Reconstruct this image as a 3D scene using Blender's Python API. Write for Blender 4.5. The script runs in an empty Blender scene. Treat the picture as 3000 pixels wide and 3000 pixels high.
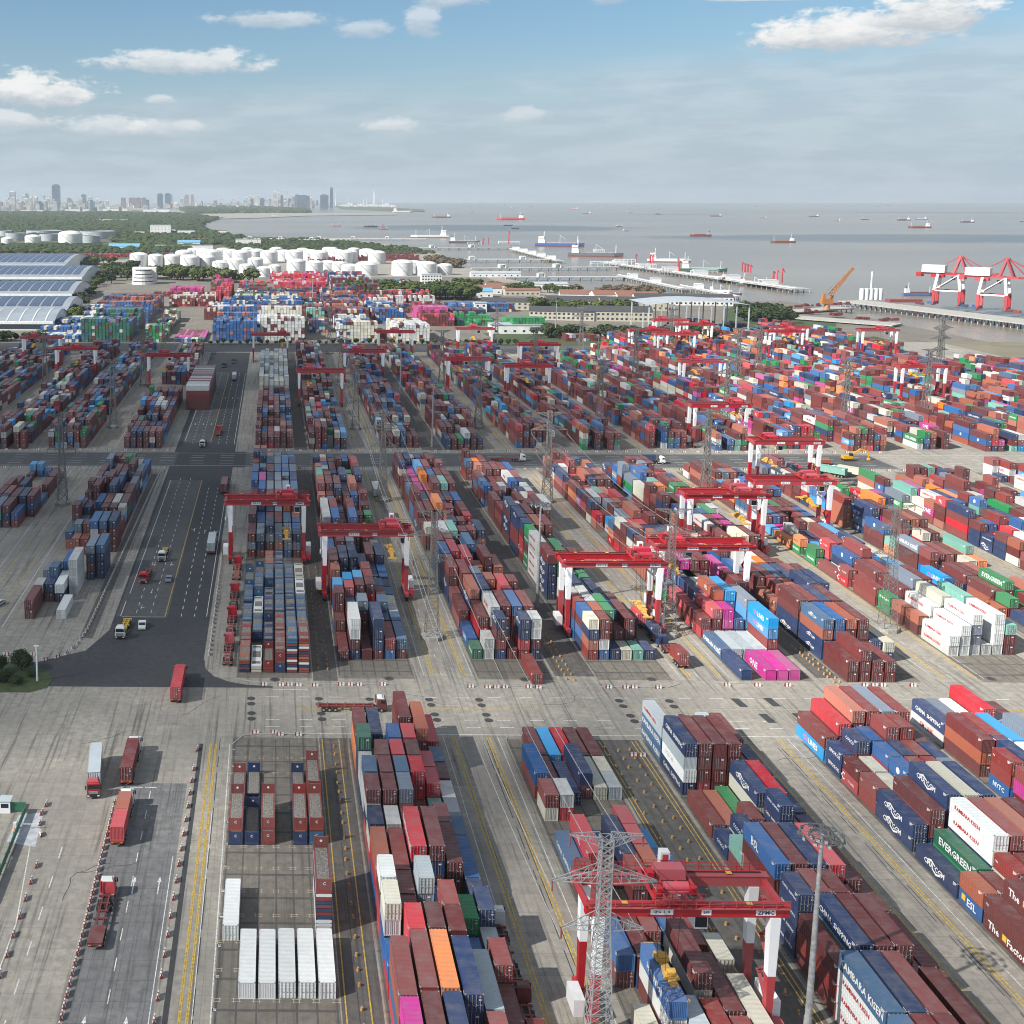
import bpy, bmesh, math, random
import numpy as np
from mathutils import Vector, Matrix
random.seed(7)
R = math.radians
S = bpy.context.scene
COL = S.collection
# ---------------- camera ----------------
CAMZ = 113.0
cd = bpy.data.cameras.new("camera"); cam = bpy.data.objects.new("camera", cd); COL.objects.link(cam)
cam.location = (0, 0, CAMZ); cam.rotation_euler = (R(90 - 8.315), 0, R(0.872))
cd.sensor_width = 36; cd.lens = 36 * 3380 / 3000.0
cd.shift_x = 0.25; cd.shift_y = -(1500 - 1069) / 3000.0
cd.clip_start = 1; cd.clip_end = 90000
S.camera = cam
# ---------------- sun / sky ----------------
SUN_EL, SUN_AZ = 38.0, 26.0      # light travels towards +X turned 26 degrees to +Y
Ld = Vector((math.cos(R(SUN_AZ)) * math.cos(R(SUN_EL)), math.sin(R(SUN_AZ)) * math.cos(R(SUN_EL)), -math.sin(R(SUN_EL))))
sl = bpy.data.lights.new("sun", 'SUN'); sl.energy = 5.0; sl.angle = R(0.53); sl.color = (1.0, 0.955, 0.885)
so = bpy.data.objects.new("sun", sl); COL.objects.link(so); so.location = (-900, -400, 700)
so.rotation_euler = Ld.to_track_quat('-Z', 'Y').to_euler()
W = bpy.data.worlds.new("World"); S.world = W; W.use_nodes = True
nt = W.node_tree; N = nt.nodes; N.clear()
def nd(tree, t, **k):
    n = tree.nodes.new(t)
    for a, v in k.items(): setattr(n, a, v)
    return n
def mth(tree, op, a, b=None, c=None, clamp=False):
    n = tree.nodes.new('ShaderNodeMath'); n.operation = op; n.use_clamp = clamp
    for i, v in enumerate((a, b, c)):
        if v is None: continue
        if isinstance(v, (int, float)): n.inputs[i].default_value = v
        else: tree.links.new(v, n.inputs[i])
    return n.outputs[0]
def mixc(tree, f, a, b, mode='MIX'):
    n = tree.nodes.new('ShaderNodeMix'); n.data_type = 'RGBA'; n.blend_type = mode
    for s, v in ((n.inputs[0], f), (n.inputs[6], a), (n.inputs[7], b)):
        if isinstance(v, (int, float)): s.default_value = v
        elif isinstance(v, tuple): s.default_value = (v + (1,))[:4]
        else: tree.links.new(v, s)
    return n.outputs[2]
def noise(tree, vec, scale, detail=4, rough=0.55, dim='3D'):
    n = tree.nodes.new('ShaderNodeTexNoise'); n.noise_dimensions = dim
    n.inputs['Scale'].default_value = scale; n.inputs['Detail'].default_value = detail; n.inputs['Roughness'].default_value = rough
    if vec is not None: tree.links.new(vec, n.inputs['Vector'])
    return n.outputs['Fac']
def maprange(tree, v, a, b, c=0, d=1, smooth=True):
    n = tree.nodes.new('ShaderNodeMapRange'); n.interpolation_type = 'SMOOTHSTEP' if smooth else 'LINEAR'
    tree.links.new(v, n.inputs[0])
    for i, x in enumerate((a, b, c, d)): n.inputs[i + 1].default_value = x
    return n.outputs[0]
sky = nd(nt, 'ShaderNodeTexSky', sky_type='NISHITA'); sky.sun_disc = False
sky.sun_elevation = R(SUN_EL); sky.sun_rotation = R(180 + 90 - SUN_AZ)
sky.altitude = 100; sky.air_density = 1.0; sky.dust_density = 1.2; sky.ozone_density = 1.3
tc = nd(nt, 'ShaderNodeTexCoord'); sep = nd(nt, 'ShaderNodeSeparateXYZ'); nt.links.new(tc.outputs['Generated'], sep.inputs[0])
SX, SY, SZ = sep.outputs
el = mth(nt, 'MULTIPLY', mth(nt, 'ARCSINE', SZ), 57.2958)         # elevation, degrees
az = mth(nt, 'MULTIPLY', mth(nt, 'ARCTAN2', SX, SY), 57.2958)     # azimuth, degrees to the right of the quay lines
# stretched direction coordinates for cloud noise
cmb = nd(nt, 'ShaderNodeCombineXYZ'); nt.links.new(az, cmb.inputs[0]); nt.links.new(mth(nt, 'MULTIPLY', el, 2.2), cmb.inputs[1]); cmb.inputs[2].default_value = 3.7
cv = cmb.outputs[0]
big = noise(nt, cv, 0.22, 6, 0.6); puff = mth(nt, 'ADD', mth(nt, 'MULTIPLY', noise(nt, cv, 0.55, 8, 0.6), 0.6), mth(nt, 'MULTIPLY', noise(nt, cv, 1.5, 8, 0.62), 0.4))
cmb2 = nd(nt, 'ShaderNodeCombineXYZ'); nt.links.new(mth(nt, 'MULTIPLY', az, 0.3), cmb2.inputs[0]); nt.links.new(mth(nt, 'MULTIPLY', el, 1.5), cmb2.inputs[1]); cmb2.inputs[2].default_value = 11.3
streak = noise(nt, cmb2.outputs[0], 0.5, 8, 0.6)
hz_f = maprange(nt, el, -0.5, 9.0, 1.0, 0.0)
skyc = mixc(nt, 1.0, sky.outputs[0], (0.90, 1.12, 1.24), 'MULTIPLY')
col = mixc(nt, mth(nt, 'MULTIPLY', hz_f, 0.9), skyc, (4.5, 5.55, 6.6))
# a broad veil of thin streaky cloud rising to the right
vtop = mth(nt, 'ADD', mth(nt, 'MULTIPLY', az, 0.06), 4.7)
veil = maprange(nt, mth(nt, 'SUBTRACT', el, vtop), 1.2, -0.8, 0.0, 1.0)
veil = mth(nt, 'MULTIPLY', veil, maprange(nt, streak, 0.3, 0.62, 0.35, 1.0))
sh = maprange(nt, noise(nt, cmb2.outputs[0], 0.9, 6, 0.6), 0.38, 0.62)
veilc = mixc(nt, sh, (4.9, 5.75, 6.6), (6.1, 6.9, 7.6))
col = mixc(nt, mth(nt, 'MULTIPLY', veil, 0.6), col, veilc)
def blob(cx, cy, rx, ry, gain, base_flat, dens=1.0):
    global col
    cy -= 0.45; rx *= 1.2; ry *= 1.35
    dx = mth(nt, 'DIVIDE', mth(nt, 'SUBTRACT', az, cx), rx); dy = mth(nt, 'DIVIDE', mth(nt, 'SUBTRACT', el, cy), ry)
    if base_flat: dy = mth(nt, 'MULTIPLY', dy, mth(nt, 'ADD', 1.0, mth(nt, 'MULTIPLY', mth(nt, 'LESS_THAN', dy, 0.0), 0.9)))
    d = mth(nt, 'SQRT', mth(nt, 'ADD', mth(nt, 'MULTIPLY', dx, dx), mth(nt, 'MULTIPLY', dy, dy)))
    f = mth(nt, 'SUBTRACT', mth(nt, 'ADD', mth(nt, 'SUBTRACT', 1.0, d), mth(nt, 'MULTIPLY', mth(nt, 'SUBTRACT', puff, 0.5), gain)), mth(nt, 'MULTIPLY', mth(nt, 'SUBTRACT', 0.5, big), 0.8))
    m = mth(nt, 'MULTIPLY', maprange(nt, f, 0.10, 0.52), dens)
    # sunlit tops, greyer bases
    g = maprange(nt, mth(nt, 'ADD', dy, mth(nt, 'MULTIPLY', mth(nt, 'SUBTRACT', puff, 0.5), 2.5)), -0.55, 0.5)
    c = mixc(nt, g, (5.6, 6.1, 6.6), (9.6, 9.6, 9.5))
    col = mixc(nt, m, col, c)
for b in ((25.2, 7.2, 3.9, 1.05, 2.4, True, 1.0), (28.6, 7.9, 2.3, 1.2, 2.4, True, 1.0), (-4.2, 6.7, 4.6, 0.75, 2.2, True, 0.75), (-11.6, 5.2, 3.4, 0.95, 2.4, True, 0.95),
          (-12.6, 3.9, 2.6, 0.6, 2.2, True, 0.6), (-8.2, 3.7, 2.4, 0.65, 2.2, True, 0.55), (-5.2, 3.7, 2.0, 0.6, 2.2, True, 0.5), (0.2, 8.8, 3.2, 0.4, 1.6, False, 0.55), (4.3, 8.3, 1.6, 0.4, 1.8, False, 0.45),
          (7.1, 8.6, 0.9, 0.7, 1.8, False, 0.5), (8.4, 9.6, 1.8, 0.4, 1.8, False, 0.5), (5.8, 3.7, 1.5, 0.5, 2.0, True, 0.5), (12.2, 4.2, 1.6, 0.4, 2.0, False, 0.4), (15.6, 9.4, 1.2, 0.35, 1.6, False, 0.5), (-5.4, 5.0, 0.9, 0.3, 1.8, True, 0.5)):
    blob(*b)
# broken cumulus cover over the rest of the sky, above the picture's top edge
ov_s = nd(nt, 'ShaderNodeMapping'); nt.links.new(tc.outputs['Generated'], ov_s.inputs[0]); ov_s.inputs['Scale'].default_value = (1, 1, 1.8)
ov = noise(nt, ov_s.outputs[0], 3.2, 7, 0.58)
ovm = mth(nt, 'MULTIPLY', maprange(nt, ov, 0.40, 0.56), maprange(nt, el, 11.5, 20.0))
ovc = mixc(nt, maprange(nt, noise(nt, ov_s.outputs[0], 5.0, 5, 0.6), 0.35, 0.65), (3.8, 4.2, 4.7), (6.8, 7.2, 7.5))
col = mixc(nt, ovm, col, ovc)
low = maprange(nt, el, -6.0, -0.3, 0.0, 1.0)
col = mixc(nt, low, (3.3, 3.6, 3.9), col)
bg = nd(nt, 'ShaderNodeBackground'); bg.inputs[1].default_value = 0.060
nt.links.new(col, bg.inputs[0]); wo = nd(nt, 'ShaderNodeOutputWorld'); nt.links.new(bg.outputs[0], wo.inputs[0])
S.view_settings.view_transform = 'Standard'; S.view_settings.look = 'None'; S.view_settings.exposure = 0.70; S.view_settings.gamma = 1.0
S.view_settings.use_curve_mapping = False
S.render.engine = 'CYCLES'; S.cycles.pixel_filter_type = 'BLACKMAN_HARRIS'; S.cycles.filter_width = 1.05; S.cycles.use_denoising = True
S.cycles.max_bounces = 5; S.cycles.diffuse_bounces = 3; S.cycles.glossy_bounces = 2; S.cycles.volume_bounces = 1; S.cycles.transparent_max_bounces = 8
try: S.cycles.denoising_prefilter = 'ACCURATE'
except Exception: pass
# ---------------- helpers ----------------
_f = Vector((-math.sin(R(.872)) * math.cos(R(8.315)), math.cos(R(.872)) * math.cos(R(8.315)), -math.sin(R(8.315))))
_r = Vector((math.cos(R(.872)), math.sin(R(.872)), 0)); _u = _r.cross(_f)
def at(x, y, z=0.0):
    """where a point of the photograph (3000 px wide) lies on the level z; returns world X, Y"""
    d = _f + _r * ((x - 750) / 3380.0) - _u * ((y - 1069) / 3380.0)
    t = (z - CAMZ) / d.z
    return d.x * t, d.y * t
def tag(o, label=None, cat=None, group=None, kind=None):
    if label: o["label"] = label
    if cat: o["category"] = cat
    if group: o["group"] = group
    if kind: o["kind"] = kind
    return o
def empty(name, loc=(0, 0, 0), rz=0.0):
    o = bpy.data.objects.new(name, None); COL.objects.link(o); o.location = loc; o.rotation_euler = (0, 0, rz); o.empty_display_size = 0.5
    return o
class MB:
    """collects simple shapes as one mesh; every face carries a material index"""
    def __init__(s): s.v = []; s.f = []; s.m = []
    def quad(s, a, b, c, d, m=0):
        n = len(s.v); s.v += [a, b, c, d]; s.f.append((n, n + 1, n + 2, n + 3)); s.m.append(m)
    def poly(s, pts, m=0):
        n = len(s.v); s.v += list(pts); s.f.append(tuple(range(n, n + len(pts)))); s.m.append(m)
    def box(s, x0, x1, y0, y1, z0, z1, m=0, taper=0.0, top=None):
        n = len(s.v); t = taper
        s.v += [(x0, y0, z0), (x1, y0, z0), (x1, y1, z0), (x0, y1, z0), (x0 + t, y0 + t, z1), (x1 - t, y0 + t, z1), (x1 - t, y1 - t, z1), (x0 + t, y1 - t, z1)]
        s.f += [(n, n + 3, n + 2, n + 1), (n + 4, n + 5, n + 6, n + 7), (n, n + 1, n + 5, n + 4), (n + 1, n + 2, n + 6, n + 5), (n + 2, n + 3, n + 7, n + 6), (n + 3, n, n + 4, n + 7)]
        s.m += [m, m if top is None else top, m, m, m, m]
        return s
    def bar(s, a, b, w, m=0, h=None):
        a = Vector(a); b = Vector(b); d = (b - a)
        if d.length < 1e-6: return s
        d.normalize(); up = Vector((0, 0, 1)) if abs(d.z) < 0.95 else Vector((1, 0, 0))
        p = d.cross(up).normalized() * (w / 2); q = p.cross(d).normalized() * ((h or w) / 2)
        n = len(s.v)
        for c in (a, b):
            s.v += [tuple(c - p - q), tuple(c + p - q), tuple(c + p + q), tuple(c - p + q)]
        s.f += [(n, n + 3, n + 2, n + 1), (n + 4, n + 5, n + 6, n + 7), (n, n + 1, n + 5, n + 4), (n + 1, n + 2, n + 6, n + 5), (n + 2, n + 3, n + 7, n + 6), (n + 3, n, n + 4, n + 7)]
        s.m += [m] * 6
        return s
    def cyl(s, c, r, h, seg=12, m=0, r2=None, axis='z', cap=True):
        n = len(s.v); r2 = r if r2 is None else r2
        for k, (rr, hh) in enumerate(((r, 0), (r2, h))):
            for i in range(seg):
                a = 2 * math.pi * i / seg; u, v = rr * math.cos(a), rr * math.sin(a)
                s.v.append((c[0] + u, c[1] + v, c[2] + hh) if axis == 'z' else ((c[0] + hh, c[1] + u, c[2] + v) if axis == 'x' else (c[0] + v, c[1] + hh, c[2] + u)))
        for i in range(seg):
            j = (i + 1) % seg; s.f.append((n + i, n + j, n + seg + j, n + seg + i)); s.m.append(m)
        if cap:
            s.f.append(tuple(n + i for i in reversed(range(seg)))); s.f.append(tuple(n + seg + i for i in range(seg))); s.m += [m, m]
        return s
    def dome(s, c, r, h, seg=20, rings=4, m=0):
        prev = None
        for k in range(rings):
            a = (k / rings) * math.pi / 2; rr = r * math.cos(a); zz = h * math.sin(a)
            n = len(s.v)
            for i in range(seg):
                t = 2 * math.pi * i / seg; s.v.append((c[0] + rr * math.cos(t), c[1] + rr * math.sin(t), c[2] + zz))
            if prev is not None:
                for i in range(seg):
                    j = (i + 1) % seg; s.f.append((prev + i, prev + j, n + j, n + i)); s.m.append(m)
            prev = n
        n = len(s.v); s.v.append((c[0], c[1], c[2] + h))
        for i in range(seg): s.f.append((prev + i, prev + (i + 1) % seg, n)); s.m.append(m)
        return s
    def prism(s, pts, z0, z1, m=0, top=None):
        n = len(s.v); k = len(pts)
        s.v += [(p[0], p[1], z0) for p in pts] + [(p[0], p[1], z1) for p in pts]
        s.f.append(tuple(n + i for i in reversed(range(k)))); s.m.append(m)
        s.f.append(tuple(n + k + i for i in range(k))); s.m.append(m if top is None else top)
        for i in range(k):
            j = (i + 1) % k; s.f.append((n + i, n + j, n + k + j, n + k + i)); s.m.append(m)
        return s
    def mesh(s, name, mats, smooth=False):
        me = bpy.data.meshes.new(name); me.from_pydata(s.v, [], s.f)
        for mm in (mats if isinstance(mats, (list, tuple)) else [mats]): me.materials.append(mm)
        if any(s.m): me.polygons.foreach_set('material_index', s.m)
        if smooth: me.polygons.foreach_set('use_smooth', [True] * len(s.f))
        me.update(); return me
    def build(s, name, mats, parent=None, loc=None, rz=0.0, smooth=False):
        o = bpy.data.objects.new(name, s.mesh(name, mats, smooth)); COL.objects.link(o)
        if parent is not None: o.parent = parent
        if loc is not None: o.location = loc
        if rz: o.rotation_euler = (0, 0, rz)
        return o
def inst(name, me, parent=None, loc=(0, 0, 0), rz=0.0, mat=None, scale=None):
    o = bpy.data.objects.new(name, me); COL.objects.link(o); o.parent = parent; o.location = loc
    if rz: o.rotation_euler = (0, 0, rz)
    if scale: o.scale = scale
    if mat is not None:
        for i, mm in enumerate(mat if isinstance(mat, (list, tuple)) else [mat]):
            if mm is not None: o.material_slots[i].link = 'OBJECT'; o.material_slots[i].material = mm
    return o
def kids(o): return list(o.children)
def copy_tree(o, loc=None, rz=None, parent=None):
    c = o.copy(); COL.objects.link(c); c.parent = parent
    if loc is not None: c.location = loc
    if rz is not None: c.rotation_euler = (0, 0, rz)
    for k in kids(o): copy_tree(k, parent=c)
    return c
# ---------------- materials ----------------
def base_mat(name, rough=0.6, metal=0.0):
    m = bpy.data.materials.new(name); m.use_nodes = True; t = m.node_tree; b = t.nodes['Principled BSDF']
    b.inputs['Roughness'].default_value = rough; b.inputs['Metallic'].default_value = metal
    return m, t, b
def paint(name, rgb, rough=0.5, dirt=0.35, var=0.17, corr=False, rust=0.25):
    """weathered paint; per-object (or per-face 'rnd' attribute) tint, dust, rust specks"""
    m, t, b = base_mat(name, rough)
    g = t.nodes.new('ShaderNodeNewGeometry'); P = g.outputs['Position']
    at_ = t.nodes.new('ShaderNodeAttribute'); at_.attribute_name = 'rnd'
    oi = t.nodes.new('ShaderNodeObjectInfo')
    rn = mth(t, 'FRACT', mth(t, 'ADD', oi.outputs['Random'], at_.outputs['Fac']))
    hs = t.nodes.new('ShaderNodeHueSaturation'); hs.inputs['Color'].default_value = tuple(rgb) + (1,)
    t.links.new(mth(t, 'ADD', 1.0 - var, mth(t, 'MULTIPLY', rn, 2 * var)), hs.inputs['Value'])
    t.links.new(mth(t, 'ADD', 0.84, mth(t, 'MULTIPLY', mth(t, 'FRACT', mth(t, 'MULTIPLY', rn, 7.31)), 0.22)), hs.inputs['Saturation'])
    n1 = noise(t, P, 0.55, 5, 0.65); n2 = noise(t, P, 3.2, 4, 0.6)
    nz = t.nodes.new('ShaderNodeSeparateXYZ'); t.links.new(g.outputs['Normal'], nz.inputs[0])
    upf = mth(t, 'MAXIMUM', nz.outputs[2], 0.0)
    n4 = noise(t, P, 1.4, 6, 0.7)
    df = mth(t, 'MULTIPLY', maprange(t, n1, 0.38, 0.72), mth(t, 'ADD', 0.2 * dirt, mth(t, 'MULTIPLY', upf, dirt * 0.75)))
    df = mth(t, 'ADD', df, mth(t, 'MULTIPLY', maprange(t, n4, 0.60, 0.70), mth(t, 'MULTIPLY', upf, dirt * 0.7)))
    c = mixc(t, df, hs.outputs['Color'], (0.20, 0.185, 0.165))
    rf = mth(t, 'MULTIPLY', maprange(t, n2, 0.64, 0.74), rust)
    c = mixc(t, rf, c, (0.10, 0.045, 0.02))
    n5 = noise(t, P, 0.9, 7, 0.75)
    c = mixc(t, mth(t, 'MULTIPLY', maprange(t, n5, 0.56, 0.64), 0.22 if dirt > .2 else 0.10), c, tuple(min(1, x * 1.5 + .03) for x in rgb))
    c = mixc(t, mth(t, 'MULTIPLY', maprange(t, noise(t, P, 2.3, 6, 0.7), 0.60, 0.66), 0.35 if rust > .15 else 0.2), c, (0.09, 0.06, 0.045))
    t.links.new(c, b.inputs['Base Color'])
    if corr:
        sp = t.nodes.new('ShaderNodeSeparateXYZ'); t.links.new(P, sp.inputs[0])
        w = mth(t, 'SINE', mth(t, 'MULTIPLY', mth(t, 'ADD', sp.outputs[0], sp.outputs[1]), 22.4))
        bp = t.nodes.new('ShaderNodeBump'); bp.inputs['Strength'].default_value = 0.5; bp.inputs['Distance'].default_value = 0.03
        t.links.new(w, bp.inputs['Height']); t.links.new(bp.outputs[0], b.inputs['Normal'])
    return m
def plain(name, rgb, rough=0.6, metal=0.0, nscale=1.5, amt=0.25):
    m, t, b = base_mat(name, rough, metal)
    g = t.nodes.new('ShaderNodeNewGeometry')
    f = noise(t, g.outputs['Position'], nscale, 5, 0.6)
    d = tuple(x * (1 - amt) for x in rgb); l = tuple(min(1, x * (1 + amt)) for x in rgb)
    t.links.new(mixc(t, maprange(t, f, 0.3, 0.7), d, l), b.inputs['Base Color'])
    return m
CC = {'m': ('maroon', (0.135, 0.027, 0.027)), 'M': ('brown red', (0.225, 0.042, 0.038)), 'r': ('bright red', (0.48, 0.024, 0.036)), 'n': ('navy', (0.022, 0.042, 0.115)),
      'b': ('blue', (0.022, 0.105, 0.30)), 's': ('sky blue', (0.035, 0.30, 0.62)), 'g': ('green', (0.018, 0.22, 0.070)), 'w': ('white', (0.66, 0.68, 0.67)),
      'y': ('steel grey', (0.17, 0.21, 0.27)), 'k': ('magenta', (0.46, 0.040, 0.24)), 'o': ('orange', (0.72, 0.19, 0.025)), 't': ('cream', (0.56, 0.54, 0.44)),
      'c': ('mint green', (0.17, 0.40, 0.33)), 'p': ('rust orange', (0.37, 0.105, 0.060)), 'G': ('dark green', (0.022, 0.13, 0.075)), 'Y': ('chassis yellow', (0.56, 0.36, 0.035)), 'l': ('pale grey', (0.40, 0.46, 0.49)), 'B': ('dusty blue', (0.050, 0.125, 0.24))}
CK = list(CC)
PM = {k: paint(v[0].replace(' ', '_') + '_paint', v[1], dirt=.14 if k in 'wtl' else .35, rust=.12 if k in 'w' else .25) for k, v in CC.items()}
PMC = {k: paint(v[0].replace(' ', '_') + '_corrugated_paint', v[1] if k != 'w' else (.52, .53, .52), corr=True, dirt=.45) for k, v in CC.items()}
DARK = plain('dark_rubber', (0.018, 0.018, 0.02), 0.8)
STEEL = plain('galvanised_steel', (0.42, 0.43, 0.43), 0.5, 0.2)
PYLM = plain('weathered_pylon_steel', (0.17, 0.165, 0.155), 0.6, 0.1)
PALE = plain('pale_galvanised_paint', (0.30, 0.305, 0.31), 0.5, 0.1)
RODM = plain('lock_rod_metal', (0.30, 0.30, 0.31), 0.5, 0.2)
WHITE = paint('white_crane_paint', (0.74, 0.75, 0.76), rust=0.1, dirt=0.2)
CRED = paint('crane_red_paint', (0.36, 0.012, 0.020), rust=0.12, dirt=0.18)
CREDL = paint('crane_pink_red_paint', (0.46, 0.03, 0.055), rust=0.08, dirt=0.15)
YEL = paint('spreader_yellow_paint', (0.66, 0.36, 0.015), rust=0.4)
GLASS = plain('cab_glass', (0.015, 0.02, 0.025), 0.12)
LINEW = plain('worn_white_line_paint', (0.55, 0.55, 0.53), 0.7, 0, 2.2, 0.35)
LINEY = plain('worn_yellow_line_paint', (0.46, 0.31, 0.06), 0.7, 0, 2.2, 0.35)
LETW = plain('white_lettering', (0.74, 0.74, 0.73), 0.5, 0, 1, 0.05)
LETR = plain('red_lettering', (0.50, 0.03, 0.04), 0.5, 0, 1, 0.05)
LETN = plain('navy_lettering', (0.02, 0.04, 0.13), 0.5, 0, 1, 0.05)
LETY = plain('yellow_lettering', (0.70, 0.45, 0.05), 0.5, 0, 1, 0.05)
LETK = plain('pink_lettering', (0.75, 0.15, 0.35), 0.5, 0, 1, 0.05)
LAMPB = plain('lamp_housing', (0.11, 0.12, 0.13), 0.5)
CONC = plain('concrete_block', (0.30, 0.29, 0.27), 0.85)
HAZE, HAZE_TOP = 0.000042, 245.0
CLOUDS = [(-150, 640, 370, 290, .60, 0), (-190, 335, 320, 165, .60, 6), (-90, 140, 180, 110, .26, 0), (1900, 3250, 1000, 380, .62, 0), (750, 4300, 560, 520, .6, 0), (4800, 8400, 900, 350, .5, 0), (2500, 7400, 500, 260, .4, 0)]
# ---------------- ground, water, roads ----------------
def ground_mat(name, rgb, rgb2, joint=5.0, jstr=0.5, stain=0.5, tracks=0.0, rough=0.85, offs=(0, 0)):
    m, t, b = base_mat(name, rough)
    g = t.nodes.new('ShaderNodeNewGeometry'); P = g.outputs['Position']
    sp = t.nodes.new('ShaderNodeSeparateXYZ'); t.links.new(P, sp.inputs[0])
    n1 = noise(t, P, 0.035, 6, 0.62); n2 = noise(t, P, 0.6, 6, 0.7); n3 = noise(t, P, 6.0, 3, 0.6)
    c = mixc(t, maprange(t, n1, 0.32, 0.68), rgb, rgb2)
    c = mixc(t, maprange(t, n2, 0.3, 0.75), c, tuple(x * 0.78 for x in rgb), 'MIX')
    c = mixc(t, mth(t, 'MULTIPLY', maprange(t, n3, 0.55, 0.75), 0.12), c, (0.05, 0.05, 0.05))
    # oil and tyre staining drawn out along the lanes
    mp = t.nodes.new('ShaderNodeMapping'); mp.inputs['Scale'].default_value = (1.1, 0.028, 1); t.links.new(P, mp.inputs[0])
    st = noise(t, mp.outputs[0], 1.0, 5, 0.6)
    c = mixc(t, mth(t, 'MULTIPLY', maprange(t, st, 0.5, 0.72), stain), c, (0.045, 0.043, 0.042))
    bl = noise(t, P, 0.16, 5, 0.7)
    c = mixc(t, mth(t, 'MULTIPLY', maprange(t, bl, 0.58, 0.74), stain * 0.55), c, (0.06, 0.056, 0.05))
    if joint:
        # slab tone differs from slab to slab, with thin dark joints
        fx = mth(t, 'DIVIDE', mth(t, 'ADD', sp.outputs[0], offs[0]), joint); fy = mth(t, 'DIVIDE', mth(t, 'ADD', sp.outputs[1], offs[1]), joint)
        wn = t.nodes.new('ShaderNodeTexWhiteNoise'); wn.noise_dimensions = '2D'; cx = t.nodes.new('ShaderNodeCombineXYZ')
        t.links.new(mth(t, 'FLOOR', fx), cx.inputs[0]); t.links.new(mth(t, 'FLOOR', fy), cx.inputs[1]); t.links.new(cx.outputs[0], wn.inputs[0])
        c = mixc(t, mth(t, 'MULTIPLY', wn.outputs[0], 0.16), c, (0.08, 0.078, 0.075))
        ex = mth(t, 'ABSOLUTE', mth(t, 'SUBTRACT', mth(t, 'FRACT', fx), 0.5)); ey = mth(t, 'ABSOLUTE', mth(t, 'SUBTRACT', mth(t, 'FRACT', fy), 0.5))
        e = mth(t, 'GREATER_THAN', mth(t, 'MAXIMUM', ex, ey), 0.5 - 0.055 / joint)
        c = mixc(t, mth(t, 'MULTIPLY', e, jstr), c, (0.05, 0.048, 0.045))
    t.links.new(c, b.inputs['Base Color'])
    bp = t.nodes.new('ShaderNodeBump'); bp.inputs['Strength'].default_value = 0.25; bp.inputs['Distance'].default_value = 0.02
    t.links.new(n3, bp.inputs['Height']); t.links.new(bp.outputs[0], b.inputs['Normal'])
    return m
M_CONC = ground_mat('apron_concrete', (0.29, 0.27, 0.235), (0.40, 0.37, 0.315), 5.0, 0.28, 0.7)
M_LANE = ground_mat('worn_lane_concrete', (0.15, 0.15, 0.155), (0.23, 0.23, 0.225), 4.5, 0.5, 0.9)
M_YARD = ground_mat('stacking_yard_concrete', (0.15, 0.135, 0.115), (0.22, 0.20, 0.165), 0, 0, 0.55)
M_STRIP = ground_mat('dark_strip_concrete', (0.085, 0.08, 0.075), (0.11, 0.105, 0.1), 0, 0, 0.5)
M_RTG = ground_mat('crane_runway_concrete', (0.09, 0.085, 0.08), (0.15, 0.14, 0.125), 0, 0, 0.75)
M_ASPH = ground_mat('dark_asphalt', (0.040, 0.042, 0.047), (0.060, 0.062, 0.066), 0, 0, 0.3)
M_ASPO = ground_mat('old_asphalt', (0.075, 0.077, 0.080), (0.115, 0.115, 0.115), 0, 0, 0.4)
M_GRASS = ground_mat('grass_ground', (0.035, 0.065, 0.018), (0.075, 0.095, 0.030), 0, 0, 0.25)
M_SOIL = ground_mat('sandy_soil', (0.22, 0.19, 0.14), (0.13, 0.13, 0.07), 0, 0, 0.1)
M_LAND = ground_mat('far_land_soil', (0.06, 0.08, 0.035), (0.13, 0.125, 0.09), 0, 0, 0.1)
def sheet(name, pts, z, mat, kind='structure'):
    mb = MB(); mb.poly([(p[0], p[1], z) for p in pts]); o = mb.build(name, mat); tag(o, kind=kind); return o
def rect(name, x0, x1, y0, y1, z, mat): return sheet(name, [(x0, y0), (x1, y0), (x1, y1), (x0, y1)], z, mat)
# coast line, from the far left round the city bay to the quay at the lower right
coast_px = [(640, 641), (596, 652), (588, 668), (640, 684), (720, 692), (880, 697), (1040, 704), (1180, 722), (1285, 741), (1305, 752), (1250, 762), (1330, 775), (1420, 800), (1500, 820), (1600, 838), (1720, 850), (1850, 868), (1960, 872), (2060, 878), (2150, 892), (2260, 908),
            (2330, 925), (2450, 945), (2560, 962), (2640, 985), (2735, 1000), (2860, 1001), (3060, 1003)]
coast = [at(*p) for p in coast_px]
land = [(900, -900), (-9000, -900), (-30000, 5000), (-30000, 21000), (-2600, 21000)] + [at(320, 606), at(520, 615), at(700, 622), at(900, 624), at(1160, 623), at(1160, 629), at(900, 632), at(760, 638)] + coast + [(1150, 560), (1150, -900)]
gm = MB(); gm.prism(land[::-1], -6.0, 0.0)
tag(gm.build('ground', M_CONC), kind='structure')
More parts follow.
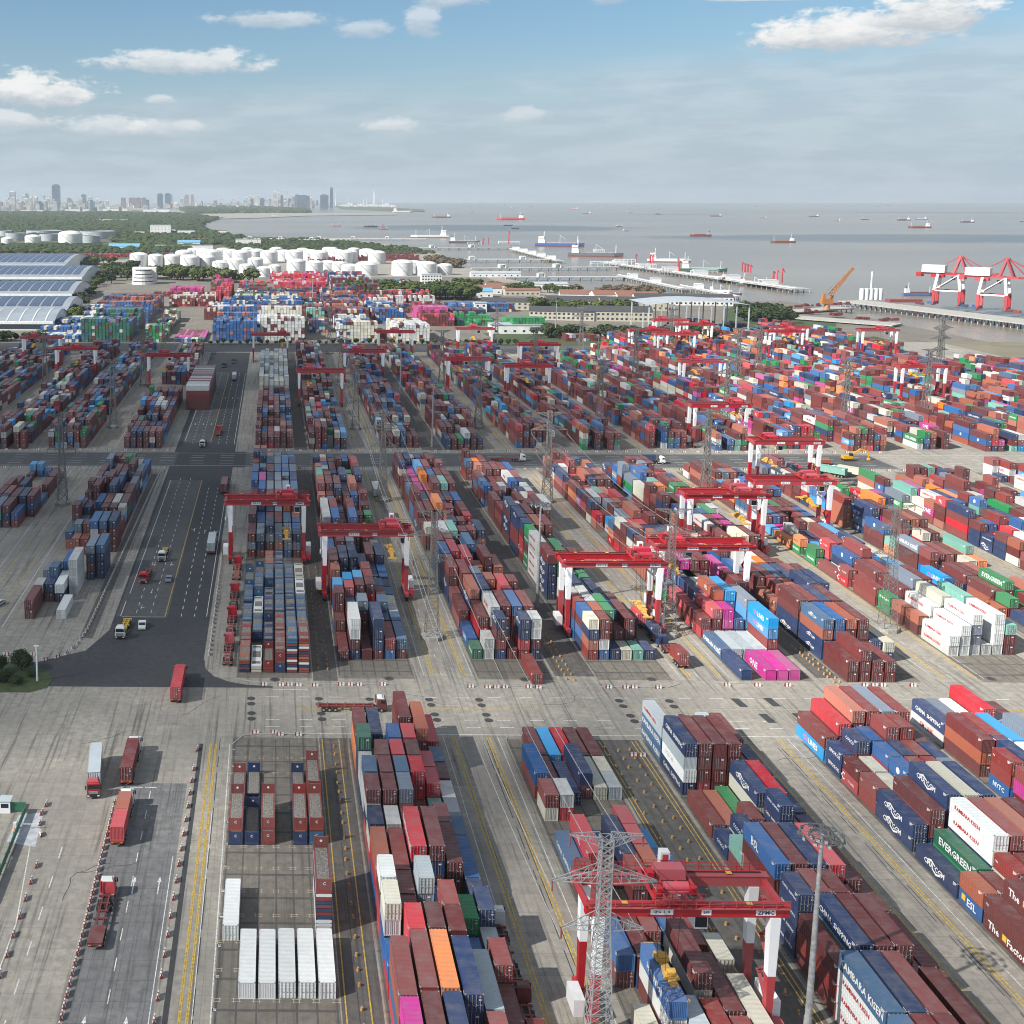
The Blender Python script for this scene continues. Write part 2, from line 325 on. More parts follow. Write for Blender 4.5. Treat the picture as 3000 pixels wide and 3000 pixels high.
# water sheet far past the last ship
wm, t, b = base_mat('silty_sea_water', 0.22)
g_ = t.nodes.new('ShaderNodeNewGeometry'); P_ = g_.outputs['Position']
mpw = t.nodes.new('ShaderNodeMapping'); mpw.inputs['Scale'].default_value = (0.25, 1.0, 1); t.links.new(P_, mpw.inputs[0])
w1 = noise(t, mpw.outputs[0], 0.0016, 5, 0.6); w2 = noise(t, P_, 0.25, 5, 0.65); w3 = noise(t, P_, 0.03, 4, 0.6)
t.links.new(mixc(t, maprange(t, w1, 0.35, 0.65), (0.155, 0.135, 0.108), (0.21, 0.185, 0.148)), b.inputs['Base Color'])
bp = t.nodes.new('ShaderNodeBump'); bp.inputs['Strength'].default_value = 0.55; bp.inputs['Distance'].default_value = 0.5
t.links.new(mth(t, 'ADD', w2, mth(t, 'MULTIPLY', w3, 2.0)), bp.inputs['Height']); t.links.new(bp.outputs[0], b.inputs['Normal'])
b.inputs['IOR'].default_value = 1.33; b.inputs['Specular IOR Level'].default_value = 0.3
seam = MB(); seam.poly([(-30000, -2000, -3), (30000, -2000, -3), (30000, 21300, -3), (-30000, 21300, -3)])
tag(seam.build('sea_water', wm), kind='structure')
# green land left and behind the terminal
sheet('woodland_ground', [(-30000, 5000), (-9000, 900), (-1300, 1150), (-560, 1480), (-300, 2080), (-60, 2150), (250, 2300), (at(1250, 745)[0], at(1250, 745)[1])] + [at(*p) for p in coast_px[6:0:-1]] + [at(660, 637), at(330, 610), (-3200, 20900), (-29900, 20900)], 0.004, M_LAND)
# the wide asphalt road and the cross roads
AR = [(-45.4, 835), (-44.0, 505), (-43.0, 290), (-47, 276), (-58, 268.5), (-130, 268.5), (-130, 259), (-50, 254.4), (0, 254.4), (0, 255.3), (-6, 256.0), (-10.5, 257.8), (-14.0, 260.8), (-16.2, 265), (-17, 272), (-17, 474), (-17, 835)]
sheet('asphalt_road', AR[::-1], 0.004, M_ASPH)
rect('older_asphalt_surface', -42.5, -28.6, 300, 452, 0.008, M_ASPO)
rect('older_asphalt_surface', -42.0, -29.2, 524, 740, 0.008, M_ASPO)
rect('cross_road', -420, 262, 476, 503, 0.006, M_ASPO)
rect('cross_road_patch', -42, -12, 474.5, 504.5, 0.010, M_ASPH)
rect('back_road', -330, 300, 839, 889, 0.006, M_ASPH); rect('back_yard', 128, 262, 860, 910, 0.007, M_ASPO)
rect('lane_surface', -29.0, -16.6, 120, 210, 0.006, M_LANE)
sheet('white_ground_panel', [(-47.0, 189), (-41.6, 187.5), (-42.4, 199), (-46.8, 198)], 0.012, plain('pale_worn_surface', (0.42, 0.44, 0.47), 0.7, 0, 0.8, 0.2))
sheet('white_ground_panel', [(-50, 171), (-45.4, 171), (-45.6, 176.5), (-50, 176.5)], 0.012, bpy.data.materials['pale_worn_surface'])
# stacking areas (darker ground), runways of the rubber tyred cranes
M0 = [-77.8, 41.2, 102.0, 162.0, 222.5, 283.0, 343.5, 404.0]
ROWS = [('A', 120, 230.5), ('B', 258.5, 470), ('C', 509, 838)]
BL = {'A1': (-7.7, 2.85), 'A2': (16.5, 2.87), 'A3': (49.7, 2.78), 'A4': (78.1, 2.78), 'A5': (111.2, 2.9), 'A6': (138.8, 2.9), 'B1': (-8.0, 2.85), 'B2': (16.2, 2.87), 'B3': (49.2, 2.87), 'B4': (77.5, 2.8), 'B5': (110.6, 2.8), 'B6': (135.0, 2.9), 'B7': (167.7, 2.88), 'B8': (196.5, 2.88), 'B9': (229.5, 2.88), 'B10': (257.5, 2.88), 'B11': (290.5, 2.88)}
for nm, (c0, pt) in BL.items():
    y0, y1 = {'A': (110, 229.5), 'B': (260, 470)}[nm[0]]
    rect('stacking_area', c0 - 0.6, c0 + 6 * pt + 0.2, y0, y1, 0.008, M_YARD)
    k = MB()
    for i in range(0, 7): k.box(c0 + i * pt - 0.33, c0 + i * pt - 0.09, y0 + 2, y1 - 1, 0.012, 0.03)
    yy = y0 + 4
    while yy < y1:
        k.box(c0 - 0.5, c0 + 6 * pt, yy, yy + 0.5, 0.012, 0.027); yy += 6.55
    tag(k.build('stacking_area_strip', M_STRIP), kind='structure')
for x0, x1, y0, y1 in ((9.8, 15.6, 110, 229.5), (67.2, 76.8, 110, 229.5), (9.6, 15.4, 258.5, 470), (67.2, 76.6, 262, 470), (129, 134.2, 262, 470), (130, 137.8, 110, 229), (9.6, 15.4, 509, 838), (67.2, 76.6, 509, 838), (-50, -46.5, 284, 462)):
    rect('crane_runway', x0, x1, y0, y1, 0.010, M_RTG)
rect('rear_yard', -250, 300, 889, 1640, 0.004, M_YARD)
kc = MB()
for (pts) in ([(-8.5, 259.5), (-4, 257.4), (2, 256.7), (30, 256.7)], [(44, 258.4), (46.5, 256.4), (50, 256.0), (92, 256.0), (95, 257.8)], [(104, 259.6), (106, 258.4), (124, 258.4)], [(133, 258.2), (152, 258.2)], [(-8.3, 226.5), (-6.2, 230.2), (-3, 231.0), (9.6, 231.0)], [(49.0, 229), (49.6, 230.6), (66.8, 231.2)]):
    for a, c in zip(pts, pts[1:]): kc.bar((a[0], a[1], .07), (c[0], c[1], .07), .3, h=.16)
tag(kc.build('kerb', CONC), kind='structure')
# long cracks sealed with tar, and cable trench covers on the crane runways
ck = MB(); rk = random.Random(3)
for (x, y, n_) in ((-34, 172, 9), (-33, 180, 7), (117, 226, 10), (60, 247, 8), (-20, 240, 8), (150, 246, 9), (-40, 226, 9), (30, 252, 7)):
    a = rk.uniform(0, 6.28)
    for i in range(n_):
        a += rk.uniform(-.7, .7); nx, ny = x + 1.6 * math.cos(a), y + 1.6 * math.sin(a); ck.bar((x, y, .016), (nx, ny, .016), .09, h=.012); x, y = nx, ny
for x in (44.2, 45.0, 104.6, 105.3, 164, 164.8, -11.0, 12.2):
    y = 125.0
    while y < 229: e = y + rk.uniform(2, 14); ck.box(x - .07, x + .07, y, min(e, 229), .012, .02); y = e + rk.uniform(0, 5)
tag(ck.build('tar_sealed_crack_marking', M_ASPH), kind='structure')
# painted lines
def lines(name, segs, mat, z=0.02):
    mb = MB()
    for (xa, ya, xb, yb, w, dash, gap) in segs:
        L = math.hypot(xb - xa, yb - ya); ux, uy = (xb - xa) / L, (yb - ya) / L; px, py = -uy * w / 2, ux * w / 2; s = 0.0
        while s < L:
            e = min(L, s + (dash or L))
            a = (xa + ux * s, ya + uy * s); c = (xa + ux * e, ya + uy * e)
            mb.quad((a[0] - px, a[1] - py, z), (a[0] + px, a[1] + py, z), (c[0] + px, c[1] + py, z), (c[0] - px, c[1] - py, z)); s = e + (gap or 1e9)
    tag(mb.build(name, mat), kind='structure')
wl, yl = [], []
for x in (-13.0, -11.9, -12.75, -11.65): yl.append((x, 120, x, 226.5, 0.2, 0, 0))
wl += [(-8.9, 226.3, -8.4, 120, 0.18, 0, 0), (-11.1, 120, -11.2, 200, 0.12, 0, 0), (-36.85, 187.5, -36.9, 120, 0.2, 3.4, 5.2), (-23.4, 207, -23.2, 120, 0.16, 3.0, 4.0), (-17.2, 185, -17.0, 120, 0.14, 0, 0), (-42.6, 188, -40.2, 166, 0.2, 0, 0), (-40.2, 166, -40.6, 120, 0.2, 0, 0), (-27.5, 208.4, -22.4, 208.4, 0.25, 2.4, 0.5),
       (-41.1, 452, -41.1, 318, 0.2, 0, 0), (-41.4, 312, -41.4, 300, 0.2, 0, 0), (-37.4, 455, -37.4, 300, 0.18, 2.6, 3.4), (-33.4, 455, -33.4, 300, 0.18, 2.6, 3.4), (-25.2, 440, -24.9, 300, 0.2, 2.6, 3.4), (-21.6, 440, -21.3, 300, 0.2, 2.6, 3.4), (-18.2, 455, -18.0, 300, 0.18, 0, 0), (-41, 299.5, -29.4, 299.5, 0.25, 0, 0),
       (-41.1, 730, -41.1, 526, 0.22, 0, 0), (-37.2, 735, -37.2, 522, 0.22, 3, 4), (-33.3, 735, -33.3, 522, 0.22, 3, 4), (-25.4, 735, -25.4, 520, 0.22, 3, 4), (-21.7, 735, -21.7, 520, 0.22, 3, 4), (-18.0, 735, -18.0, 520, 0.2, 0, 0), (-41, 524, -28, 735, 0.01, 0, 0),
       (-5, 231.4, 175, 231.4, 0.25, 0, 0), (-1.5, 238.0, 230, 239.5, 0.22, 3, 4.2), (-1.5, 234.6, 230, 235.8, 0.22, 3, 4.2), (-1.5, 249.5, 230, 251.0, 0.22, 3, 4.2), (0, 253.5, 8, 253.7, 0.25, 0, 0)]
yl += [(-29.3, 299.5, -28.6, 452, 0.22, 0, 0), (-29.0, 524, -28.6, 735, 0.25, 0, 0), (6, 243.6, 240, 245.6, 0.2, 0, 0)]
for m in M0[1:6]:
    for y0, y1 in ((120, 230.5), (262, 470), (510, 838)):
        if m > 150 and y0 < 200: pass
        for d in (-3.3, -2.7, 4.0, 4.6): yl.append((m + d, y0, m + d, y1, 0.24, 0, 0))
        wl.append((m - 5.2, y0, m - 5.2, y1, 0.13, 0, 0)); wl.append((m + 6.3, y0, m + 6.3, y1, 0.13, 0, 0))
        if y0 > 200:
            wl.append((m - 1.0, y0, m - 1.0, y1, 0.14, 2.5, 8))
for x in (67.6, 68.4, 75.2, 76.0, 128.8, 129.6, 137, 137.6, 10.4, 13.9):
    yl.append((x, 120, x, 229, 0.2, 0, 0))
for y in (477.5, 482, 486.5, 492.5, 497, 501.5): wl.append((-400, y, 400, y, 0.25, 6 if y not in (477.5, 501.5) else 0, 7))
for m in (-77.8, -138.5):
    for d in (-6.2, -2.9, 3.0, 6.0):
        for y0, y1 in ((292, 470), (510, 838)): (yl if abs(d) < 5 else wl).append((m + d, y0, m + d, y1, 0.18, 0, 0))
lines('white_road_marking', wl, LINEW); lines('yellow_road_marking', yl, LINEY, 0.024)
# turn arrows on the lanes
am = MB()
def arrow(x, y, s, d=1, turn=0):
    z = 0.022
    for a in ([(-.08, 0), (.08, 0), (.08, 2.6), (-.08, 2.6)], [(-.28, 2.6), (.28, 2.6), (0, 3.8)]): am.poly([(x + p[0] * s, y + d * p[1] * s, z) for p in (a if d > 0 else a[::-1])])
    if turn: am.poly([(x + p[0] * s, y + d * p[1] * s, z + .002) for p in [(0, 2.0), (turn * 1.0, 2.6), (turn * 1.0, 2.9), (0, 2.3)]])
for a in ((-26.0, 141, 1.2, 1, 0), (-20.2, 141, 1.2, 1, 0), (-36.6, 347, 1, -1, -1), (-31.6, 347, 1, -1, 1), (-35, 322, 1, -1, 0), (-26.9, 380, 1.2, 1, -1), (-23.2, 378, 1.2, 1, 0), (-20, 377, 1.2, 1, 1), (-36.5, 309, .9, -1, 1), (-39, 570, 1.3, -1, 0), (-35, 570, 1.3, -1, 0), (-31, 570, 1.3, -1, 0), (-27, 640, 1.3, 1, 0), (-23, 640, 1.3, 1, 0), (-20, 640, 1.3, 1, 0), (-23, 174, 1.3, 1, 0), (-18.8, 174, 1.3, 1, 0), (-45, 181, 1, 1, 0)): arrow(*a)
tag(am.build('lane_arrow_marking', LINEW), kind='structure')
dm = MB()   # drain strip beside the yellow lines and dark resurfaced patches at the crossing
dm.box(-15.25, -14.45, 120, 226.5, 0.014, 0.03)
for x, y in ((104.5, 248), (112, 248.4), (107.5, 240.2), (115, 240.6)): dm.poly([(x, y - 2.2, .026), (x + 1.9, y - 2.2, .026), (x + 1.4, y + 2.2, .026), (x - .5, y + 2.2, .026)])
tag(dm.build('drain_strip', M_ASPH), kind='structure')
# round dark manhole patches along the front cross road
mc = MB()
for cx in (-4.9, 22.0, 10.5, 35.5, 46.8, 78.4, 89.7, 150, 162):
    for y in (248.6, 245.8, 241.0, 238.3): mc.cyl((cx + (248.6 - y) * 0.03, y, 0.03), 0.95, 0.012, 14)
tag(mc.build('manhole_surface_patch', M_ASPH), kind='structure')
for x, y in ((0.5, 259.0), (27.5, 260), (59.5, 260), (89.5, 260.5), (170, 262)):
    h = MB(); h.cyl((0, 0, 0.02), 1.15, 0.05, 20); h.cyl((0, 0, 0.07), 0.8, 0.015, 16, m=1)
    tag(h.build('manhole', [M_STRIP, M_ASPH], None, (x, y, 0)), 'round cast manhole cover in the pavement in front of a container block', 'manhole cover', 'manhole covers before the container blocks')
sx_ = MB()
for x in [BL['A1'][0] + i * 2.85 - .2 for i in range(7)]:
    for y in (130, 136.3, 142.9, 149, 155.5, 162, 168.6, 175.1, 181.6, 188.2, 201.3, 214.2, 220.6): 
        for dx, dy in ((-.42, 0), (.42, 0)): sx_.box(x + dx - .04, x + dx + .04, y - .5, y + .5, .03, .038)
        for dy in (-.28, .28): sx_.box(x - .7, x + .7, y + dy - .04, y + dy + .04, .034, .042)
for c0 in (-72, -69.1, -66.2, -63.3, -60.4, -57.5):
    for y in (279, 292): sx_.box(c0 - .6, c0 + .6, y - .1, y + .1, .03, .04); sx_.box(c0 - .1, c0 + .1, y - .6, y + .6, .034, .044)
tag(sx_.build('slot_cross_marking', plain('faded_cream_marking', (0.42, 0.36, 0.26), 0.8)), kind='structure')
nb_ = MB(); nw_ = []
for i, y in enumerate(range(126, 226, 7)):
    nb_.box(-8.4 - .0, -7.75, y - .35, y + .35, .03, .036); o_ = None
tag(nb_.build('bay_number_marking', M_ASPH), kind='structure')
NUMY = list(range(126, 226, 7))
# kerb planting and grass
def island(pts, name='grass_island'):
    mb = MB(); mb.prism(pts, 0.0, 0.14, 0, 1); tag(mb.build(name, [CONC, M_GRASS]), kind='structure')
island([(-75, 250.5), (-56, 250.8), (-52.4, 253.5), (-52.0, 259), (-54.5, 263.5), (-60, 267.2), (-75, 267.8)])
rect('grass_verge', 120, 235, 878, 905, 0.008, M_GRASS); rect('grass_verge', 175, 262, 880, 960, 0.009, M_GRASS)
sheet('shore_soil', [(520, 640), (1150, 640), at(3060, 1003), at(2735, 1000), at(2640, 986), (520, 900)], 0.006, M_SOIL)
sheet('shore_grass', [at(2440, 1005), at(2560, 985), at(2640, 1005), at(2560, 1020)], 0.012, M_GRASS)
rect('factory_yard', 150, 560, 905, 1260, 0.005, M_YARD); sheet('shore_soil', [at(1640, 842), at(1760, 858), at(1900, 880), at(1860, 900), at(1640, 860)], 0.012, M_SOIL)
# ---------------- shipping containers ----------------
CW, CH = 2.44, 2.59
LEN = {1: 6.06, 2: 12.19}
def corrugated(n_len):
    """side walls, roof and blank end as real pressed profiles; origin at the middle of the base; doors are separate parts"""
    L = LEN[n_len]; mb = MB(); hx, hy = CW / 2, L / 2
    # corner posts and rails
    for sx in (-1, 1):
        for sy in (-1, 1):
            mb.box(min(sx * hx, sx * (hx - .14)), max(sx * hx, sx * (hx - .14)), min(sy * hy, sy * (hy - .16)), max(sy * hy, sy * (hy - .16)), 0, CH)
        x0, x1 = sorted((sx * hx, sx * (hx - .07)))
        mb.box(x0, x1, -hy + .16, hy - .16, 0.0, 0.16); mb.box(x0, x1, -hy + .16, hy - .16, CH - .09, CH - .004)
    for sy in (-1, 1):
        y0, y1 = sorted((sy * hy, sy * (hy - .1)))
        mb.box(-hx + .14, hx - .14, y0, y1, 0.0, 0.14); mb.box(-hx + .14, hx - .14, y0, y1, CH - .12, CH - .006)
    def wave(a, b, pitch, lo, hi):
        pts = []; n = max(2, int(round((b - a) / pitch))); p = (b - a) / n
        for i in range(n):
            s = a + i * p; pts += [(s, hi), (s + p * .26, hi), (s + p * .5, lo), (s + p * .76, lo)]
        pts.append((b, hi)); return pts
    pts = wave(-hy + .16, hy - .16, 0.56, 0, 1)
    for sx in (-1, 1):
        for (a, fa), (b, fb) in zip(pts, pts[1:]):
            xa, xb = sx * (hx - .075 + .055 * fa), sx * (hx - .075 + .055 * fb)
            q = [(xa, a, .16), (xb, b, .16), (xb, b, CH - .09), (xa, a, CH - .09)]
            mb.quad(*(q if sx > 0 else q[::-1]))
    pr = wave(-hy + .1, hy - .1, 0.9, 0, 1)
    for (a, fa), (b, fb) in zip(pr, pr[1:]):
        za, zb = CH - .045 + .03 * fa, CH - .045 + .03 * fb
        mb.quad((-hx + .07, a, za), (hx - .07, a, za), (hx - .07, b, zb), (-hx + .07, b, zb))
    pe = wave(-hx + .14, hx - .14, 0.45, 0, 1)
    for (a, fa), (b, fb) in zip(pe, pe[1:]):
        ya, yb = hy - .08 + .05 * fa, hy - .08 + .05 * fb
        mb.quad((b, yb, .14), (a, ya, .14), (a, ya, CH - .12), (b, yb, CH - .12))
    mb.quad((-hx, -hy, .05), (-hx, hy, .05), (hx, hy, .05), (hx, -hy, .05), 1)
    for sx in (-1, 1):           # pale corner castings
        for sy in (-1, 1):
            x0, x1 = sorted((sx * (hx + .006), sx * (hx - .17))); y0, y1 = sorted((sy * (hy + .006), sy * (hy - .18)))
            mb.box(x0, x1, y0, y1, CH - .11, CH + .012, 2)
    return mb
def door_leaf():
    mb = MB(); w = (CW - .28) / 2 - .012
    mb.box(0, w, -.03, .03, .15, CH - .13)
    for z in (.5, 1.05, 1.6, 2.12): mb.box(.05, w - .05, -.055, -.03, z - .07, z + .07)
    for x in (.26, .8):
        mb.box(x - .028, x + .028, -.12, -.064, .12, CH - .1, 1)
        for z in (.16, 1.2, CH - .2): mb.box(x - .07, x + .07, -.13, -.058, z - .05, z + .05, 1)
        mb.box(x - .02, x + .26, -.135, -.10, 1.02, 1.10, 1)
    return mb
def blank_end(n=0):
    mb = MB(); w = CW - .28; p = w / 9
    for i in range(9):
        a = -w / 2 + i * p
        mb.quad((a, -.02, .14), (a + p * .5, -.02, .14), (a + p * .5, -.02, CH - .12), (a, -.02, CH - .12))
        mb.quad((a + p * .5, -.02, .14), (a + p * .75, .05, .14), (a + p * .75, .05, CH - .12), (a + p * .5, -.02, CH - .12)); mb.quad((a + p * .75, .05, .14), (a + p, -.02, .14), (a + p, -.02, CH - .12), (a + p * .75, .05, CH - .12))
    return mb
BODY = {n: corrugated(n).mesh('shipping_container', [PM['m'], DARK, RODM]) for n in (1, 2)}
LEAF = door_leaf().mesh('door', [PM['m'], RODM]); BLANK = blank_end().mesh('end_wall', [PM['m']])
_dc = MB()   # small white reefer / data plate shapes for the doors
_dc.quad((.62, -.068, 1.72), (.98, -.068, 1.72), (.98, -.068, 1.92), (.62, -.068, 1.92)); _dc.quad((.62, -.068, 2.2), (1.0, -.068, 2.2), (1.0, -.068, 2.3), (.62, -.068, 2.3)); _dc.quad((.12, -.068, .78), (.3, -.068, .78), (.3, -.068, .93), (.12, -.068, .93))
PLATE = _dc.mesh('data_plate', [LETW])
_txt = {}
_sm = MB()
for zz, ya, yb in ((2.28, -.2, .75), (2.08, -.05, .75), (1.9, .3, .75)): _sm.quad((-.014, yb, zz), (-.014, ya, zz), (-.014, ya, zz + .11), (-.014, yb, zz + .11))
SMK = _sm.mesh('side_data_plate', [LETW])
def text_mesh(s, size, mat):
    k = (s, size, mat.name)
    if k in _txt: return _txt[k]
    cu = bpy.data.curves.new('lettering', 'FONT'); cu.body = s; cu.size = size; cu.align_x = 'CENTER'; cu.align_y = 'CENTER'; cu.offset = size * 0.022; cu.resolution_u = 1; cu.space_line = 0.85
    ob = bpy.data.objects.new('lettering_source', cu); COL.objects.link(ob)
    dg = bpy.context.evaluated_depsgraph_get(); me = bpy.data.meshes.new_from_object(ob.evaluated_get(dg)); me.name = 'lettering'
    if s in '()':
        for v in me.vertices: v.co.x, v.co.y = v.co.y, -v.co.x
    bpy.data.objects.remove(ob); me.materials.clear(); me.materials.append(mat); _txt[k] = me; return me
# code -> list of (text, size, material, offset along the side towards the camera, height)
LOGO = {'EV': [('EVERGREEN', 1.75, LETW, 0, 1.3)], 'ON': [('ONE', 2.2, LETW, -1.0, 1.3)], 'CO': [('COSCO', 1.35, LETW, -2.2, 1.35)], 'CH': [('CHINA  SHIPPING', 1.2, LETW, 0, 1.3)], 'CM': [('CMA CGM', 1.3, LETW, -.5, 1.35), ('(', 2.6, LETW, -1.3, 2.05), (')', 2.6, LETW, .3, .62)],
        'KK': [('KAMBARA KISEN', .95, LETR, -1.2, 1.5)], 'KB': [('KAMBARA KISEN', 1.5, LETW, 0, 1.3), ], 'HP': [('Hapag-Lloyd', 1.2, LETN, 0, 1.3)], 'BS': [('BSL', 2.0, LETW, -1.5, 1.3)], 'ES': [('ESL', 1.7, LETW, .3, 1.2), ('\u25A0', 1.3, LETY, -1.8, 1.4)], 'CU': [('CU', 1.6, LETK, -1.7, 1.3), ('LINES', 1.6, LETW, 1.5, 1.3)],
        'TS': [('T.S. LINES', 1.15, LETW, .5, 1.2), ('C', 2.1, LETW, -2.6, 1.35)], 'TF': [('The    Factory', 1.7, LETW, 0, 1.2), ('\u25A0', 1.3, LETY, -.9, 1.3)], 'NY': [('NYTC', 1.3, LETW, 0, 1.3)], 'AC': [('ACL', 1.6, LETW, 0, 1.3)], 'SM': [('SM LINE', 1.4, LETR, 0, 1.3)], 'HM': [('HYUNDAI', 1.4, LETW, 0, 1.3)],
        'C2': [('CMA CGM', .95, LETW, 0, 1.35), ('(', 1.9, LETW, -.3, 1.95)], 'CX': [('COSCO', .95, LETW, 0, 1.35)], 'SN': [('SINOKOR', 1.0, LETW, .2, 1.3)], 'GS': [('GOLD STAR', 1.2, LETW, 0, 1.4)], 'PI': [('PIL', 1.5, LETW, 0, 1.3)], 'YL': [('ESL', 1.5, LETY, -1.0, 1.3)], 'HY': [('\u25CF', 1.6, LETW, 0, 1.35)]}
def letter(parent, code, L, side=-1):
    for (s, size, mat, dy, z) in LOGO[code]:
        if L < 8 and size * len(s) * .6 > 5: size = size * .5
        o = inst('lettering', text_mesh(s, size, mat), parent, (side * (CW / 2 + .012), -dy * side * (-1), z))
        o.rotation_euler = (R(90), 0, R(-90 if side < 0 else 90))
def small_letter(parent, s, L, top=True):
    o = inst('lettering', text_mesh(s, .42, LETW), parent, (-(CW / 2 + .012), L / 2 - .75, CH - 1.15)); o.rotation_euler = (R(90), R(-90), R(-90)) if False else (R(90), 0, R(-90))
def container(x, y, z, n, colour, doors=True, logo=None, rz=0.0, label=None, group='shipping containers stacked in the yard', small=None, dirt_top=False):
    L = LEN[n]; pm = PM[colour]
    o = inst('shipping_container', BODY[n], None, (x + CW / 2, y + L / 2, z), rz, mat=[pm, None, None if colour in 'wtl' else None])
    if doors:
        inst('door', LEAF, o, (-CW / 2 + .145, -L / 2 + .06, 0), mat=[pm, RODM if colour not in 'w' else STEEL])
        d = inst('door', LEAF, o, (.006, -L / 2 + .06, 0), mat=[pm, RODM if colour not in 'w' else STEEL])
        if colour not in 'wtl': inst('data_plate', PLATE, d)
    else: inst('end_wall', BLANK, o, (0, -L / 2 + .05, 0), mat=pm)
    if colour not in 'wtl': inst('side_data_plate', SMK, o, (-CW / 2, -L / 2 + .5, 0))
    if logo: letter(o, logo, L)
    elif small: small_letter(o, small, L)
    tag(o, label or 'container', 'shipping container', group)
    return o
# stacks: block -> entries "column Y length colours(bottom to top)[:logo codes per tier]"
D = {}
D['A2'] = """0 215.3 2 oom;0 208.8 1 mnnG;0 202.2 1 nww;0 195.6 1 nwwB;0 188.9 1 rnwm;0 182.4 1 rtn;0 169.4 2 brp;0 162.9 1 rrmw;0 156.3 1 bbwt;0 149.6 1 rb;0 136.6 2 rbpM;0 124.2 2 rymk
1 215.3 2 Bnn;1 208.8 1 mg;1 202 1 mnmm;1 195.6 1 nmmm;1 189 1 mmmm;1 182.5 1 rnw;1 169.3 2 mmM;1 162.9 1 mmm;1 156.4 1 mmm;1 150.5 1 mrrr;1 138.2 2 rbpM;1 125.4 2 mmmm
2 208.9 1 nmnb;2 202.1 1 mmrr;2 195.6 1 mmmB;2 189.2 1 mnmy;2 184.0 1 mrm;2 171.4 2 mnnr:,,,KB;2 162.8 1 nyyl;2 150.7 1 mmmm;2 138.2 2 mmpo;2 125.4 2 mmmn
3 217.6 2 mmmm;3 208.9 1 mmmr;3 202 1 mmmm;3 195.6 1 rrrr;3 189 1 mm;3 171.5 2 mmnm;3 163 1 mb;3 156.4 1 mmmM;3 150.1 1 mmmm;3 136.8 2 mmnn;3 124.2 2 mr
4 212.6 2 mmmp;4 202.6 1 mmr;4 196.2 1 mrr;4 189.8 1 mc;4 183.5 1 mmm;4 171.1 2 mmm;4 156.7 1 nGg;4 150 1 nb;4 137.6 2 mtl;4 125.1 2 mmM
5 217.8 2 mr;5 209.7 1 mB;5 203.1 1 mm;5 196.2 1 nw;5 189.8 1 ny;5 183.7 1 nB;5 171.3 2 nb;5 165 1 mn;5 158.8 1 nnn;5 152.6 1 yl;5 146.4 1 mmM;5 133.9 2 mm"""
D['A3'] = """1 217.8 2 m;2 217.8 2 s;3 217.8 2 r;4 217.8 2 m;5 217.8 2 m
0 205.2 2 Mb;1 205 2 m;2 203 2 n;3 205.3 2 mn;4 204.9 2 t;5 211.3 1 t;5 205 1 l;0 197.3 1 tM;1 197.4 1 rw
0 177.7 2 B:CH;1 178.6 2 br:,PI;3 178.6 2 mn;4 187.9 1 mr;4 181.6 1 mr;5 184.6 1 s;5 178.4 1 b;4 175.2 1 mp;3 172.4 1 mM;5 172 1 nb;0 165 2 mM;2 184 1 b;2 176.5 2 m
0 152.4 2 mb;1 152.2 2 nm;4 155 2 mM;5 151.8 1 Bt;2 158 1 mM;3 158.2 1 nb;2 145.0 2 b;0 139.8 1 t;1 139.4 2 mwb:,,HM;2 132 2 Bl:,KB;3 145.2 2 mtm;3 131.5 2 mM;4 141.2 2 mm;5 136.5 2 nt:,NY;0 131 1 n;1 126.5 2 mn;4 128 2 mM;5 123.5 2 nn"""
D['A4'] = """0 219.8 2 BBl:KB,KB,KK;0 207 2 nwln:CH,CO,,CH;1 207.1 2 rmmm;2 207.1 2 mmmm;3 207.1 2 mmmm;4 219.9 2 yl;5 219.5 2 nm;4 207 2 mm;5 205.5 2 nn
0 192.2 2 M;1 192.1 2 p;2 193.6 2 g:EV;3 193.8 2 mtn:,,CM;4 193.8 2 mmr;5 192 2 mn;3 184.6 1 nnnn:CH,CH,CH,CH;4 184.8 1 mM;2 189.5 1 nM:CX,;1 185.4 1 tn:,CX;0 185 1 n:CX;0 178.6 1 Mc;1 180 1 nn:CX,CX;5 185 1 nn
0 167.2 2 mMmb:,,,BS;1 167.3 2 mmmm;2 167.3 2 nnnn;3 167.2 2 mmrr;2 180.2 1 gn;3 180 1 tb;4 167.3 2 mmm;5 176 2 mm;5 163.5 2 mm
0 159.2 1 nnnn:CH,CH,CH,CH;1 160.2 1 mmmM;2 160 1 mmmm;3 160.1 1 mmM;4 160.2 1 mn;0 146.5 2 mMm;1 147.6 2 mncn:,,CH,CH;2 147.6 2 mmmm;3 147.7 2 mmmm;4 147 2 mm;5 150.8 2 mm;4 154 1 nn
0 134.4 2 wwwB:KK,KK,KK,KB;1 134.4 2 mnnn;2 134.4 2 mmMM;3 134.9 2 tm;4 134.8 2 mmm;5 137.5 2 mm;0 121.8 2 wwwB:KK,KK,KK,;1 122 2 mmmm;2 122 2 mmmm;3 122.4 2 wl;4 122.4 2 w"""
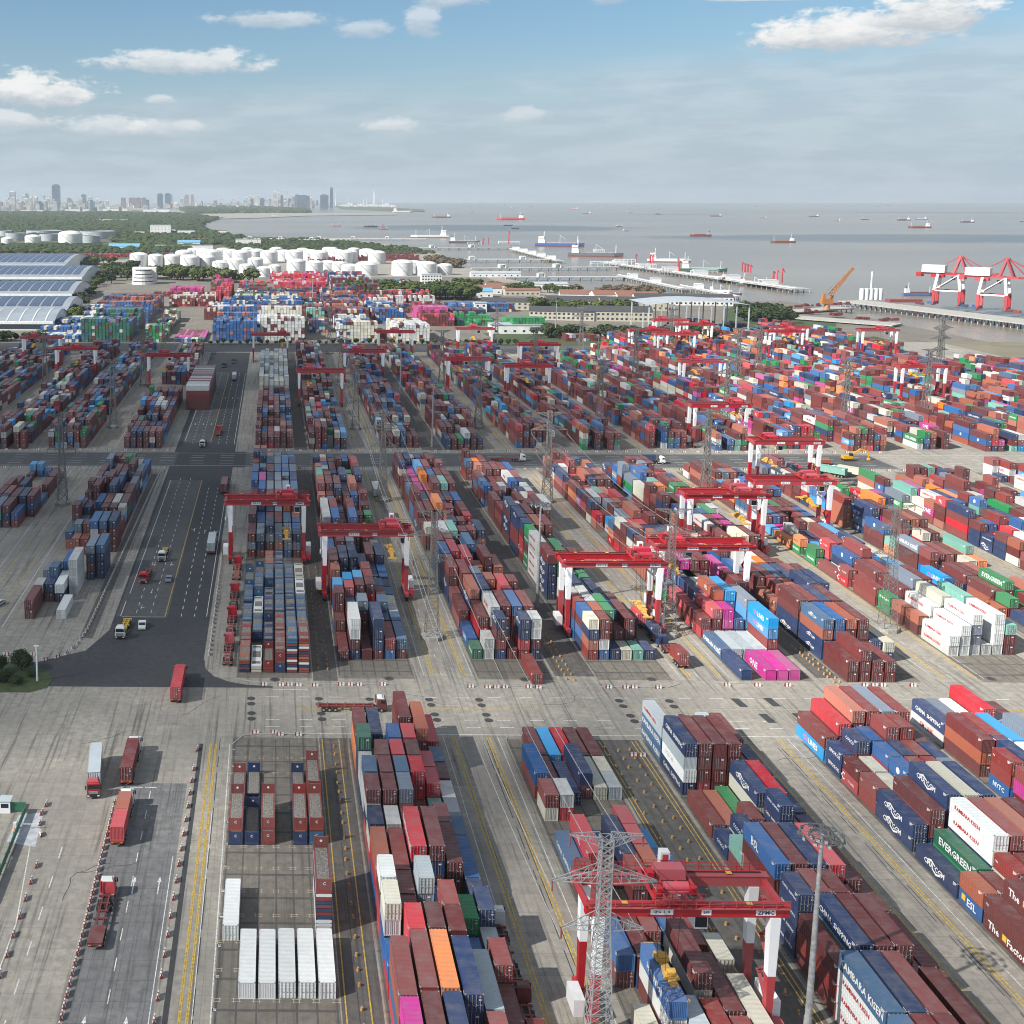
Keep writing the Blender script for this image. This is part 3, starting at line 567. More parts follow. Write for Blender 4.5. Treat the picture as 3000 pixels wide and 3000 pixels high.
D['A5'] = """0 220.7 2 sm:CU;1 221.3 2 mmr;2 221.8 2 mmmp;3 221.6 2 mmmM;4 221.6 2 mmyy;5 221.5 2 mmmM
0 213.6 1 nn:SN,SN;1 213.6 1 mmn:,,CX;2 214.4 1 mMb:,,HY;3 214.5 1 mnmM;4 214.5 1 mmmM;5 213.8 1 nnm
0 207 1 rm:TS,;1 207 1 nt;2 207.8 1 rrb:,TS,;3 208.2 1 mmn;4 208.4 1 mmM;5 207.6 1 mmn:,,CX;0 200.6 1 MM;1 200.4 1 bt;2 201.4 1 mbb:,,HY;3 201.8 1 mmM;4 201.9 1 mmM;5 201.4 1 mmy
0 188.2 2 nn:CM,CM;1 188.4 2 nMm;2 188.8 2 nnnn:,,,CM;3 188.8 2 mnnt;4 188.8 2 nnnn;5 188.9 2 nny
0 174.6 2 n:CM;1 174.8 2 gG:,EV;2 175.8 2 nnww:,,KK,KK;3 175.9 2 nmmM;4 175.9 2 mmmp;5 176 2 mmmm
0 168.2 1 bp:ES,;1 168.2 1 rm;2 169.4 1 rtM;3 169.2 1 mmm;4 169.2 1 mmmM;5 169.2 1 mmm
0 155.6 2 mm:TF,;1 156 2 mmm:,,TF;2 156.4 2 nrm;3 156.4 2 mmM;4 156.6 2 mmm;5 156.6 2 mmm;0 143 2 mm:,TF;1 143.2 2 mmm;2 143.4 2 mMm;3 143.4 2 mMm;4 143.4 2 mm;5 143.4 2 mm;1 130.4 2 mm;0 130.2 2 mm;2 130.4 2 mm"""
D['A6'] = """0 227.2 2 wn:SM,CH;1 227.4 2 ny;2 227.4 2 mw;3 228.6 2 gmr;4 228.4 2 by;5 226 2 tm
0 214.8 2 mpm;1 214.9 2 mmM;2 214.8 2 mbs;3 214.6 2 yy;4 214.8 2 nwy;5 213 2 mm
0 205.6 1 bMM:NY,,;1 205.4 2 mmn:,,CX;2 202 2 kmw;3 202 2 tbB;4 202 2 mmM;5 202 2 mm
0 192.4 2 mkM;1 192.2 2 mMp;2 189 2 tmM;3 189 2 mm;4 189 2 nmb;5 189 2 mm;0 178.6 2 mMM;1 178.8 2 mm;2 176 2 mm;3 176 2 mm"""
D['B2'] = """0 270.4 2 m;1 271.2 2 nmww;2 271.1 2 m;3 271.4 2 mnnn;4 271.4 2 bM;5 272 2 mB;0 284 1 mm;0 290.2 1 bmmm;1 284.2 1 mmm;2 284.2 1 mmmy;2 290.4 1 mmB;1 290.2 1 mnB;3 284.4 1 mmb;4 284.8 1 mn;4 290.9 1 mnB;5 284.7 1 mB;5 291 1 mw;5 297.2 1 mt;3 290.6 1 mm
0 296.7 1 tbms;1 294.6 1 mmmr;2 296.5 1 mrmm;2 303 1 mmms;1 301.2 1 mmms;3 297.5 1 mmrm;4 297.4 1 mmm;4 303.8 1 mnB;3 304 1 mmmM;3 310.4 1 mmmM;0 309.2 1 mmmp;5 304 1 nB;5 318.2 2 nb;5 310.5 1 nn;0 317.8 2 mmmm;1 319.9 2 mmnn;2 320.2 2 nnnn;3 320 2 nnn;4 331.8 2 mmm;4 319.4 2 nn;5 331 2 nnn;0 362 2 mmmw;0 374.4 2 ntmw;1 361.6 2 mnmb;1 374 2 mmmM;2 374 2 mm;3 362 2 mmmb;3 374.4 2 mmmm;4 374 1 mmm;5 374.4 1 ngg;0 335 2 nmb;1 336 2 nmmm;2 336 2 nnyy;0 348.2 2 mmm;1 348.6 2 mmm;2 348.8 2 mm;3 348.8 2 nnm;4 348.8 2 mmm;5 348.6 1 mt"""
D['B3'] = """0 272 1 G:EV;1 272 1 ww;2 272 1 nMmn:,,,C2;3 272 1 m;4 271.6 1 Mrnn:,,,C2;5 272 1 nmww;0 279.0 2 b:CU;1 280.2 2 mrm;2 280.2 2 nntw:,,,SM;3 281 2 Mnmm;4 281 2 mmmb;5 281 2 mmmM;4 257.2 2 M
0 292.2 2 Mm;0 305 1 nM;1 293.4 2 nnnp:,,CM,;2 294 2 nnnn:,,,CO;3 301.8 1 mmmp;2 307 1 nnny;4 294.6 2 mmrr;5 300 1 mmmM;3 294.6 1 nn;0 311.6 2 nnmM:,CM,,;1 306.8 2 mmmM;1 319.6 1 mmn;2 320.8 2 mMmr:,,,SN;4 321.2 2 mmmm;0 324.4 2 nnnb:,,CM,;1 326.6 2 mmmr;3 320 1 mmp;4 308 1 mp;3 333.5 2 nnnB;4 334 2 nnB;5 320 2 mmp;1 339.4 1 mmmM;0 337.6 2 nnmm;1 346.6 2 ggnw;2 347.6 2 ggnc;3 334 1 gg;3 347 1 mmmm;5 348 2 mMpn:,,,CM;4 348 1 mmmM"""
D['B4'] = """0 271.8 1 Mpnt;1 272 1 bwmM;2 272 1 n;3 272 1 t;4 272 1 c;5 272 1 n;0 278.4 1 nbmb;0 285 1 bbmM;1 278.4 1 mmMp;2 278.4 1 nmmg;2 285 1 nmgg;3 278.6 1 mm;4 279.6 1 mmm;3 285.4 2 nnb;1 285.4 2 mmww;4 286 2 mnm;5 286.4 2 mn;0 291.6 2 mmww;1 298 2 mmnn;2 298.4 2 mnn;3 298.4 2 nnn;4 299 2 nm
0 314.8 2 nnnnm:CM,CM,CM,CM,;1 314.4 2 nngg;2 314 2 nmg;3 311.6 1 mmg;0 327.6 2 wwwww:KK,KK,KK,KK,KK;1 328 2 mmmm;2 328 2 nngg;3 327 1 mmM;3 333.4 1 nnp;4 327.4 2 nnm;0 340.2 1 GgmGg:EV,EV,,EV,;1 341 1 mmmm;2 341 1 mmg;3 341 1 mmy;0 347.2 1 mrrmn:,TS,,,;0 354.4 2 nMMnn:,,,,C2;1 354.6 2 nmmp;2 354.6 2 nmmp;3 354.6 2 nmmM;0 367.6 2 mnnmn:,CM,CM,,CM;1 368 2 mmmn;2 368 2 mmmm;3 368 1 mmg"""
D['B5'] = """0 273 2 B:KB;1 273 2 l;2 273 2 l;3 273 2 l;4 273.4 2 w;0 260.4 2 n;2 260.4 2 k:ON;3 260.4 2 k;4 260.4 2 k;0 286.8 2 rm:PI,;1 286.8 2 mmr;2 286.6 1 mkk;3 286.4 1 mb;4 273.2 2 mMss:,,CU,CU;4 286.6 2 nssy;2 293.4 2 Mrrp:,PI,PI,PI;3 293 2 nbbs;0 299.4 2 mr:,AC;1 299.2 2 mmn;2 306 2 nnw;5 286.8 2 mmM;5 299.4 2 bbbm:,YL,YL,;4 300 2 mmm;0 312 2 gy;1 312 1 nnb:,,HY;2 312.2 1 nnb;3 312.4 1 nmm;0 318.6 2 mmk;1 318.8 2 mmmm;2 319 2 mkkk;3 319 2 mmmm;4 319.2 2 mmmm;5 312.4 2 kkkk"""
D['B6'] = """0 259.6 2 mm;1 259.8 2 mmm;2 259.6 2 mm;3 259.6 2 mm;0 272.8 2 nnpB:C2,C2,,C2;1 273 2 mmbb;2 273 2 mmmp;3 273 2 mmmm;4 272 2 nn;5 271.4 2 nt;0 286.4 2 nnmm:CM,,,;1 286.6 2 mmMM;2 286.4 2 nnnn:,,,CM;3 286.4 2 mmmm;0 299.8 2 mp;1 299.6 2 nMM;2 299.6 2 mnp:,CM,;3 299.6 2 nnnn;4 299.6 2 nnnn"""
D['B7'] = """0 275.6 2 ww:KK,KK;1 276 2 www:,KK,KK;2 276.4 2 wyyw:,,KK,KK;3 276.6 1 w;4 276.8 2 wwww:,,,KK;5 276.6 2 mmc;0 289.6 1 mp;0 296.4 1 mp;0 303.4 1 gg:,EV;1 289.4 2 www:,KK,KK;2 290 2 mnwt;3 290 2 tww;4 290 2 mmmc;5 290 2 tkp:,ON,;0 311 2 MM;1 303.4 2 mnm;2 303.6 2 mwyy:,SM,KB,;3 303.8 2 mmmm;4 303.6 2 mtk:,,ON;5 303.6 2 rwss:,,CU,CU;1 317 2 mMm;2 317 2 mmM:;3 317.2 2 mmn:,,CM;4 317.4 2 mss:,CU,CU;0 326.6 1 rM:TS,TS;0 333.2 2 M;1 330.6 2 tnb:,,HY;2 330.6 2 nnMM;3 331 1 mss;4 331 2 mtt;0 347 1 gg:EV,;1 344.6 1 nrr:,,TS;2 344.8 2 mMM;3 345 1 gg;4 345 2 mnn:,,CM"""
def parse(block):
    c0, pt = BL[block]; out = []
    for e in D[block].replace('\n', ';').split(';'):
        if not e.strip(): continue
        a, b, c, r = e.split(None, 3); cols, _, lg = r.partition(':'); lg = lg.split(',') if lg else []
        out.append(dict(b=block, c=int(a), x=c0 + int(a) * pt, y=float(b), n=int(c), cols=cols.strip(), lg=lg))
    return out
STACKS = []
for k in D: STACKS += parse(k)
rng = random.Random(41)
TXT = {'n': ['CM', 'CO', 'CH', None], 'b': ['HY', 'YL', None], 'g': ['EV'], 'G': ['EV'], 'k': ['ON'], 'r': ['TS', 'PI', None], 's': ['CU', None], 'w': ['KK', 'SM', None], 'o': ['HP'], 'y': [None, 'KB']}
def weights(w): return [k for k, n in w.items() for _ in range(n)]
PAL = {'mid': weights(dict(m=44, M=18, p=5, n=14, b=8, B=5, r=4, s=2, g=4, w=4, t=4, y=4, c=2, k=1, o=1)), 'sun': weights(dict(m=34, M=18, p=8, n=12, b=7, B=3, r=5, s=4, g=5, w=7, t=4, y=3, c=2, k=3, o=2)),
       'b1': weights(dict(n=4, B=6, y=6, p=4, b=4, m=5, k=1)), 'lw': weights(dict(w=10, t=6, l=3, n=1)), 'left': weights(dict(m=38, M=14, n=14, b=9, B=5, s=5, g=4, w=5, t=5, y=4, r=3, G=2))}
def fill(block, x0, pt, y0, y1, pal, ncol=6, hmax=4, hmin=1, dens=.93, skip=None, seed=1, pure=0.33, wall=0.0):
    r = random.Random(seed); ph = [r.uniform(0, 6.28) for _ in range(6)]
    occ = [(s['c'], s['y'], s['y'] + LEN[s['n']]) for s in STACKS if s['b'] == block]
    y = y0; runcol = None
    bays = []
    while y + 6.1 < y1:
        n = 2 if (r.random() < .55 and y + 12.3 < y1) else 1; bays.append((y, n)); y += 6.75 * n - (0.3 if n == 2 else 0)
    for c in range(ncol):
        yy = y0; last = 3
        for (y, n) in bays:
            subs = [(y, n)] if n == 1 or r.random() < .82 else [(y, 1), (y + 6.3, 1)]
            for (ys, nn) in subs:
                if any(o[0] == c and ys < o[2] + .1 and ys + LEN[nn] > o[1] - .1 for o in occ): continue
                if r.random() > dens: continue
                f = .5 + .28 * math.sin(ys * .045 + ph[0]) + .2 * math.sin(ys * .13 + c * .9 + ph[1]) + r.uniform(-.28, .28)
                t = max(hmin, min(hmax, int(round(hmin + (hmax - hmin) * f)))) if not wall else hmax - (1 if r.random() < wall else 0)
                p = PAL[pal]
                if r.random() < pure or runcol is None: runcol = r.choice(p)
                cols = ''.join((runcol if r.random() < pure else r.choice(p)) for _ in range(t))
                lg = [(r.choice(TXT[k]) if (k in TXT and r.random() < .55) else '') or '' for k in cols]
                STACKS.append(dict(b=block, c=c, x=x0 + c * pt, y=ys, n=nn, cols=cols, lg=lg))
for b_, y0, y1, pal, hm, sd in (('B2', 386.5, 468, 'mid', 4, 3), ('B3', 360.4, 468, 'mid', 4, 4), ('B4', 380.8, 468, 'mid', 4, 5), ('B5', 331.8, 468, 'sun', 4, 6), ('B6', 312.4, 468, 'sun', 4, 7), ('B7', 357.6, 468, 'sun', 3, 8)):
    fill(b_, BL[b_][0], BL[b_][1], y0, y1, pal, hmax=hm, hmin=2 if hm > 3 else 1, dens=.9, seed=sd)
fill('B8', 196.5, 2.88, 276, 470, 'sun', hmax=4, hmin=1, dens=.86, seed=9); fill('B9', 229.5, 2.88, 300, 450, 'sun', hmax=4, hmin=1, dens=.85, seed=10)
fill('B10', 257.5, 2.88, 330, 466, 'sun', hmax=3, hmin=1, dens=.8, seed=11); fill('B11', 290.5, 2.88, 340, 466, 'sun', hmax=4, dens=.85, seed=12)
fill('B1', -8.0, 2.85, 352, 472, 'b1', hmax=4, hmin=3, dens=.97, seed=13)
fill('C1', -8.0, 2.85, 512, 640, 'mid', hmax=4, hmin=2, seed=14); fill('C1', -8.0, 2.85, 640, 760, 'lw', hmax=5, hmin=4, dens=.97, seed=15)
cx = {'C2': 16.2, 'C3': 49.2, 'C4': 77.5, 'C5': 110.6, 'C6': 139, 'C7': 170, 'C8': 198.5, 'C9': 229.5, 'C10': 257.5, 'C11': 290.5, 'C12': 318.5, 'C13': 351, 'C14': 379, 'C15': 411}
for i, (k, x) in enumerate(cx.items()):
    y1 = [838, 838, 838, 838, 838, 800, 800, 838, 838, 838, 838, 838, 838, 838, 838][i] if i < 15 else 838
    fill(k, x, 2.87, 510 + (4 if i % 2 else 0), y1, 'sun' if x > 190 else 'mid', hmax=4, hmin=2 if x < 300 else 1, dens=.9, seed=30 + i)
for i, (x, y0, y1, hm) in enumerate(((440, 560, 800, 3), (471, 600, 800, 3), (499, 620, 780, 3), (262, 846, 925, 3), (290, 846, 930, 3), (318, 852, 960, 3), (352, 846, 985, 4), (381, 850, 990, 3), (412, 850, 985, 4), (442, 840, 960, 3))):
    fill('E%d' % i, x, 2.88, y0, y1, 'sun', hmax=hm, hmin=1, dens=.88, seed=90 + i)
for i, (x, y0, y1, hm) in enumerate(((-67.5, 362, 468, 4), (-101.8, 384, 468, 3), (-67.5, 511, 640, 4), (-67.5, 690, 838, 3), (-101.8, 511, 838, 4), (-128.5, 508, 838, 4), (-162, 560, 838, 4), (-190, 640, 838, 3), (-222, 700, 838, 3))):
    fill('L%d' % i, x, 2.88, y0, y1, 'left', hmax=hm, hmin=1 if i < 2 else 2, dens=.6 if i == 1 else .88, seed=60 + i)
D2 = """0 297.6 2 mm;3 297.6 2 w:PI;0 310.4 1 nw;1 311 1 mn;2 310.8 2 nw;3 316.8 2 wwww;1 317.8 1 nbB;2 323.2 2 nnb;4 330 2 nmny;5 331 2 nnnB;0 323 1 ny;1 324.6 1 mn;3 356 2 tttb;4 356.2 2 ttmB;5 357 2 mmmn;2 354 1 MM;1 354.5 1 pp;0 360 1 p"""
BL['LB'] = (-67.0, 2.88); D['LB'] = D2; STACKS += [s for s in parse('LB')]
# a pile of 40-foot boxes lying crosswise beside the road, built as rows of stacks
CROSS = []
for i in range(30):
    CROSS.append((-46.5 + random.uniform(-.1, .1), 606.2 + i * 2.62, 5, ['m', 'm', 'm', 'M', 'w' if i < 3 else random.choice('mmmlltM')]))
# yard beyond the back road: tall blocks of empties
FAR = [(-78, -52, 895, 960, 2, 'km'), (-150, -62, 1310, 1330, 3, 'mr'), (126, 150, 1125, 1200, 4, 'mnr'), (122, 170, 1200, 1286, 5, 'mrnw'), (-58, -46, 1190, 1330, 4, 'mMn'), (-186, -156, 1210, 1330, 2, 'mnb'), (172, 230, 1010, 1012, 1, 'm'), (-16, 54, 1062, 1076, 5, 'mMn'), (-108, -62, 1190, 1300, 4, 'mrwt'), (-36, 50, 1190, 1320, 5, 'bnrgmp'), (92, 128, 1190, 1285, 5, 'mnbrt'), (-76, -62, 1390, 1560, 4, 'mgkr'), (-5, 120, 1510, 1590, 5, 'rmkwr'), (176, 240, 1140, 1200, 3, 'mnbt'), (60, 92, 905, 925, 3, 'nm'), (-150, -111, 893, 1010, 8, 'GmwbBbn'), (-153, -112, 1030, 1190, 6, 'bmBpn'), (-100, -84, 893, 1080, 5, 'mpgnt'), (-48, -11.5, 903, 1010, 6, 'bbbnbp'), (-50, -10, 1020, 1180, 6, 'bbnpw'), (-64, -52, 1060, 1180, 4, 'mtnw'), (-13, 25, 906, 1060, 7, 'wlmwtm'), (30, 48, 960, 1180, 5, 'mpnwc'), (52, 82, 900, 1010, 6, 'wtnlmb'), (50, 86, 1024, 1260, 6, 'mpnbt'),
       (96, 125, 903, 985, 5, 'twlmw'), (132, 160, 1010, 1120, 6, 'kkmrm'), (162, 196, 1015, 1130, 4, 'gGncm'), (199, 228, 958, 1010, 5, 'ggggG'), (92, 120, 1030, 1180, 5, 'nmwtb'), (-40, 30, 1080, 1300, 6, 'twmtnb'), (-60, -44, 1200, 1380, 7, 'rrkmM'), (-40, -5, 1200, 1450, 5, 'ggbrm'), (0, 60, 1320, 1500, 6, 'rkrmw'), (70, 120, 1290, 1520, 6, 'mnwmGb'), (-120, -80, 1330, 1380, 3, 'kmr'), (128, 170, 1290, 1500, 5, 'nbmst'),
       (-240, -110, 2160, 2230, 3, 'mrrs'), (-560, -260, 2160, 2260, 3, 'mrrrm'), (-190, -150, 893, 1200, 3, 'wtb'), (230, 256, 905, 950, 3, 'ywmn'), (60, 120, 1960, 2120, 4, 'mmrMw'), (120, 260, 2050, 2190, 4, 'mMrmm')]
for k, (x0, x1, y0, y1, h, cs) in enumerate(FAR):
    rr = random.Random(200 + k); nc = max(1, int((x1 - x0) / 2.7)); y = y0; rowh = h
    cur = cs[0]; far = y0 > 1150
    while y + 12.3 < y1:
        hh = h + rr.choice((-1, 0, 0, -2)) - (0 if y < y0 + 20 else rr.choice((0, 1, 2)))
        if rr.random() < .5: cur = rr.choice(cs)
        for c in range(nc):
            t = max(1, hh + (rr.choice((-1, 0)) if rr.random() < .5 else 0) - (2 if (c < 3 and k in (0, 1, 6)) else 0))
            if far and rr.random() < .12: continue
            cols = ''.join(cur if rr.random() < .62 else rr.choice(cs) for _ in range(t))
            if k == 0 and y < y0 + 5: cols = ''.join('G' if (6 < c < 12 and j < 7) else ('w' if (c > 5 or rr.random() < .6) else rr.choice('bnb')) for j in range(t))
            STACKS.append(dict(b='F%d' % k, c=c, x=x0 + c * 2.7, y=y, n=2, cols=cols, lg=[], far=1))
        y += 12.9 if not far else 14.5
# --- which containers can be seen, and which 300 show largest
byc = {}
for s in STACKS: byc.setdefault((s['b'], s['c']), []).append(s)
def hgt(b, c, y):
    for s in byc.get((b, c), ()):
        if s['y'] - .3 <= y <= s['y'] + LEN[s['n']] + .3: return len(s['cols'])
    return 0
def on_screen(x, y, z):
    v = Vector((x, y, z - CAMZ)); zc = v.dot(_f)
    if zc < 5: return None
    px, py = 750 + 3380 * v.dot(_r) / zc, 1069 - 3380 * v.dot(_u) / zc
    return (px, py) if (-60 < px < 3060 and -60 < py < 3060) else None
cand = []
for s in STACKS:
    if s.get('far'): continue
    L = LEN[s['n']]; T = len(s['cols']); ym = s['y'] + L / 2; side = -1 if s['x'] > -3 else 1
    lh = hgt(s['b'], s['c'] + side, ym); lh = min(lh, max(hgt(s['b'], s['c'] + side, s['y'] + 1), 0))
    fh = hgt(s['b'], s['c'], s['y'] - 3.2)
    for t in range(T):
        vis = (t == T - 1) or t >= lh or t >= fh
        c0_ = on_screen(s['x'] + 1.2, s['y'], t * CH) or on_screen(s['x'] + 1.2, s['y'] + L, t * CH + CH)
        if not c0_: continue
        expo = (1.6 if t == T - 1 else 0) + (1.0 if t >= lh else 0) * abs(s['x'] - 3) / 110 + (0.5 if t >= fh else 0)
        if vis: cand.append((expo * L / (s['y'] ** 2), s, t))
cand.sort(key=lambda a: -a[0])
CHOSEN = {(id(s), t) for _, s, t in cand[:297]}
CNAME = {k: v[0] for k, v in CC.items()}; CNAME['m'] = 'dark maroon'; CNAME['M'] = 'brown red'; CNAME['p'] = 'rust orange'; CNAME['B'] = 'dusty blue'; CNAME['l'] = 'pale grey'; CNAME['b'] = 'blue'
ORD = ['first', 'second', 'third', 'fourth', 'fifth', 'sixth', 'seventh', 'eighth', 'ninth', 'tenth', 'eleventh', 'twelfth', 'thirteenth', 'fourteenth', 'fifteenth', 'sixteenth', 'seventeenth', 'eighteenth', 'nineteenth', 'twentieth', 'twenty-first', 'twenty-second', 'twenty-third', 'twenty-fourth']
WHERE = {'A2': 'beside the empty flat racks', 'A3': 'under the big front crane', 'A4': 'around the tall floodlight', 'A5': 'past the empty truck lane', 'A6': 'at the right picture edge', 'B1': 'behind stacked flat racks', 'B2': 'under the second-row crane', 'B3': 'behind the lattice pylon', 'B4': 'under the spreader-lowering crane',
         'B5': 'behind three magenta boxes', 'B6': 'behind four maroon boxes', 'B7': 'around the white stacks', 'LB': 'left of the asphalt road', 'B8': 'beyond the white stacks'}
def joined_text(codes, far): pass
used_labels = {}
MV, MF, MM, MR = [], [], [], []
matlist = [PMC[k] for k in CK] + [DARK, RODM, LETW, LETR, LETN, LETY, LETK]; MI = {k: i for i, k in enumerate(CK)}; MIX = {m.name: len(CK) + i for i, m in enumerate([DARK, RODM, LETW, LETR, LETN, LETY, LETK])}
def mass_box(x, y, z, n, k, detail, logo=None, rot=False):
    L = LEN[n]; b = len(MV); mi = MI[k]; rv = rng.random(); W_ = CW
    if rot: W_, L = L, CW
    x0, x1, y0, y1, z0, z1 = x, x + W_, y, y + L, z + .03, z + CH
    def q(a, b_, c, d, m):
        j = len(MV); MV.extend((a, b_, c, d)); MF.append((j, j + 1, j + 2, j + 3)); MM.append(m); MR.append(rv)
    q((x0, y0, z1), (x1, y0, z1), (x1, y1, z1), (x0, y1, z1), mi); q((x0, y1, z0), (x0, y0, z0), (x0, y0, z1), (x0, y1, z1), mi); q((x1, y0, z0), (x1, y1, z0), (x1, y1, z1), (x1, y0, z1), mi); q((x1, y1, z0), (x0, y1, z0), (x0, y1, z1), (x1, y1, z1), mi)
    q((x0, y0, z0), (x0, y1, z0), (x1, y1, z0), (x1, y0, z0), mi)
    if detail and not rot:
        # door end set back inside its frame, with the two leaves' rods
        f = .12; yi = y0 + .09
        o = [(x0, y0, z0), (x1, y0, z0), (x1, y0, z1), (x0, y0, z1)]; i = [(x0 + f, y0, z0 + f), (x1 - f, y0, z0 + f), (x1 - f, y0, z1 - f), (x0 + f, y0, z1 - f)]; d = [(p[0], yi, p[2]) for p in i]
        for a in range(4):
            c = (a + 1) % 4; q(o[a], o[c], i[c], i[a], mi); q(i[a], i[c], d[c], d[a], mi)
        q(d[0], d[1], d[2], d[3], mi)
        if detail > 1:
            dark = MIX[DARK.name]; rod = MIX[RODM.name]
            for fx, w_, m in ((.5, .05, dark), (.2, .07, rod), (.38, .07, rod), (.62, .07, rod), (.8, .07, rod)):
                xx = x0 + f + fx * (W_ - 2 * f); q((xx - w_ / 2, yi - .05, z0 + f), (xx + w_ / 2, yi - .05, z0 + f), (xx + w_ / 2, yi - .05, z1 - f), (xx - w_ / 2, yi - .05, z1 - f), m)
            if k not in 'wtl': q((x1 - .95, yi - .06, z1 - .75), (x1 - .5, yi - .06, z1 - .75), (x1 - .5, yi - .06, z1 - .5), (x1 - .95, yi - .06, z1 - .5), MIX[LETW.name])
    else: q((x0, y0, z0), (x1, y0, z0), (x1, y0, z1), (x0, y0, z1), mi)
    if logo and not rot:
        for (s, size, mat, dy, zz) in LOGO[logo]:
            if L < 8 and size * len(s) * .6 > 5: size *= .5
            me = text_mesh(s, size, mat); j = len(MV); m = MIX[mat.name]; yc = y0 + L / 2
            MV.extend([(x0 - .03, yc - dy - v.co.x, z + zz + v.co.y) for v in me.vertices])
            for p in me.polygons: MF.append(tuple(j + a for a in p.vertices)); MM.append(m); MR.append(.5)
nind = 0
bayidx = {}
for s in STACKS:
    if s.get('far'): continue
    bayidx.setdefault((s['b'], s['c']), []).append(s['y'])
for s in STACKS:
    T = len(s['cols']); dist = s['y']
    for t, k in enumerate(s['cols']):
        lg = s['lg'][t] if t < len(s['lg']) else ''
        z = t * (CH + .02); jx = rng.uniform(-.05, .05); jy = rng.uniform(-.08, .08)
        if (id(s), t) in CHOSEN:
            bi = sorted(bayidx[(s['b'], s['c'])]).index(s['y'])
            tier = 'topmost' if t == T - 1 else ('ground tier' if t == 0 else ORD[t] + ' tier'); size = 'short' if s['n'] == 1 else 'long'
            lab = f"{size} {CNAME[k]} container, {tier}, {ORD[s['c']]} column, {ORD[min(bi, 23)]} bay {WHERE.get(s['b'], 'in the middle rows')}"
            nind += 1
            container(s['x'] + jx, s['y'] + jy, z, s['n'], k, doors=not (k in 'k' and rng.random() < .8) and rng.random() > .12, logo=lg or None, label=lab, small='TEX' if (k in 'mMp' and not lg and rng.random() < .5) else None)
        else:
            det = 2 if dist < 560 else (1 if dist < 1300 else 0)
            mass_box(s['x'] + jx, s['y'] + jy, z, s['n'], k, det, lg if (lg and dist < 620 and s['x'] > 40) else None)
for (x, y, h, cs) in CROSS:
    for t in range(h): mass_box(x, y, t * 2.6, 2, cs[t], 0, rot=True)
me = bpy.data.meshes.new('stacked_containers'); me.from_pydata(MV, [], MF)
for m_ in matlist: me.materials.append(m_)
me.polygons.foreach_set('material_index', MM); a_ = me.attributes.new('rnd', 'FLOAT', 'FACE'); a_.data.foreach_set('value', MR); me.update()
so_ = bpy.data.objects.new('stacked_containers', me); COL.objects.link(so_)
tag(so_, 'colourful containers stacked in long rows filling the yard towards the sea', 'container stacks', kind='stuff')
print('containers:', nind, 'mass faces', len(MF))
# white reefer boxes and flat racks in the nearest left block
for i, d in enumerate((False, False, True, True, True)):
    container(-4.8 + i * 2.86, 149.3 - (.0 if i < 2 else -.25), 0, 2, 'w', doors=d, label=['leftmost white box of the five parked side by side', 'second white box of the five, ribbed blank end', 'middle white box of the five, door end showing', 'fourth white box of the five parked in a row', 'rightmost white box of the five, below the flat racks'][i], group='white containers side by side in the front left block')
container(-7.6, 162.3, 0, 2, 'w', label='single white box standing apart behind the row of five', group='white containers side by side in the front left block')
# ---------------- flat racks ----------------
WOOD = plain('grey_deck_planks', (0.20, 0.185, 0.165), 0.85, 0, 3.0, 0.4)
PLANKS = {}
for n_ in (1, 2):
    L = LEN[n_]; mb = MB()
    for i in range(6): mb.box(-.98 + i * .33, -.98 + i * .33 + .31, -L / 2 + .5, L / 2 - .5, .60, .64 + .006 * (i % 2))
    PLANKS[n_] = mb.mesh('deck_plank', [WOOD])
def rack_deck(n_len):
    L = LEN[n_len]; mb = MB(); hx = CW / 2
    for sx in (-1, 1):
        x0, x1 = sorted((sx * hx, sx * (hx - .2))); mb.box(x0, x1, -L / 2, L / 2, .1, .64)
    for y in (-L / 2, L / 2 - .5): mb.box(-hx + .2, hx - .2, y, y + .5, .12, .63)
    for sx in (-1, 1):
        for sy in (-1, 1):
            mb.box(sx * 1.13 - .09, sx * 1.13 + .09, sy * (L / 2 - .1) - .1, sy * (L / 2 - .1) + .1, 0, .14, 1)
    return mb.mesh('flat_rack', [PM['M'], DARK])
RD = {n: rack_deck(n) for n in (1, 2)}
ew = MB(); ew.box(-CW / 2, CW / 2, -.09, .09, .65, 2.45); ew.box(-CW / 2, -CW / 2 + .2, -.13, .13, .65, 2.59); ew.box(CW / 2 - .2, CW / 2, -.13, .13, .65, 2.59)
for i in range(5): ew.box(-.9 + i * .4, -.75 + i * .4, -.12, -.09, .7, 2.4)
EW = ew.mesh('end_wall', [PM['M']])
em = MB(); em.cyl((0, -.14, 1.75), .22, .02, 12, axis='y'); EMB = em.mesh('emblem', [LETW])
fold = MB(); fold.box(-CW / 2, CW / 2, -.06, .06, .64, .74); FOLD = fold.mesh('folded_end_wall', [PM['M']])
def rack(x, y, z, n, k, upright=True, emblem=True, label=None, group='flat racks stacked in the yard'):
    L = LEN[n]; o = inst('flat_rack', RD[n], None, (x + CW / 2, y + L / 2, z), mat=[PM[k], None])
    inst('deck_plank', PLANKS[n], o)
    if upright:
        for sy in (-1, 1):
            e = inst('end_wall', EW, o, (0, sy * (L / 2 - .16), 0), mat=PM[k])
            if emblem and sy > 0: inst('emblem', EMB, e)
            if emblem and sy < 0 and k != 'w':
                t_ = inst('lettering', text_mesh('C', .7, LETW), e, (0, -.15, 1.7)); t_.rotation_euler = (R(90), 0, 0)
    else:
        for sy in (-1, 1): inst('folded_end_wall', FOLD, o, (0, sy * L * .25, 0), mat=PM[k], scale=(.93, 18 if n == 2 else 9, 1))
    tag(o, label or 'flat rack', 'flat rack', group); return o
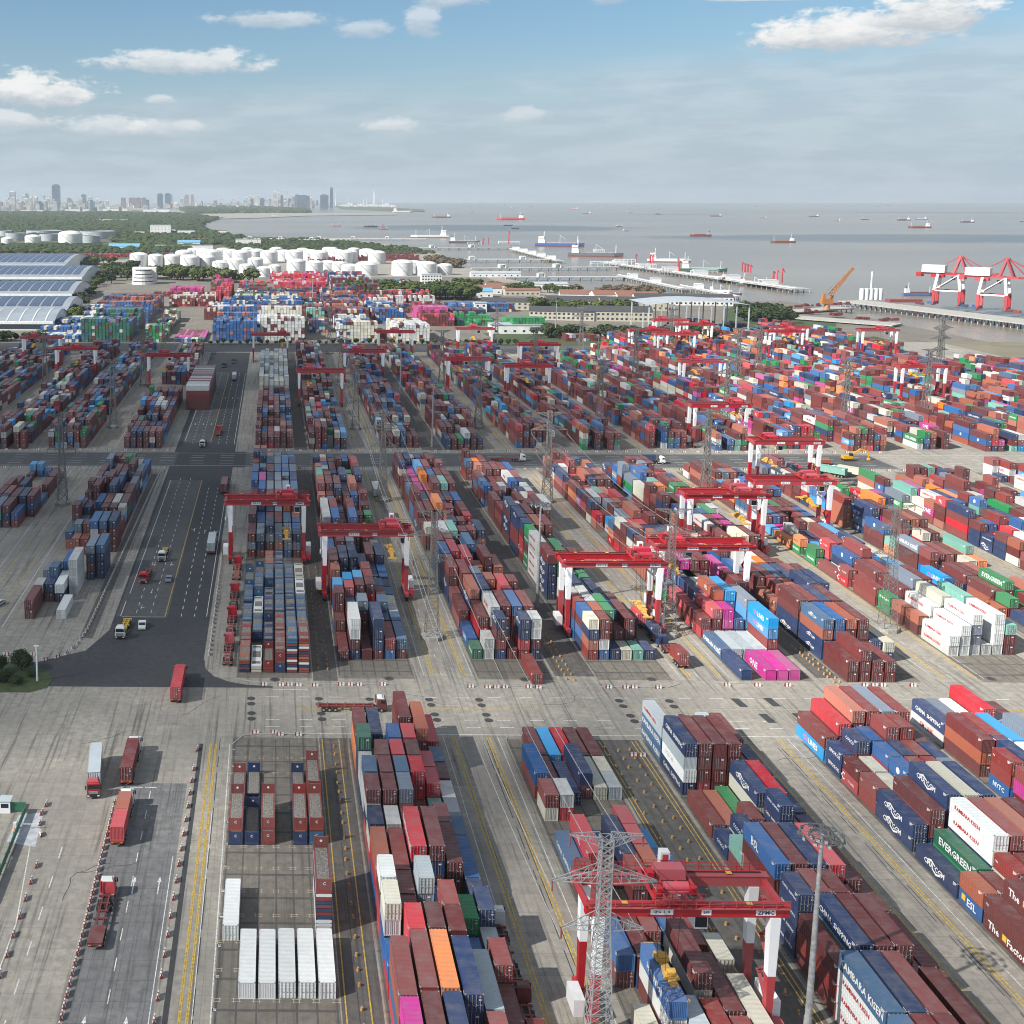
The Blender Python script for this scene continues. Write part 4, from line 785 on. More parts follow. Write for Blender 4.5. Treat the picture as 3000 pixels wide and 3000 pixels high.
A1 = BL['A1']; col_ = lambda b, c: BL[b][0] + c * BL[b][1]
RK = [(0, 188.6, 'nM', 'leftmost column, navy base rack under a red one'), (1, 188.6, 'n', 'second column, single navy rack'), (2, 188.8, 'MM', 'third column, two red racks'), (4, 188.8, 'nM', 'fifth column, navy rack under red'), (5, 188.9, 'BM', 'sixth column, blue rack under red'),
      (0, 201.6, 'M', 'behind the leftmost rack stack'), (1, 201.8, 'n', 'behind the navy rack'), (4, 201.8, 'n', 'behind the fifth rack column'), (5, 201.8, 'MM', 'rearmost tall stack at the corner')]
for c, y, cs, ds in RK:
    for t, k in enumerate(cs):
        rack(col_('A1', c), y, t * 2.62, 2, k, label=f"{'upper' if t else 'lower'} {CNAME[k]} flat rack, walls raised, {ds}", group='flat racks standing in the front left block')
for t in range(12):
    k = 'wwwwnMnMnMwM'[t] if t > 3 else 'w'
    rack(col_('A1', 5) + .2, 163.9, t * .62, 2, k, upright=(t == 11), label=f"{CNAME[k]} flat rack, {ORD[t]} from the ground in the folded pile behind the white boxes", group='folded flat racks in one pile')
# second row racks
seq = random.Random(5)
def pile(c, y, cols, up, nm, n=2):
    z = 0
    for t, k in enumerate(cols):
        u = up[t] == 'u'; rack(col_('B1', c), y, z, n, k, upright=u, label=f"{CNAME[k]} flat rack, {ORD[t]} from the ground, {nm}", group='flat racks in the block beside the asphalt road'); z += 2.62 if u else .66
pile(0, 263, 'nMnMp', 'fffff', 'folded pile at the left front corner'); pile(1, 263.2, 'ttw', 'fff', 'folded pale pile, second column front'); pile(2, 263, 'MM', 'fu', 'third column at the front'); pile(3, 263, 'nMM', 'uuf', 'fourth column at the front')
pile(4, 263, 'MwnMwMnMwnMBB', 'f' * 13, 'high folded pile, fifth column front'); pile(5, 263, 'MpnwMpMnMwpMM', 'f' * 13, 'high folded pile, sixth column front')
pile(0, 276, 'MM', 'uf', 'leftmost column, second bay'); pile(1, 282, 'nnnnB', 'fffff', 'second column, second bay'); pile(2, 276, 'nn', 'uf', 'third column, second bay'); pile(3, 276, 'nMM', 'uuf', 'fourth column, second bay'); pile(4, 277, 'nnB', 'uuf', 'fifth column, second bay'); pile(5, 277, 'BBB', 'uuf', 'sixth column, second bay')
for c, y, cols, up in ((0, 289.5, 'BB', 'uf'), (1, 295, 'ww', 'uf'), (2, 289.5, 'Bnn', 'uuf'), (3, 289.5, 'nnB', 'uuf'), (4, 290, 'Bnn', 'uuf'), (5, 290, 'MBB', 'uuf'), (2, 302.5, 'gw', 'uf'), (3, 302.5, 'nnB', 'uuf'), (4, 303, 'BBB', 'uuf'), (5, 303, 'Mww', 'uuf'), (0, 303, 'BnB', 'uff'), (1, 308, 'tBB', 'uuf'), (2, 315.5, 'BBB', 'uuf'), (3, 315.5, 'BBB', 'uuf'), (4, 316, 'BBB', 'uuf'), (5, 316, 'ntt', 'uuf'), (0, 316, 'BB', 'uu'), (1, 321, 'MB', 'uu'), (2, 328.5, 'MMp', 'uuf'), (3, 328.5, 'Bnn', 'uuf')):
    pile(c, y, cols, up, f"{ORD[c]} column, {int(y) % 100 and ORD[int((y - 263) // 12.9)]} bay of the rack block")
# ---------------- rubber tyred gantry cranes ----------------
def crane(x0, x1, y, trolley=.7, spread=9.0, detail=2, label='', code='A704', cab=True):
    """x0,x1: outer faces of the legs; y: the near leg line; girders run along X"""
    GT, GH, DY = 18.3, 1.5, 7.4
    root = empty('gantry_crane', (0, y, 0)); tag(root, label, 'gantry crane', 'rubber tyred gantry cranes over the container blocks')
    for k, yy in enumerate((0.2, DY - .2)):
        g = MB(); g.box(x0 - 1.2, x1 + 1.2, yy - .55, yy + .55, GT, GT + GH)
        g.box(x0 - 1.4, x1 + 1.4, yy - .68, yy + .68, GT + GH, GT + GH + .08, 0)
        if detail: g.box(x0 - .5, x1 + .5, yy - .1 + (.3 if k else -.3), yy + .1 + (.3 if k else -.3), GT + GH + .08, GT + GH + .22, 1)
        go = g.build('girder', [CRED, DARK], root)
        if detail > 1:
            r = MB()
            n = int((x1 - x0) / 1.6); yo = yy + (.95 if k else -.95)
            r.box(x0 - 1, x1 + 1, yy + (.6 if k else -1.05), yy + (1.05 if k else -.6), GT + GH - .1, GT + GH - .02)
            for i in range(n + 1): r.bar((x0 - 1 + i * (x1 - x0 + 2) / n, yo, GT + GH), (x0 - 1 + i * (x1 - x0 + 2) / n, yo, GT + GH + 1.1), .07)
            for h in (.55, 1.1): r.bar((x0 - 1, yo, GT + GH + h), (x1 + 1, yo, GT + GH + h), .06)
            r.build('walkway_railing', CRED, go)
            # hatch plates along the beam and a worn strip
            for i in range(3):
                p = MB(); p.box(-.4, .4, -.35, .35, 0, .02); p.build('access_hatch', YEL, go, (x0 + 4 + i * (x1 - x0 - 8) / 2, yy, GT + GH + .24))
    e = MB()
    for xx in (x0 - 1.0, x1 + .4): e.box(xx, xx + .6, .8, DY - .8, GT + .2, GT + 1.2)
    e.build('end_tie', CRED, root)
    for si, xx in enumerate((x0, x1)):
        s = -1 if si == 0 else 1; xc = xx - s * .65
        for yy in (0.2, DY - .2):
            l = MB(); zs = [2.2, 9.6, GT]
            l.box(xc - .42, xc + .42, yy - .5, yy + .5, 2.0, 9.8, 0, taper=-.12); l.box(xc - .54, xc + .54, yy - .62, yy + .62, 9.8, GT, 1, taper=-.14)
            l.build('leg', [CRED, WHITE], root)
        b = MB(); b.box(xc - .55, xc + .55, -2.2, DY + 2.2, 1.35, 2.3); b.build('sill_beam', CRED, root)
        for yy in (-1.6, .2, DY - .2, DY + 1.6):
            w = MB(); w.cyl((xc - .35, 0, .72), .72, .7, 14, 0, axis='x'); w.cyl((xc - .4, 0, .72), .34, .8, 10, 1, axis='x')
            w.build('wheel', [DARK, CRED], root, (0, yy, 0))
            if detail:
                f = MB(); f.box(xc - .5, xc + .5, yy - .45, yy + .45, 1.1, 1.36); f.build('wheel_fork', CRED, root)
    if detail:
        # white electric house and generator on the sills, stair tower
        eh = MB(); eh.box(x1 + .15, x1 + 1.7, 1.4, 6.2, 2.1, 4.9); ehp = eh.build('electric_house', WHITE, root)
        eh2 = MB(); eh2.box(x0 - 1.7, x0 - .15, 1.6, 5.6, 2.0, 4.5); eh2.build('generator_house', WHITE, root)
        st = MB()
        for i in range(6):
            z0 = 2.6 + i * 2.7; a = (x1 - .6, .9 if i % 2 else 3.6, z0); b2 = (x1 - .6, 3.6 if i % 2 else .9, z0 + 2.6); st.bar(a, b2, .5, h=.1); st.bar((a[0] + .3, a[1], a[2] + .9), (b2[0] + .3, b2[1], b2[2] + .9), .06); st.box(x1 - .95, x1 - .25, b2[1] - .4, b2[1] + .4, z0 + 2.6, z0 + 2.68)
        st.build('stair', CRED, root)
        sp = MB(); sp.box(x1 + .2, x1 + 1.5, -.9, 1.0, 1.1, 2.9); sp.build('cable_reel_box', CREDL, root)
        bl = MB(); bl.bar((x0 - .6, -.4, GT - .1), (x0 - .6, -3.0, GT - 3.2), .12); bl.bar((x0 - .2, -.4, GT - .1), (x0 - .2, -3.2, GT - 3.0), .12); bl.cyl((x0 - .9, -3.1, GT - 3.6), .7, .25, 14, axis='x', m=1); bl.build('floodlight_arm', [WHITE, WHITE], root)
    # trolley with hoist drum, machinery cover and cab
    tx = x0 + (x1 - x0) * trolley; zt = GT + GH + .25
    t_ = empty('trolley', (tx, 0, 0)); t_.parent = root
    f = MB(); f.box(-3.3, 3.3, -.2, .25, zt, zt + .45); f.box(-3.3, 3.3, DY - .25, DY + .2, zt, zt + .45)
    for xx in (-3.2, -1.2, 1.0, 3.0): f.box(xx - .18, xx + .18, .2, DY - .2, zt + .05, zt + .4)
    f.build('trolley_frame', CRED, t_)
    mh = MB(); mh.box(-1.7, 2.4, 4.6, DY - .7, zt + .42, zt + 1.9, 0, taper=.12); mh.build('machinery_house', CREDL, t_)
    dr = MB(); dr.cyl((-1.4, 2.3, zt + 1.0), .62, 3.2, 18, axis='x'); dr.box(-1.8, 2.2, 1.5, 3.1, zt + .42, zt + .62); dr.build('hoist_drum', [CREDL], t_)
    mt = MB(); mt.box(-3.0, -2.0, .8, 2.0, zt + .42, zt + 1.5, 0); mt.box(-3.0, -2.1, 4.2, 5.6, zt + .42, zt + 1.7, 0); mt.cyl((2.2, 1.4, zt + .42), .5, 1.1, 12); mt.box(-2.9, -1.9, 2.4, 3.5, zt + .42, zt + 1.2, 1); mt.build('hoist_motor', [CRED, DARK], t_)
    if detail > 1:
        rl = MB()
        for yy in (-.25, DY + .25):
            for i in range(7): rl.bar((-3.3 + i * 1.1, yy, zt + .4), (-3.3 + i * 1.1, yy, zt + 1.5), .06)
            rl.bar((-3.3, yy, zt + 1.5), (3.3, yy, zt + 1.5), .06); rl.bar((-3.3, yy, zt + .95), (3.3, yy, zt + .95), .05)
        rl.build('trolley_railing', CRED, t_)
        ck = MB(); ck.box(-.1, 1.2, DY + .3, DY + 1.5, zt + .3, zt + 2.6); cko = ck.build('control_kiosk', WHITE, t_); dd = MB(); dd.box(.15, .95, DY + .27, DY + .3, zt + .45, zt + 2.3); dd.build('kiosk_panel', CREDL, cko)
    cb = MB(); cb.box(2.4, 4.2, .9, 3.2, GT - 2.5, GT - .1, 0); cb.box(2.5, 4.1, .86, .9, GT - 2.3, GT - .8, 1); cb.box(2.5, 4.1, 3.2, 3.24, GT - 2.3, GT - .8, 1)
    if cab: cb.build('operator_cab', [WHITE, GLASS], t_)
    # spreader on its ropes (yellow), long side along Y
    zs = spread; yc = DY / 2
    s_ = MB(); s_.box(-.55, .55, yc - 3.6, yc + 3.6, zs + .35, zs + .85); s_.box(-.42, .42, yc - 6.0, yc + 6.0, zs + .12, zs + .45)
    for sy in (-1, 1): s_.box(-1.2, 1.2, yc + sy * 5.9 - .25, yc + sy * 5.9 + .25, zs, zs + .4); s_.box(-.9, .9, yc + sy * 1.7 - .5, yc + sy * 1.7 + .5, zs + .85, zs + 1.25); s_.cyl((-.6, yc + sy * 1.7, zs + 1.5), .45, 1.2, 14, axis='x')
    s_.box(-1.0, 1.0, yc - 2.6, yc - 2.0, zs + .8, zs + 1.1); s_.box(-1.0, 1.0, yc + 2.0, yc + 2.6, zs + .8, zs + 1.1)
    s_.build('spreader', YEL, t_)
    rp = MB()
    for sx in (-.7, .7):
        for sy in (-1.7, 1.7): rp.bar((sx * 1.4, yc + sy, GT), (sx, yc + sy, zs + 1.6), .05)
    rp.build('hoist_rope', DARK, t_)
    # sign plates on the near girder
    for (dx, w, s, mt_) in ((.36, 3.0, '\u4e0a\u6e2f\u5916\u56db' if False else 'SPG  3  4', LETN), (.60, 1.3, code, LETN), (.92, 2.6, 'ZPMC', LETN)):
        if detail < 1: break
        xx = x0 + (x1 - x0) * dx; p = MB(); p.box(-w / 2, w / 2, -.03, 0, -.4, .4)
        po = p.build('sign_plate', LETW, root, (xx, .2 - .55 - .01, GT + .72)); tt = inst('lettering', text_mesh(s, .82 if s == 'ZPMC' else .55, mt_), po, (0, -.05, 0)); tt.rotation_euler = (R(90), 0, 0)
    return root
def gy(y_beam):   # near leg line of a crane whose girder underside shows at this image row
    return at(802, y_beam, 18.3)[1]
crane(42.9, 67.4, gy(2668) - .2, .46, 7.2, 2, 'nearest red and white gantry crane with pink machinery cover and yellow spreader', '249')
crane(14.0, 38.4, gy(1570), .80, 12.5, 2, 'gantry crane over the second tall block right of the flat racks, empty yellow spreader hanging', 'A704')
crane(-13.9, 10.2, gy(1480.7), .75, 8.0, 2, 'gantry crane spanning the flat rack block beside the asphalt road', 'A708')
crane(75.8, 100.4, gy(1657.6), .84, 5.6, 2, 'gantry crane lowering a crimson container in front of the truck lane', 'A711')
crane(104.4, 128.9, gy(1608), .2, 12, 2, 'gantry crane behind the pylon with its leg over magenta boxes', 'A709')
crane(131.6, 156.2, gy(1456), .72, 10.5, 2, 'gantry crane with a yellow spreader low over orange boxes in the right middle', 'A710')
FARC = [(160.8, 185.5, 1415, 'gantry crane just before the far cross road, in front of a green stack'), (186.6, 211.2, 1298, 'gantry crane with tall white legs just beyond the far cross road'), (190.5, 215, 1191, 'gantry crane among red boxes behind the far cross road'), (235.2, 259.9, 1061, 'gantry crane beside the green containers at the right of the back rows'), (350, 375, 1074.5, 'gantry crane over the rightmost rows near the shore'),
        (417, 442, 968, 'gantry crane by the floating dock pier'), (348, 372, 972, 'left gantry crane of a cluster at the shore end'), (362, 387, 960, 'second gantry crane of the cluster at the shore end'), (101.5, 126, 1056, 'gantry crane in the back rows left of the dark trees'), (130.5, 155, 1075.6, 'gantry crane over the back rows with a yellow spreader low'), (157.8, 182.6, 1012, 'gantry crane before the dark tree belt'),
        (132, 157, 966, 'gantry crane behind, in front of the white shed'), (73, 97.8, 976, 'gantry crane before the white stacked empties'), (43.2, 68, 1033, 'gantry crane in the back rows behind the floodlight'), (13.4, 38, 1092.6, 'gantry crane over the white column block'), (-14.4, 10.3, 984, 'gantry crane standing at the back road junction'), (-75.4, -50.2, 1046, 'gantry crane left of the asphalt road in the back rows'),
        (-136, -110.6, 1027, 'gantry crane in the far left rows before the tall green stack'), (-169, -143, 994, 'leftmost gantry crane near the arched hangars'), (253, 279, 970, 'parked gantry crane on the asphalt left of the canopy'), (264, 290, 981, 'second parked gantry crane on the asphalt beside the canopy'), (292, 317, 940, 'gantry crane standing under the workshop canopy'), (300, 325, 952, 'second gantry crane half under the workshop canopy')]
for i, (a, b_, yb, lb) in enumerate(FARC): crane(a, b_, gy(yb), random.Random(i).uniform(.15, .85), random.Random(i + 50).uniform(9, 14), 1 if i < 3 else 0, lb, 'A7%02d' % (12 + i))
# the box carried by a spreader, and the blue box clamped under the nearest crane's spreader
container(99.2 - 4.3, gy(1657.6) + .6, 3.0, 1, 'r', label='crimson box hanging under the yellow spreader above the truck lane', group='shipping containers stacked in the yard')
# ---------------- lattice pylons ----------------
def pylon(x, y, H=34.8, detail=2, label='', rz=0.0):
    root = empty('lattice_pylon', (x, y, 0), rz); tag(root, label, 'pylon', 'lattice pylons between the container blocks')
    b = MB(); b.prism([(2.9 * math.cos(R(22.5 + 45 * i)), 2.9 * math.sin(R(22.5 + 45 * i))) for i in range(8)], 0, 1.0, 0); b.build('concrete_base', CONC, root)
    w0, w1 = 1.75, .72
    def wd(z): return w0 + (w1 - w0) * min(1, (z - 1) / (H * .62)) if z < H * .62 else w1
    m = MB(); lv = [1.0]; st = 2.3 if detail > 1 else (3.2 if detail else 5)
    while lv[-1] < H - 1.6: lv.append(lv[-1] + st * max(.45, wd(lv[-1]) / w0))
    th = .095 if detail > 1 else (.17 if detail else .24)
    for a, c in zip(lv, lv[1:]):
        wa, wc = wd(a), wd(c); P = [(-1, -1), (1, -1), (1, 1), (-1, 1)]
        for i in range(4):
            p, q = P[i], P[(i + 1) % 4]
            m.bar((p[0] * wa, p[1] * wa, a), (p[0] * wc, p[1] * wc, c), th * 1.3)
            m.bar((p[0] * wa, p[1] * wa, a), (q[0] * wc, q[1] * wc, c), th * .75)
            if detail: m.bar((q[0] * wa, q[1] * wa, a), (p[0] * wc, p[1] * wc, c), th * .75)
            m.bar((p[0] * wc, p[1] * wc, c), (q[0] * wc, q[1] * wc, c), th * .7)
    m.build('lattice_mast', PALE if (detail > 1 and y < 200) else PYLM, root)
    for (z, half, nm) in ((H * .60, 5.2, 0), (H * .79, 6.6, 1), (H - 1.0, 4.6, 2)):
        c = MB(); n = 5 if detail > 1 else 3
        for s in (-1, 1):
            for yy in (-.7, .7):
                c.bar((s * w1, yy, z), (s * half, yy * .25, z), th); c.bar((s * w1, yy, z + (2.0 if nm < 2 else -1.3)), (s * half, yy * .25, z), th)
                for i in range(1, n):
                    f = i / n; xx = s * (w1 + (half - w1) * f); h = (2.0 if nm < 2 else -1.3) * (1 - f); c.bar((xx, yy * (1 - .75 * f), z), (xx, yy * (1 - .75 * f), z + h), th * .6)
                    f2 = (i - 1) / n; x2 = s * (w1 + (half - w1) * f2); h2 = (2.0 if nm < 2 else -1.3) * (1 - f2); c.bar((x2, yy * (1 - .75 * f2), z + h2), (xx, yy * (1 - .75 * f), z), th * .6)
            for i in range(n):
                f = i / n; xx = s * (w1 + (half - w1) * f); c.bar((xx, -.7 * (1 - .75 * f), z), (xx, .7 * (1 - .75 * f), z), th * .6)
        c.build('crossarm', PALE if (detail > 1 and y < 200) else PYLM, root)
        if detail:
            ins = MB()
            for s in (-1, 1): ins.cyl((s * half, 0, z - 1.5), .12, 1.5, 6)
            ins.build('insulator', PM['M'], root)
    return root
pylon(42.1, 135.8, 34.5, 2, 'nearest tall lattice pylon, its base below the picture edge')
for x, y, d, lb in ((41.1, 285.5, 2, 'lattice pylon on the strip between the second and third tall blocks'), (41.0, 421.5, 1, 'lattice pylon beside a parked white trailer before the far cross road'), (102.6, 288.5, 2, 'lattice pylon right of the lowering gantry crane'), (102.3, 421, 1, 'lattice pylon in the third lane just before the far cross road'), (161.6, 292.8, 2, 'pale sunlit lattice pylon left of the white stacks'),
                    (-78.0, 414.5, 1, 'lattice pylon on the left strip before the far cross road'), (162.5, 425, 1, 'lattice pylon behind the right middle gantry cranes')): pylon(x, y, 34.8, d, lb)
for i, (x, y) in enumerate(((101, 560), (40.4, 556), (160.4, 560), (-79, 558), (-78.6, 688), (101, 686), (40.6, 690), (-137.5, 685), (-137.8, 556), (222, 560), (283, 566), (302, 715), (344, 604), (160, 700), (221, 700), (283, 700), (283, 820), (40.5, 830), (-79, 822), (161, 830), (222, 830), (404, 700), (440, 760))):
    ln = {-137: 'the far left lane', -79: 'the lane left of the asphalt road', 40: 'the first lane right of white columns', 101: 'the second lane right of white columns', 160: 'the third lane right of white columns', 221: 'the fourth sunlit lane', 283: 'the fifth sunlit lane', 302: 'the shoreward rows', 344: 'the rightmost rows', 404: 'the shore edge', 440: 'the grass by the shore'}
    k_ = min(ln, key=lambda a: abs(a - x)); pylon(x, y, 34.8, 0, f"small lattice pylon in {ln[k_]}, {'first' if y < 620 else ('second' if y < 780 else 'last')} one back")
cb_n = 0
for (xa, ya), (xb, yb), nm_ in (((42.1, 135.8), (41.1, 285.5), 'nearest span'), ((41.1, 285.5), (41.0, 421.5), 'second span'), ((41.0, 421.5), (40.4, 556), 'third span'), ((102.6, 288.5), (102.3, 421), 'span beside the lowering crane')):
    for s_, sd in ((-6.6, 'left'), (6.6, 'right')):
        for z_, lv_ in ((26.0, 'upper'), (19.3, 'lower')):
            w_ = s_ if z_ > 20 else s_ * .79; m = MB(); pv = None
            for i in range(13):
                f = i / 12; q = (xa + w_ + (xb - xa) * f, ya + (yb - ya) * f, z_ - 3.4 * 4 * f * (1 - f)); pv and m.bar(pv, q, .07); pv = q
            tag(m.build('power_cable', STEEL), f'{lv_} thin power cable on the {sd} crossarm tips, {nm_}', 'power cable', 'power cables between the pylons')
# ---------------- floodlight masts ----------------
def floodlight(x, y, H=29.5, label='', big=True):
    root = empty('floodlight_mast', (x, y, 0)); tag(root, label, 'floodlight', 'tall floodlight masts')
    m = MB(); m.cyl((0, 0, 0), .62, 3.0, 14, r2=.52); m.cyl((0, 0, 3.0), .46, H - 3.0, 14, r2=.24); m.build('pole', PALE, root)
    f = MB(); n = 16
    for k in range(n):
        a0, a1 = 2 * math.pi * k / n, 2 * math.pi * (k + 1) / n
        for rr in (1.5, 2.7): f.bar((rr * math.cos(a0), rr * math.sin(a0), H), (rr * math.cos(a1), rr * math.sin(a1), H), .1)
        f.bar((.2 * math.cos(a0), .2 * math.sin(a0), H), (2.7 * math.cos(a0), 2.7 * math.sin(a0), H), .05)
    f.build('lamp_ring', LAMPB, root)
    lm = MB(); lm.box(-.24, .24, -.16, .16, -.38, .05); lm.box(-.22, .22, -.22, -.2, -.38, 0, 1); me_ = lm.mesh('lamp_head', [LAMPB, STEEL])
    for k in range(11 if big else 8):
        a = 2 * math.pi * k / (11 if big else 8)
        for rr in ((1.5, 2.7) if big else (1.9,)): inst('lamp_head', me_, root, (rr * math.cos(a), rr * math.sin(a), H), a + math.pi / 2)
floodlight(72.7, 143.1, 29.5, 'tall grey floodlight mast nearest the camera with a ring of lamps')
floodlight(73.4, 308.5, 29.5, 'floodlight mast between the tall blocks right of the wet runway')
for x, y, lb in ((72.4, 516, 'floodlight mast behind the far cross road'), (71.3, 640, 'floodlight mast in the middle of the back rows'), (195, 690, 'floodlight mast in the sunlit back rows'), (-15, 880, 'floodlight mast beside the back road'), (228, 930, 'floodlight mast before the dark trees'), (310, 900, 'floodlight mast at the canopy'), (40, 1180, 'floodlight mast near the white tanks')):
    floodlight(x, y, 29.5, lb, False)
# ---------------- lorries ----------------
def chassis(parent, k='M', L=12.4, skeletal=True):
    m = MB()
    for sx in (-.5, .5): m.box(sx - .12, sx + .12, -L / 2, L / 2, .95, 1.3)
    n = 7
    for i in range(n): y = -L / 2 + .2 + i * (L - .4) / (n - 1); m.box(-1.15 if i in (0, 3, 6) else -.9, 1.15 if i in (0, 3, 6) else .9, y - .16, y + .16, 1.05, 1.34)
    for s in (-1, 1): m.bar((s * .5, L * .1, 1.15), (s * .95, L * .28, 1.15), .12); m.bar((s * .5, -L * .1, 1.15), (s * .95, L * .02, 1.15), .12)
    if not skeletal: m.box(-1.15, 1.15, -L / 2, -L / 2 + 4.2, 1.3, 1.4)
    m.build('trailer_frame', PM[k], parent)
WHEEL = MB().cyl((-.3, 0, 0), .5, .6, 14, 0, axis='x').cyl((-.33, 0, 0), .24, .66, 10, 1, axis='x').mesh('wheel', [DARK, STEEL])
def lorry(x, y, head, cab='r', frame='M', load=None, label='', roof=None, L=12.4, tractor_only=False, group='container lorries on the terminal roads'):
    """x, y: middle of the trailer on the ground; head: 0 = driving away from the camera (+Y)"""
    root = empty('container_lorry', (x, y, 0), R(head)); tag(root, label, 'lorry', group)
    chassis(root, frame, L, skeletal=load is not None or False if 'rusty' in label else True)
    for yy in (-L / 2 + 1.3, -L / 2 + 2.6, -L / 2 + 3.9):
        for s in (-1, 1): inst('wheel', WHEEL, root, (s * .92, yy, .5))
    cy = L / 2 + 1.1
    tf = MB(); tf.box(-.45, .45, L / 2 - 3.0, cy + 1.2, .7, 1.0); tf.build('tractor_frame', DARK, root)
    for yy in (L / 2 - 2.3, L / 2 - 1.0, cy + .6):
        for s in (-1, 1): inst('wheel', WHEEL, root, (s * .95, yy, .5))
    c = MB(); c.box(-1.24, 1.24, cy - .35, cy + 1.75, .75, 2.0); c.box(-1.22, 1.22, cy - .35, cy + 1.6, 2.0, 3.0, 0, taper=.06)
    c.box(-1.0, 1.0, cy - .3, cy + 1.2, 3.0, 3.12, 1); c.box(-1.28, 1.28, cy + 1.7, cy + 1.85, .45, .95, 2)
    co = c.build('cab', [PM[cab], PM[roof or cab], DARK], root)
    g = MB(); g.quad((-1.08, cy + 1.70, 2.02), (1.08, cy + 1.70, 2.02), (1.0, cy + 1.60, 2.85), (-1.0, cy + 1.60, 2.85)[0:3] if False else (-1.0, cy + 1.60, 2.85)); g.v = [(a, b - .0 + .04, cc) for a, b, cc in g.v]; g.f = [tuple(reversed(q)) for q in g.f]
    for s in (-1, 1): g.box(*sorted((s * 1.2, s * 1.245)), cy + .4, cy + 1.35, 2.1, 2.75)
    g.build('windscreen', GLASS, co)
    mr = MB()
    for s in (-1, 1): mr.box(*sorted((s * 1.3, s * 1.55)), cy + 1.5, cy + 1.6, 1.9, 2.6); mr.bar((s * 1.1, cy + 1.5, 2.6), (s * 1.5, cy + 1.55, 2.6), .05)
    mr.build('wing_mirror', DARK, co)
    fd = MB(); fd.box(-.95, .95, cy + 1.75, cy + 1.79, 1.0, 1.75, 0)
    for i in range(3): fd.box(-.9, .9, cy + 1.79, cy + 1.83, 1.1 + i * .22, 1.2 + i * .22, 1)
    fd.build('grille', [DARK, STEEL], co)
    for s in (-1, 1): h_ = MB(); h_.box(*sorted((s * .75, s * 1.15)), cy + 1.85, cy + 1.9, .62, .85); h_.build('headlight', LETW, co)
    rd = MB(); rd.box(-.95, .95, cy - .25, cy + .9, 3.12, 3.42, 0, taper=.18); rd.cyl((-.9, cy - .55, 1.4), .09, 1.9, 8, m=1); rd.box(-.5, .5, L / 2 - 1.9, L / 2 - .7, 1.0, 1.16, 1); rd.build('roof_deflector', [PM[roof or cab], DARK], co)
    tl = MB(); tl.box(-1.1, 1.1, -L / 2 - .08, -L / 2, .9, 1.2, 0); tl.box(-1.0, -.6, -L / 2 - .12, -L / 2 - .08, .95, 1.15, 1); tl.box(.6, 1.0, -L / 2 - .12, -L / 2 - .08, .95, 1.15, 1); tl.build('rear_bumper', [PM[frame], PM['o']], root)
    if load is None or True:
        tk = MB()
        for s in (-1, 1): tk.box(*sorted((s * .7, s * 1.15)), L / 2 - .2, L / 2 + .5, .55, 1.1)
        tk.build('fuel_tank', STEEL, root)
    dx, dy = -math.sin(R(head)), math.cos(R(head))
    if load:
        off = {1: [0], 2: [0]}
        pos = load if isinstance(load, list) else [load]
        for (n, k, o_, lb, sm) in pos:
            px, py = x + dx * o_, y + dy * o_
            ob = container(0, 0, 1.36, n, k, doors=sm != 'blank', label=lb, group='shipping containers stacked in the yard'); ob.location = (px, py, 1.36); ob.rotation_euler = (0, 0, R(head))
    return root
lorry(-34.9, 212.8, 180 + 6.5, 'r', 'M', (2, 'l', 0, 'white container on the red lorry coming towards the camera', ''), 'red cab lorry with a white container driving towards the camera')
lorry(-28.3, 214.8, 0, 'w', 'M', (2, 'm', 0, 'dark maroon container on the lorry driving away between barriers', ''), 'white cab lorry with a maroon container waiting at the lane mouth')
lorry(-27.2, 193.6, 0, 'w', 'M', [(1, 'p', 3.1, 'bright orange short container on the shared trailer', ''), (1, 'r', -3.1, 'crimson short container behind the orange one on the shared trailer', 'blank')], 'white cab lorry carrying one orange and one crimson short container')
lorry(-26.8, 165.6, 0, 'r', 'm', None, 'empty rusty skeletal trailer lorry with a white roofed cab', roof='w')
lorry(-21.8, 251.6, 0, 'r', 'M', (2, 'r', 0, 'crimson container on the lorry entering the asphalt road', ''), 'lorry with a crimson container entering the asphalt road')
lorry(16.2, 243.0, -90, 'm', 'M', None, 'dark red lorry with an empty trailer driving right along the front cross road', roof='w')
lorry(-39.0, 290.5, 180 - 3, 'w', 'Y', None, 'white lorry with an empty yellow trailer turning out of the asphalt road', L=9)
lorry(-37.8, 333.0, 180 - 4, 'r', 'M', None, 'red lorry with an empty red trailer coming towards the camera', L=8)
lorry(-34.6, 354, 180 - 1, 'w', 'Y', None, 'white lorry with an empty yellow trailer further up the asphalt road', L=9)
lorry(-19.8, 360.5, 0, 'w', 'M', (2, 'l', 0, 'white container on the lorry driving away along the kerb', ''), 'white lorry driving away at the right kerb of the asphalt road')
lorry(-18.9, 436.5, 0, 'M', 'M', (2, 'M', 0, 'brown red container on the lorry by the lane gantry markings', ''), 'lorry with a brown red container near the far road junction')
lorry(-32.0, 520, 180 - 2, 'w', 'M', None, 'white cab lorry with red trailer arriving at the far cross road', L=9)
lorry(-26.2, 542, 0, 'r', 'M', None, 'small red lorry driving away beyond the far cross road', L=9)
lorry(-24.3, 710, 0, 'w', 'M', (2, 'w', 0, 'white container on the lorry near the crosswise pile', ''), 'white lorry far up the asphalt road beside the crosswise pile')
lorry(-27, 788, 180, 'm', 'M', None, 'dark red lorry at the far end of the asphalt road'); lorry(-33, 768, 180, 'n', 'n', None, 'navy lorry waiting at the far end of the asphalt road')
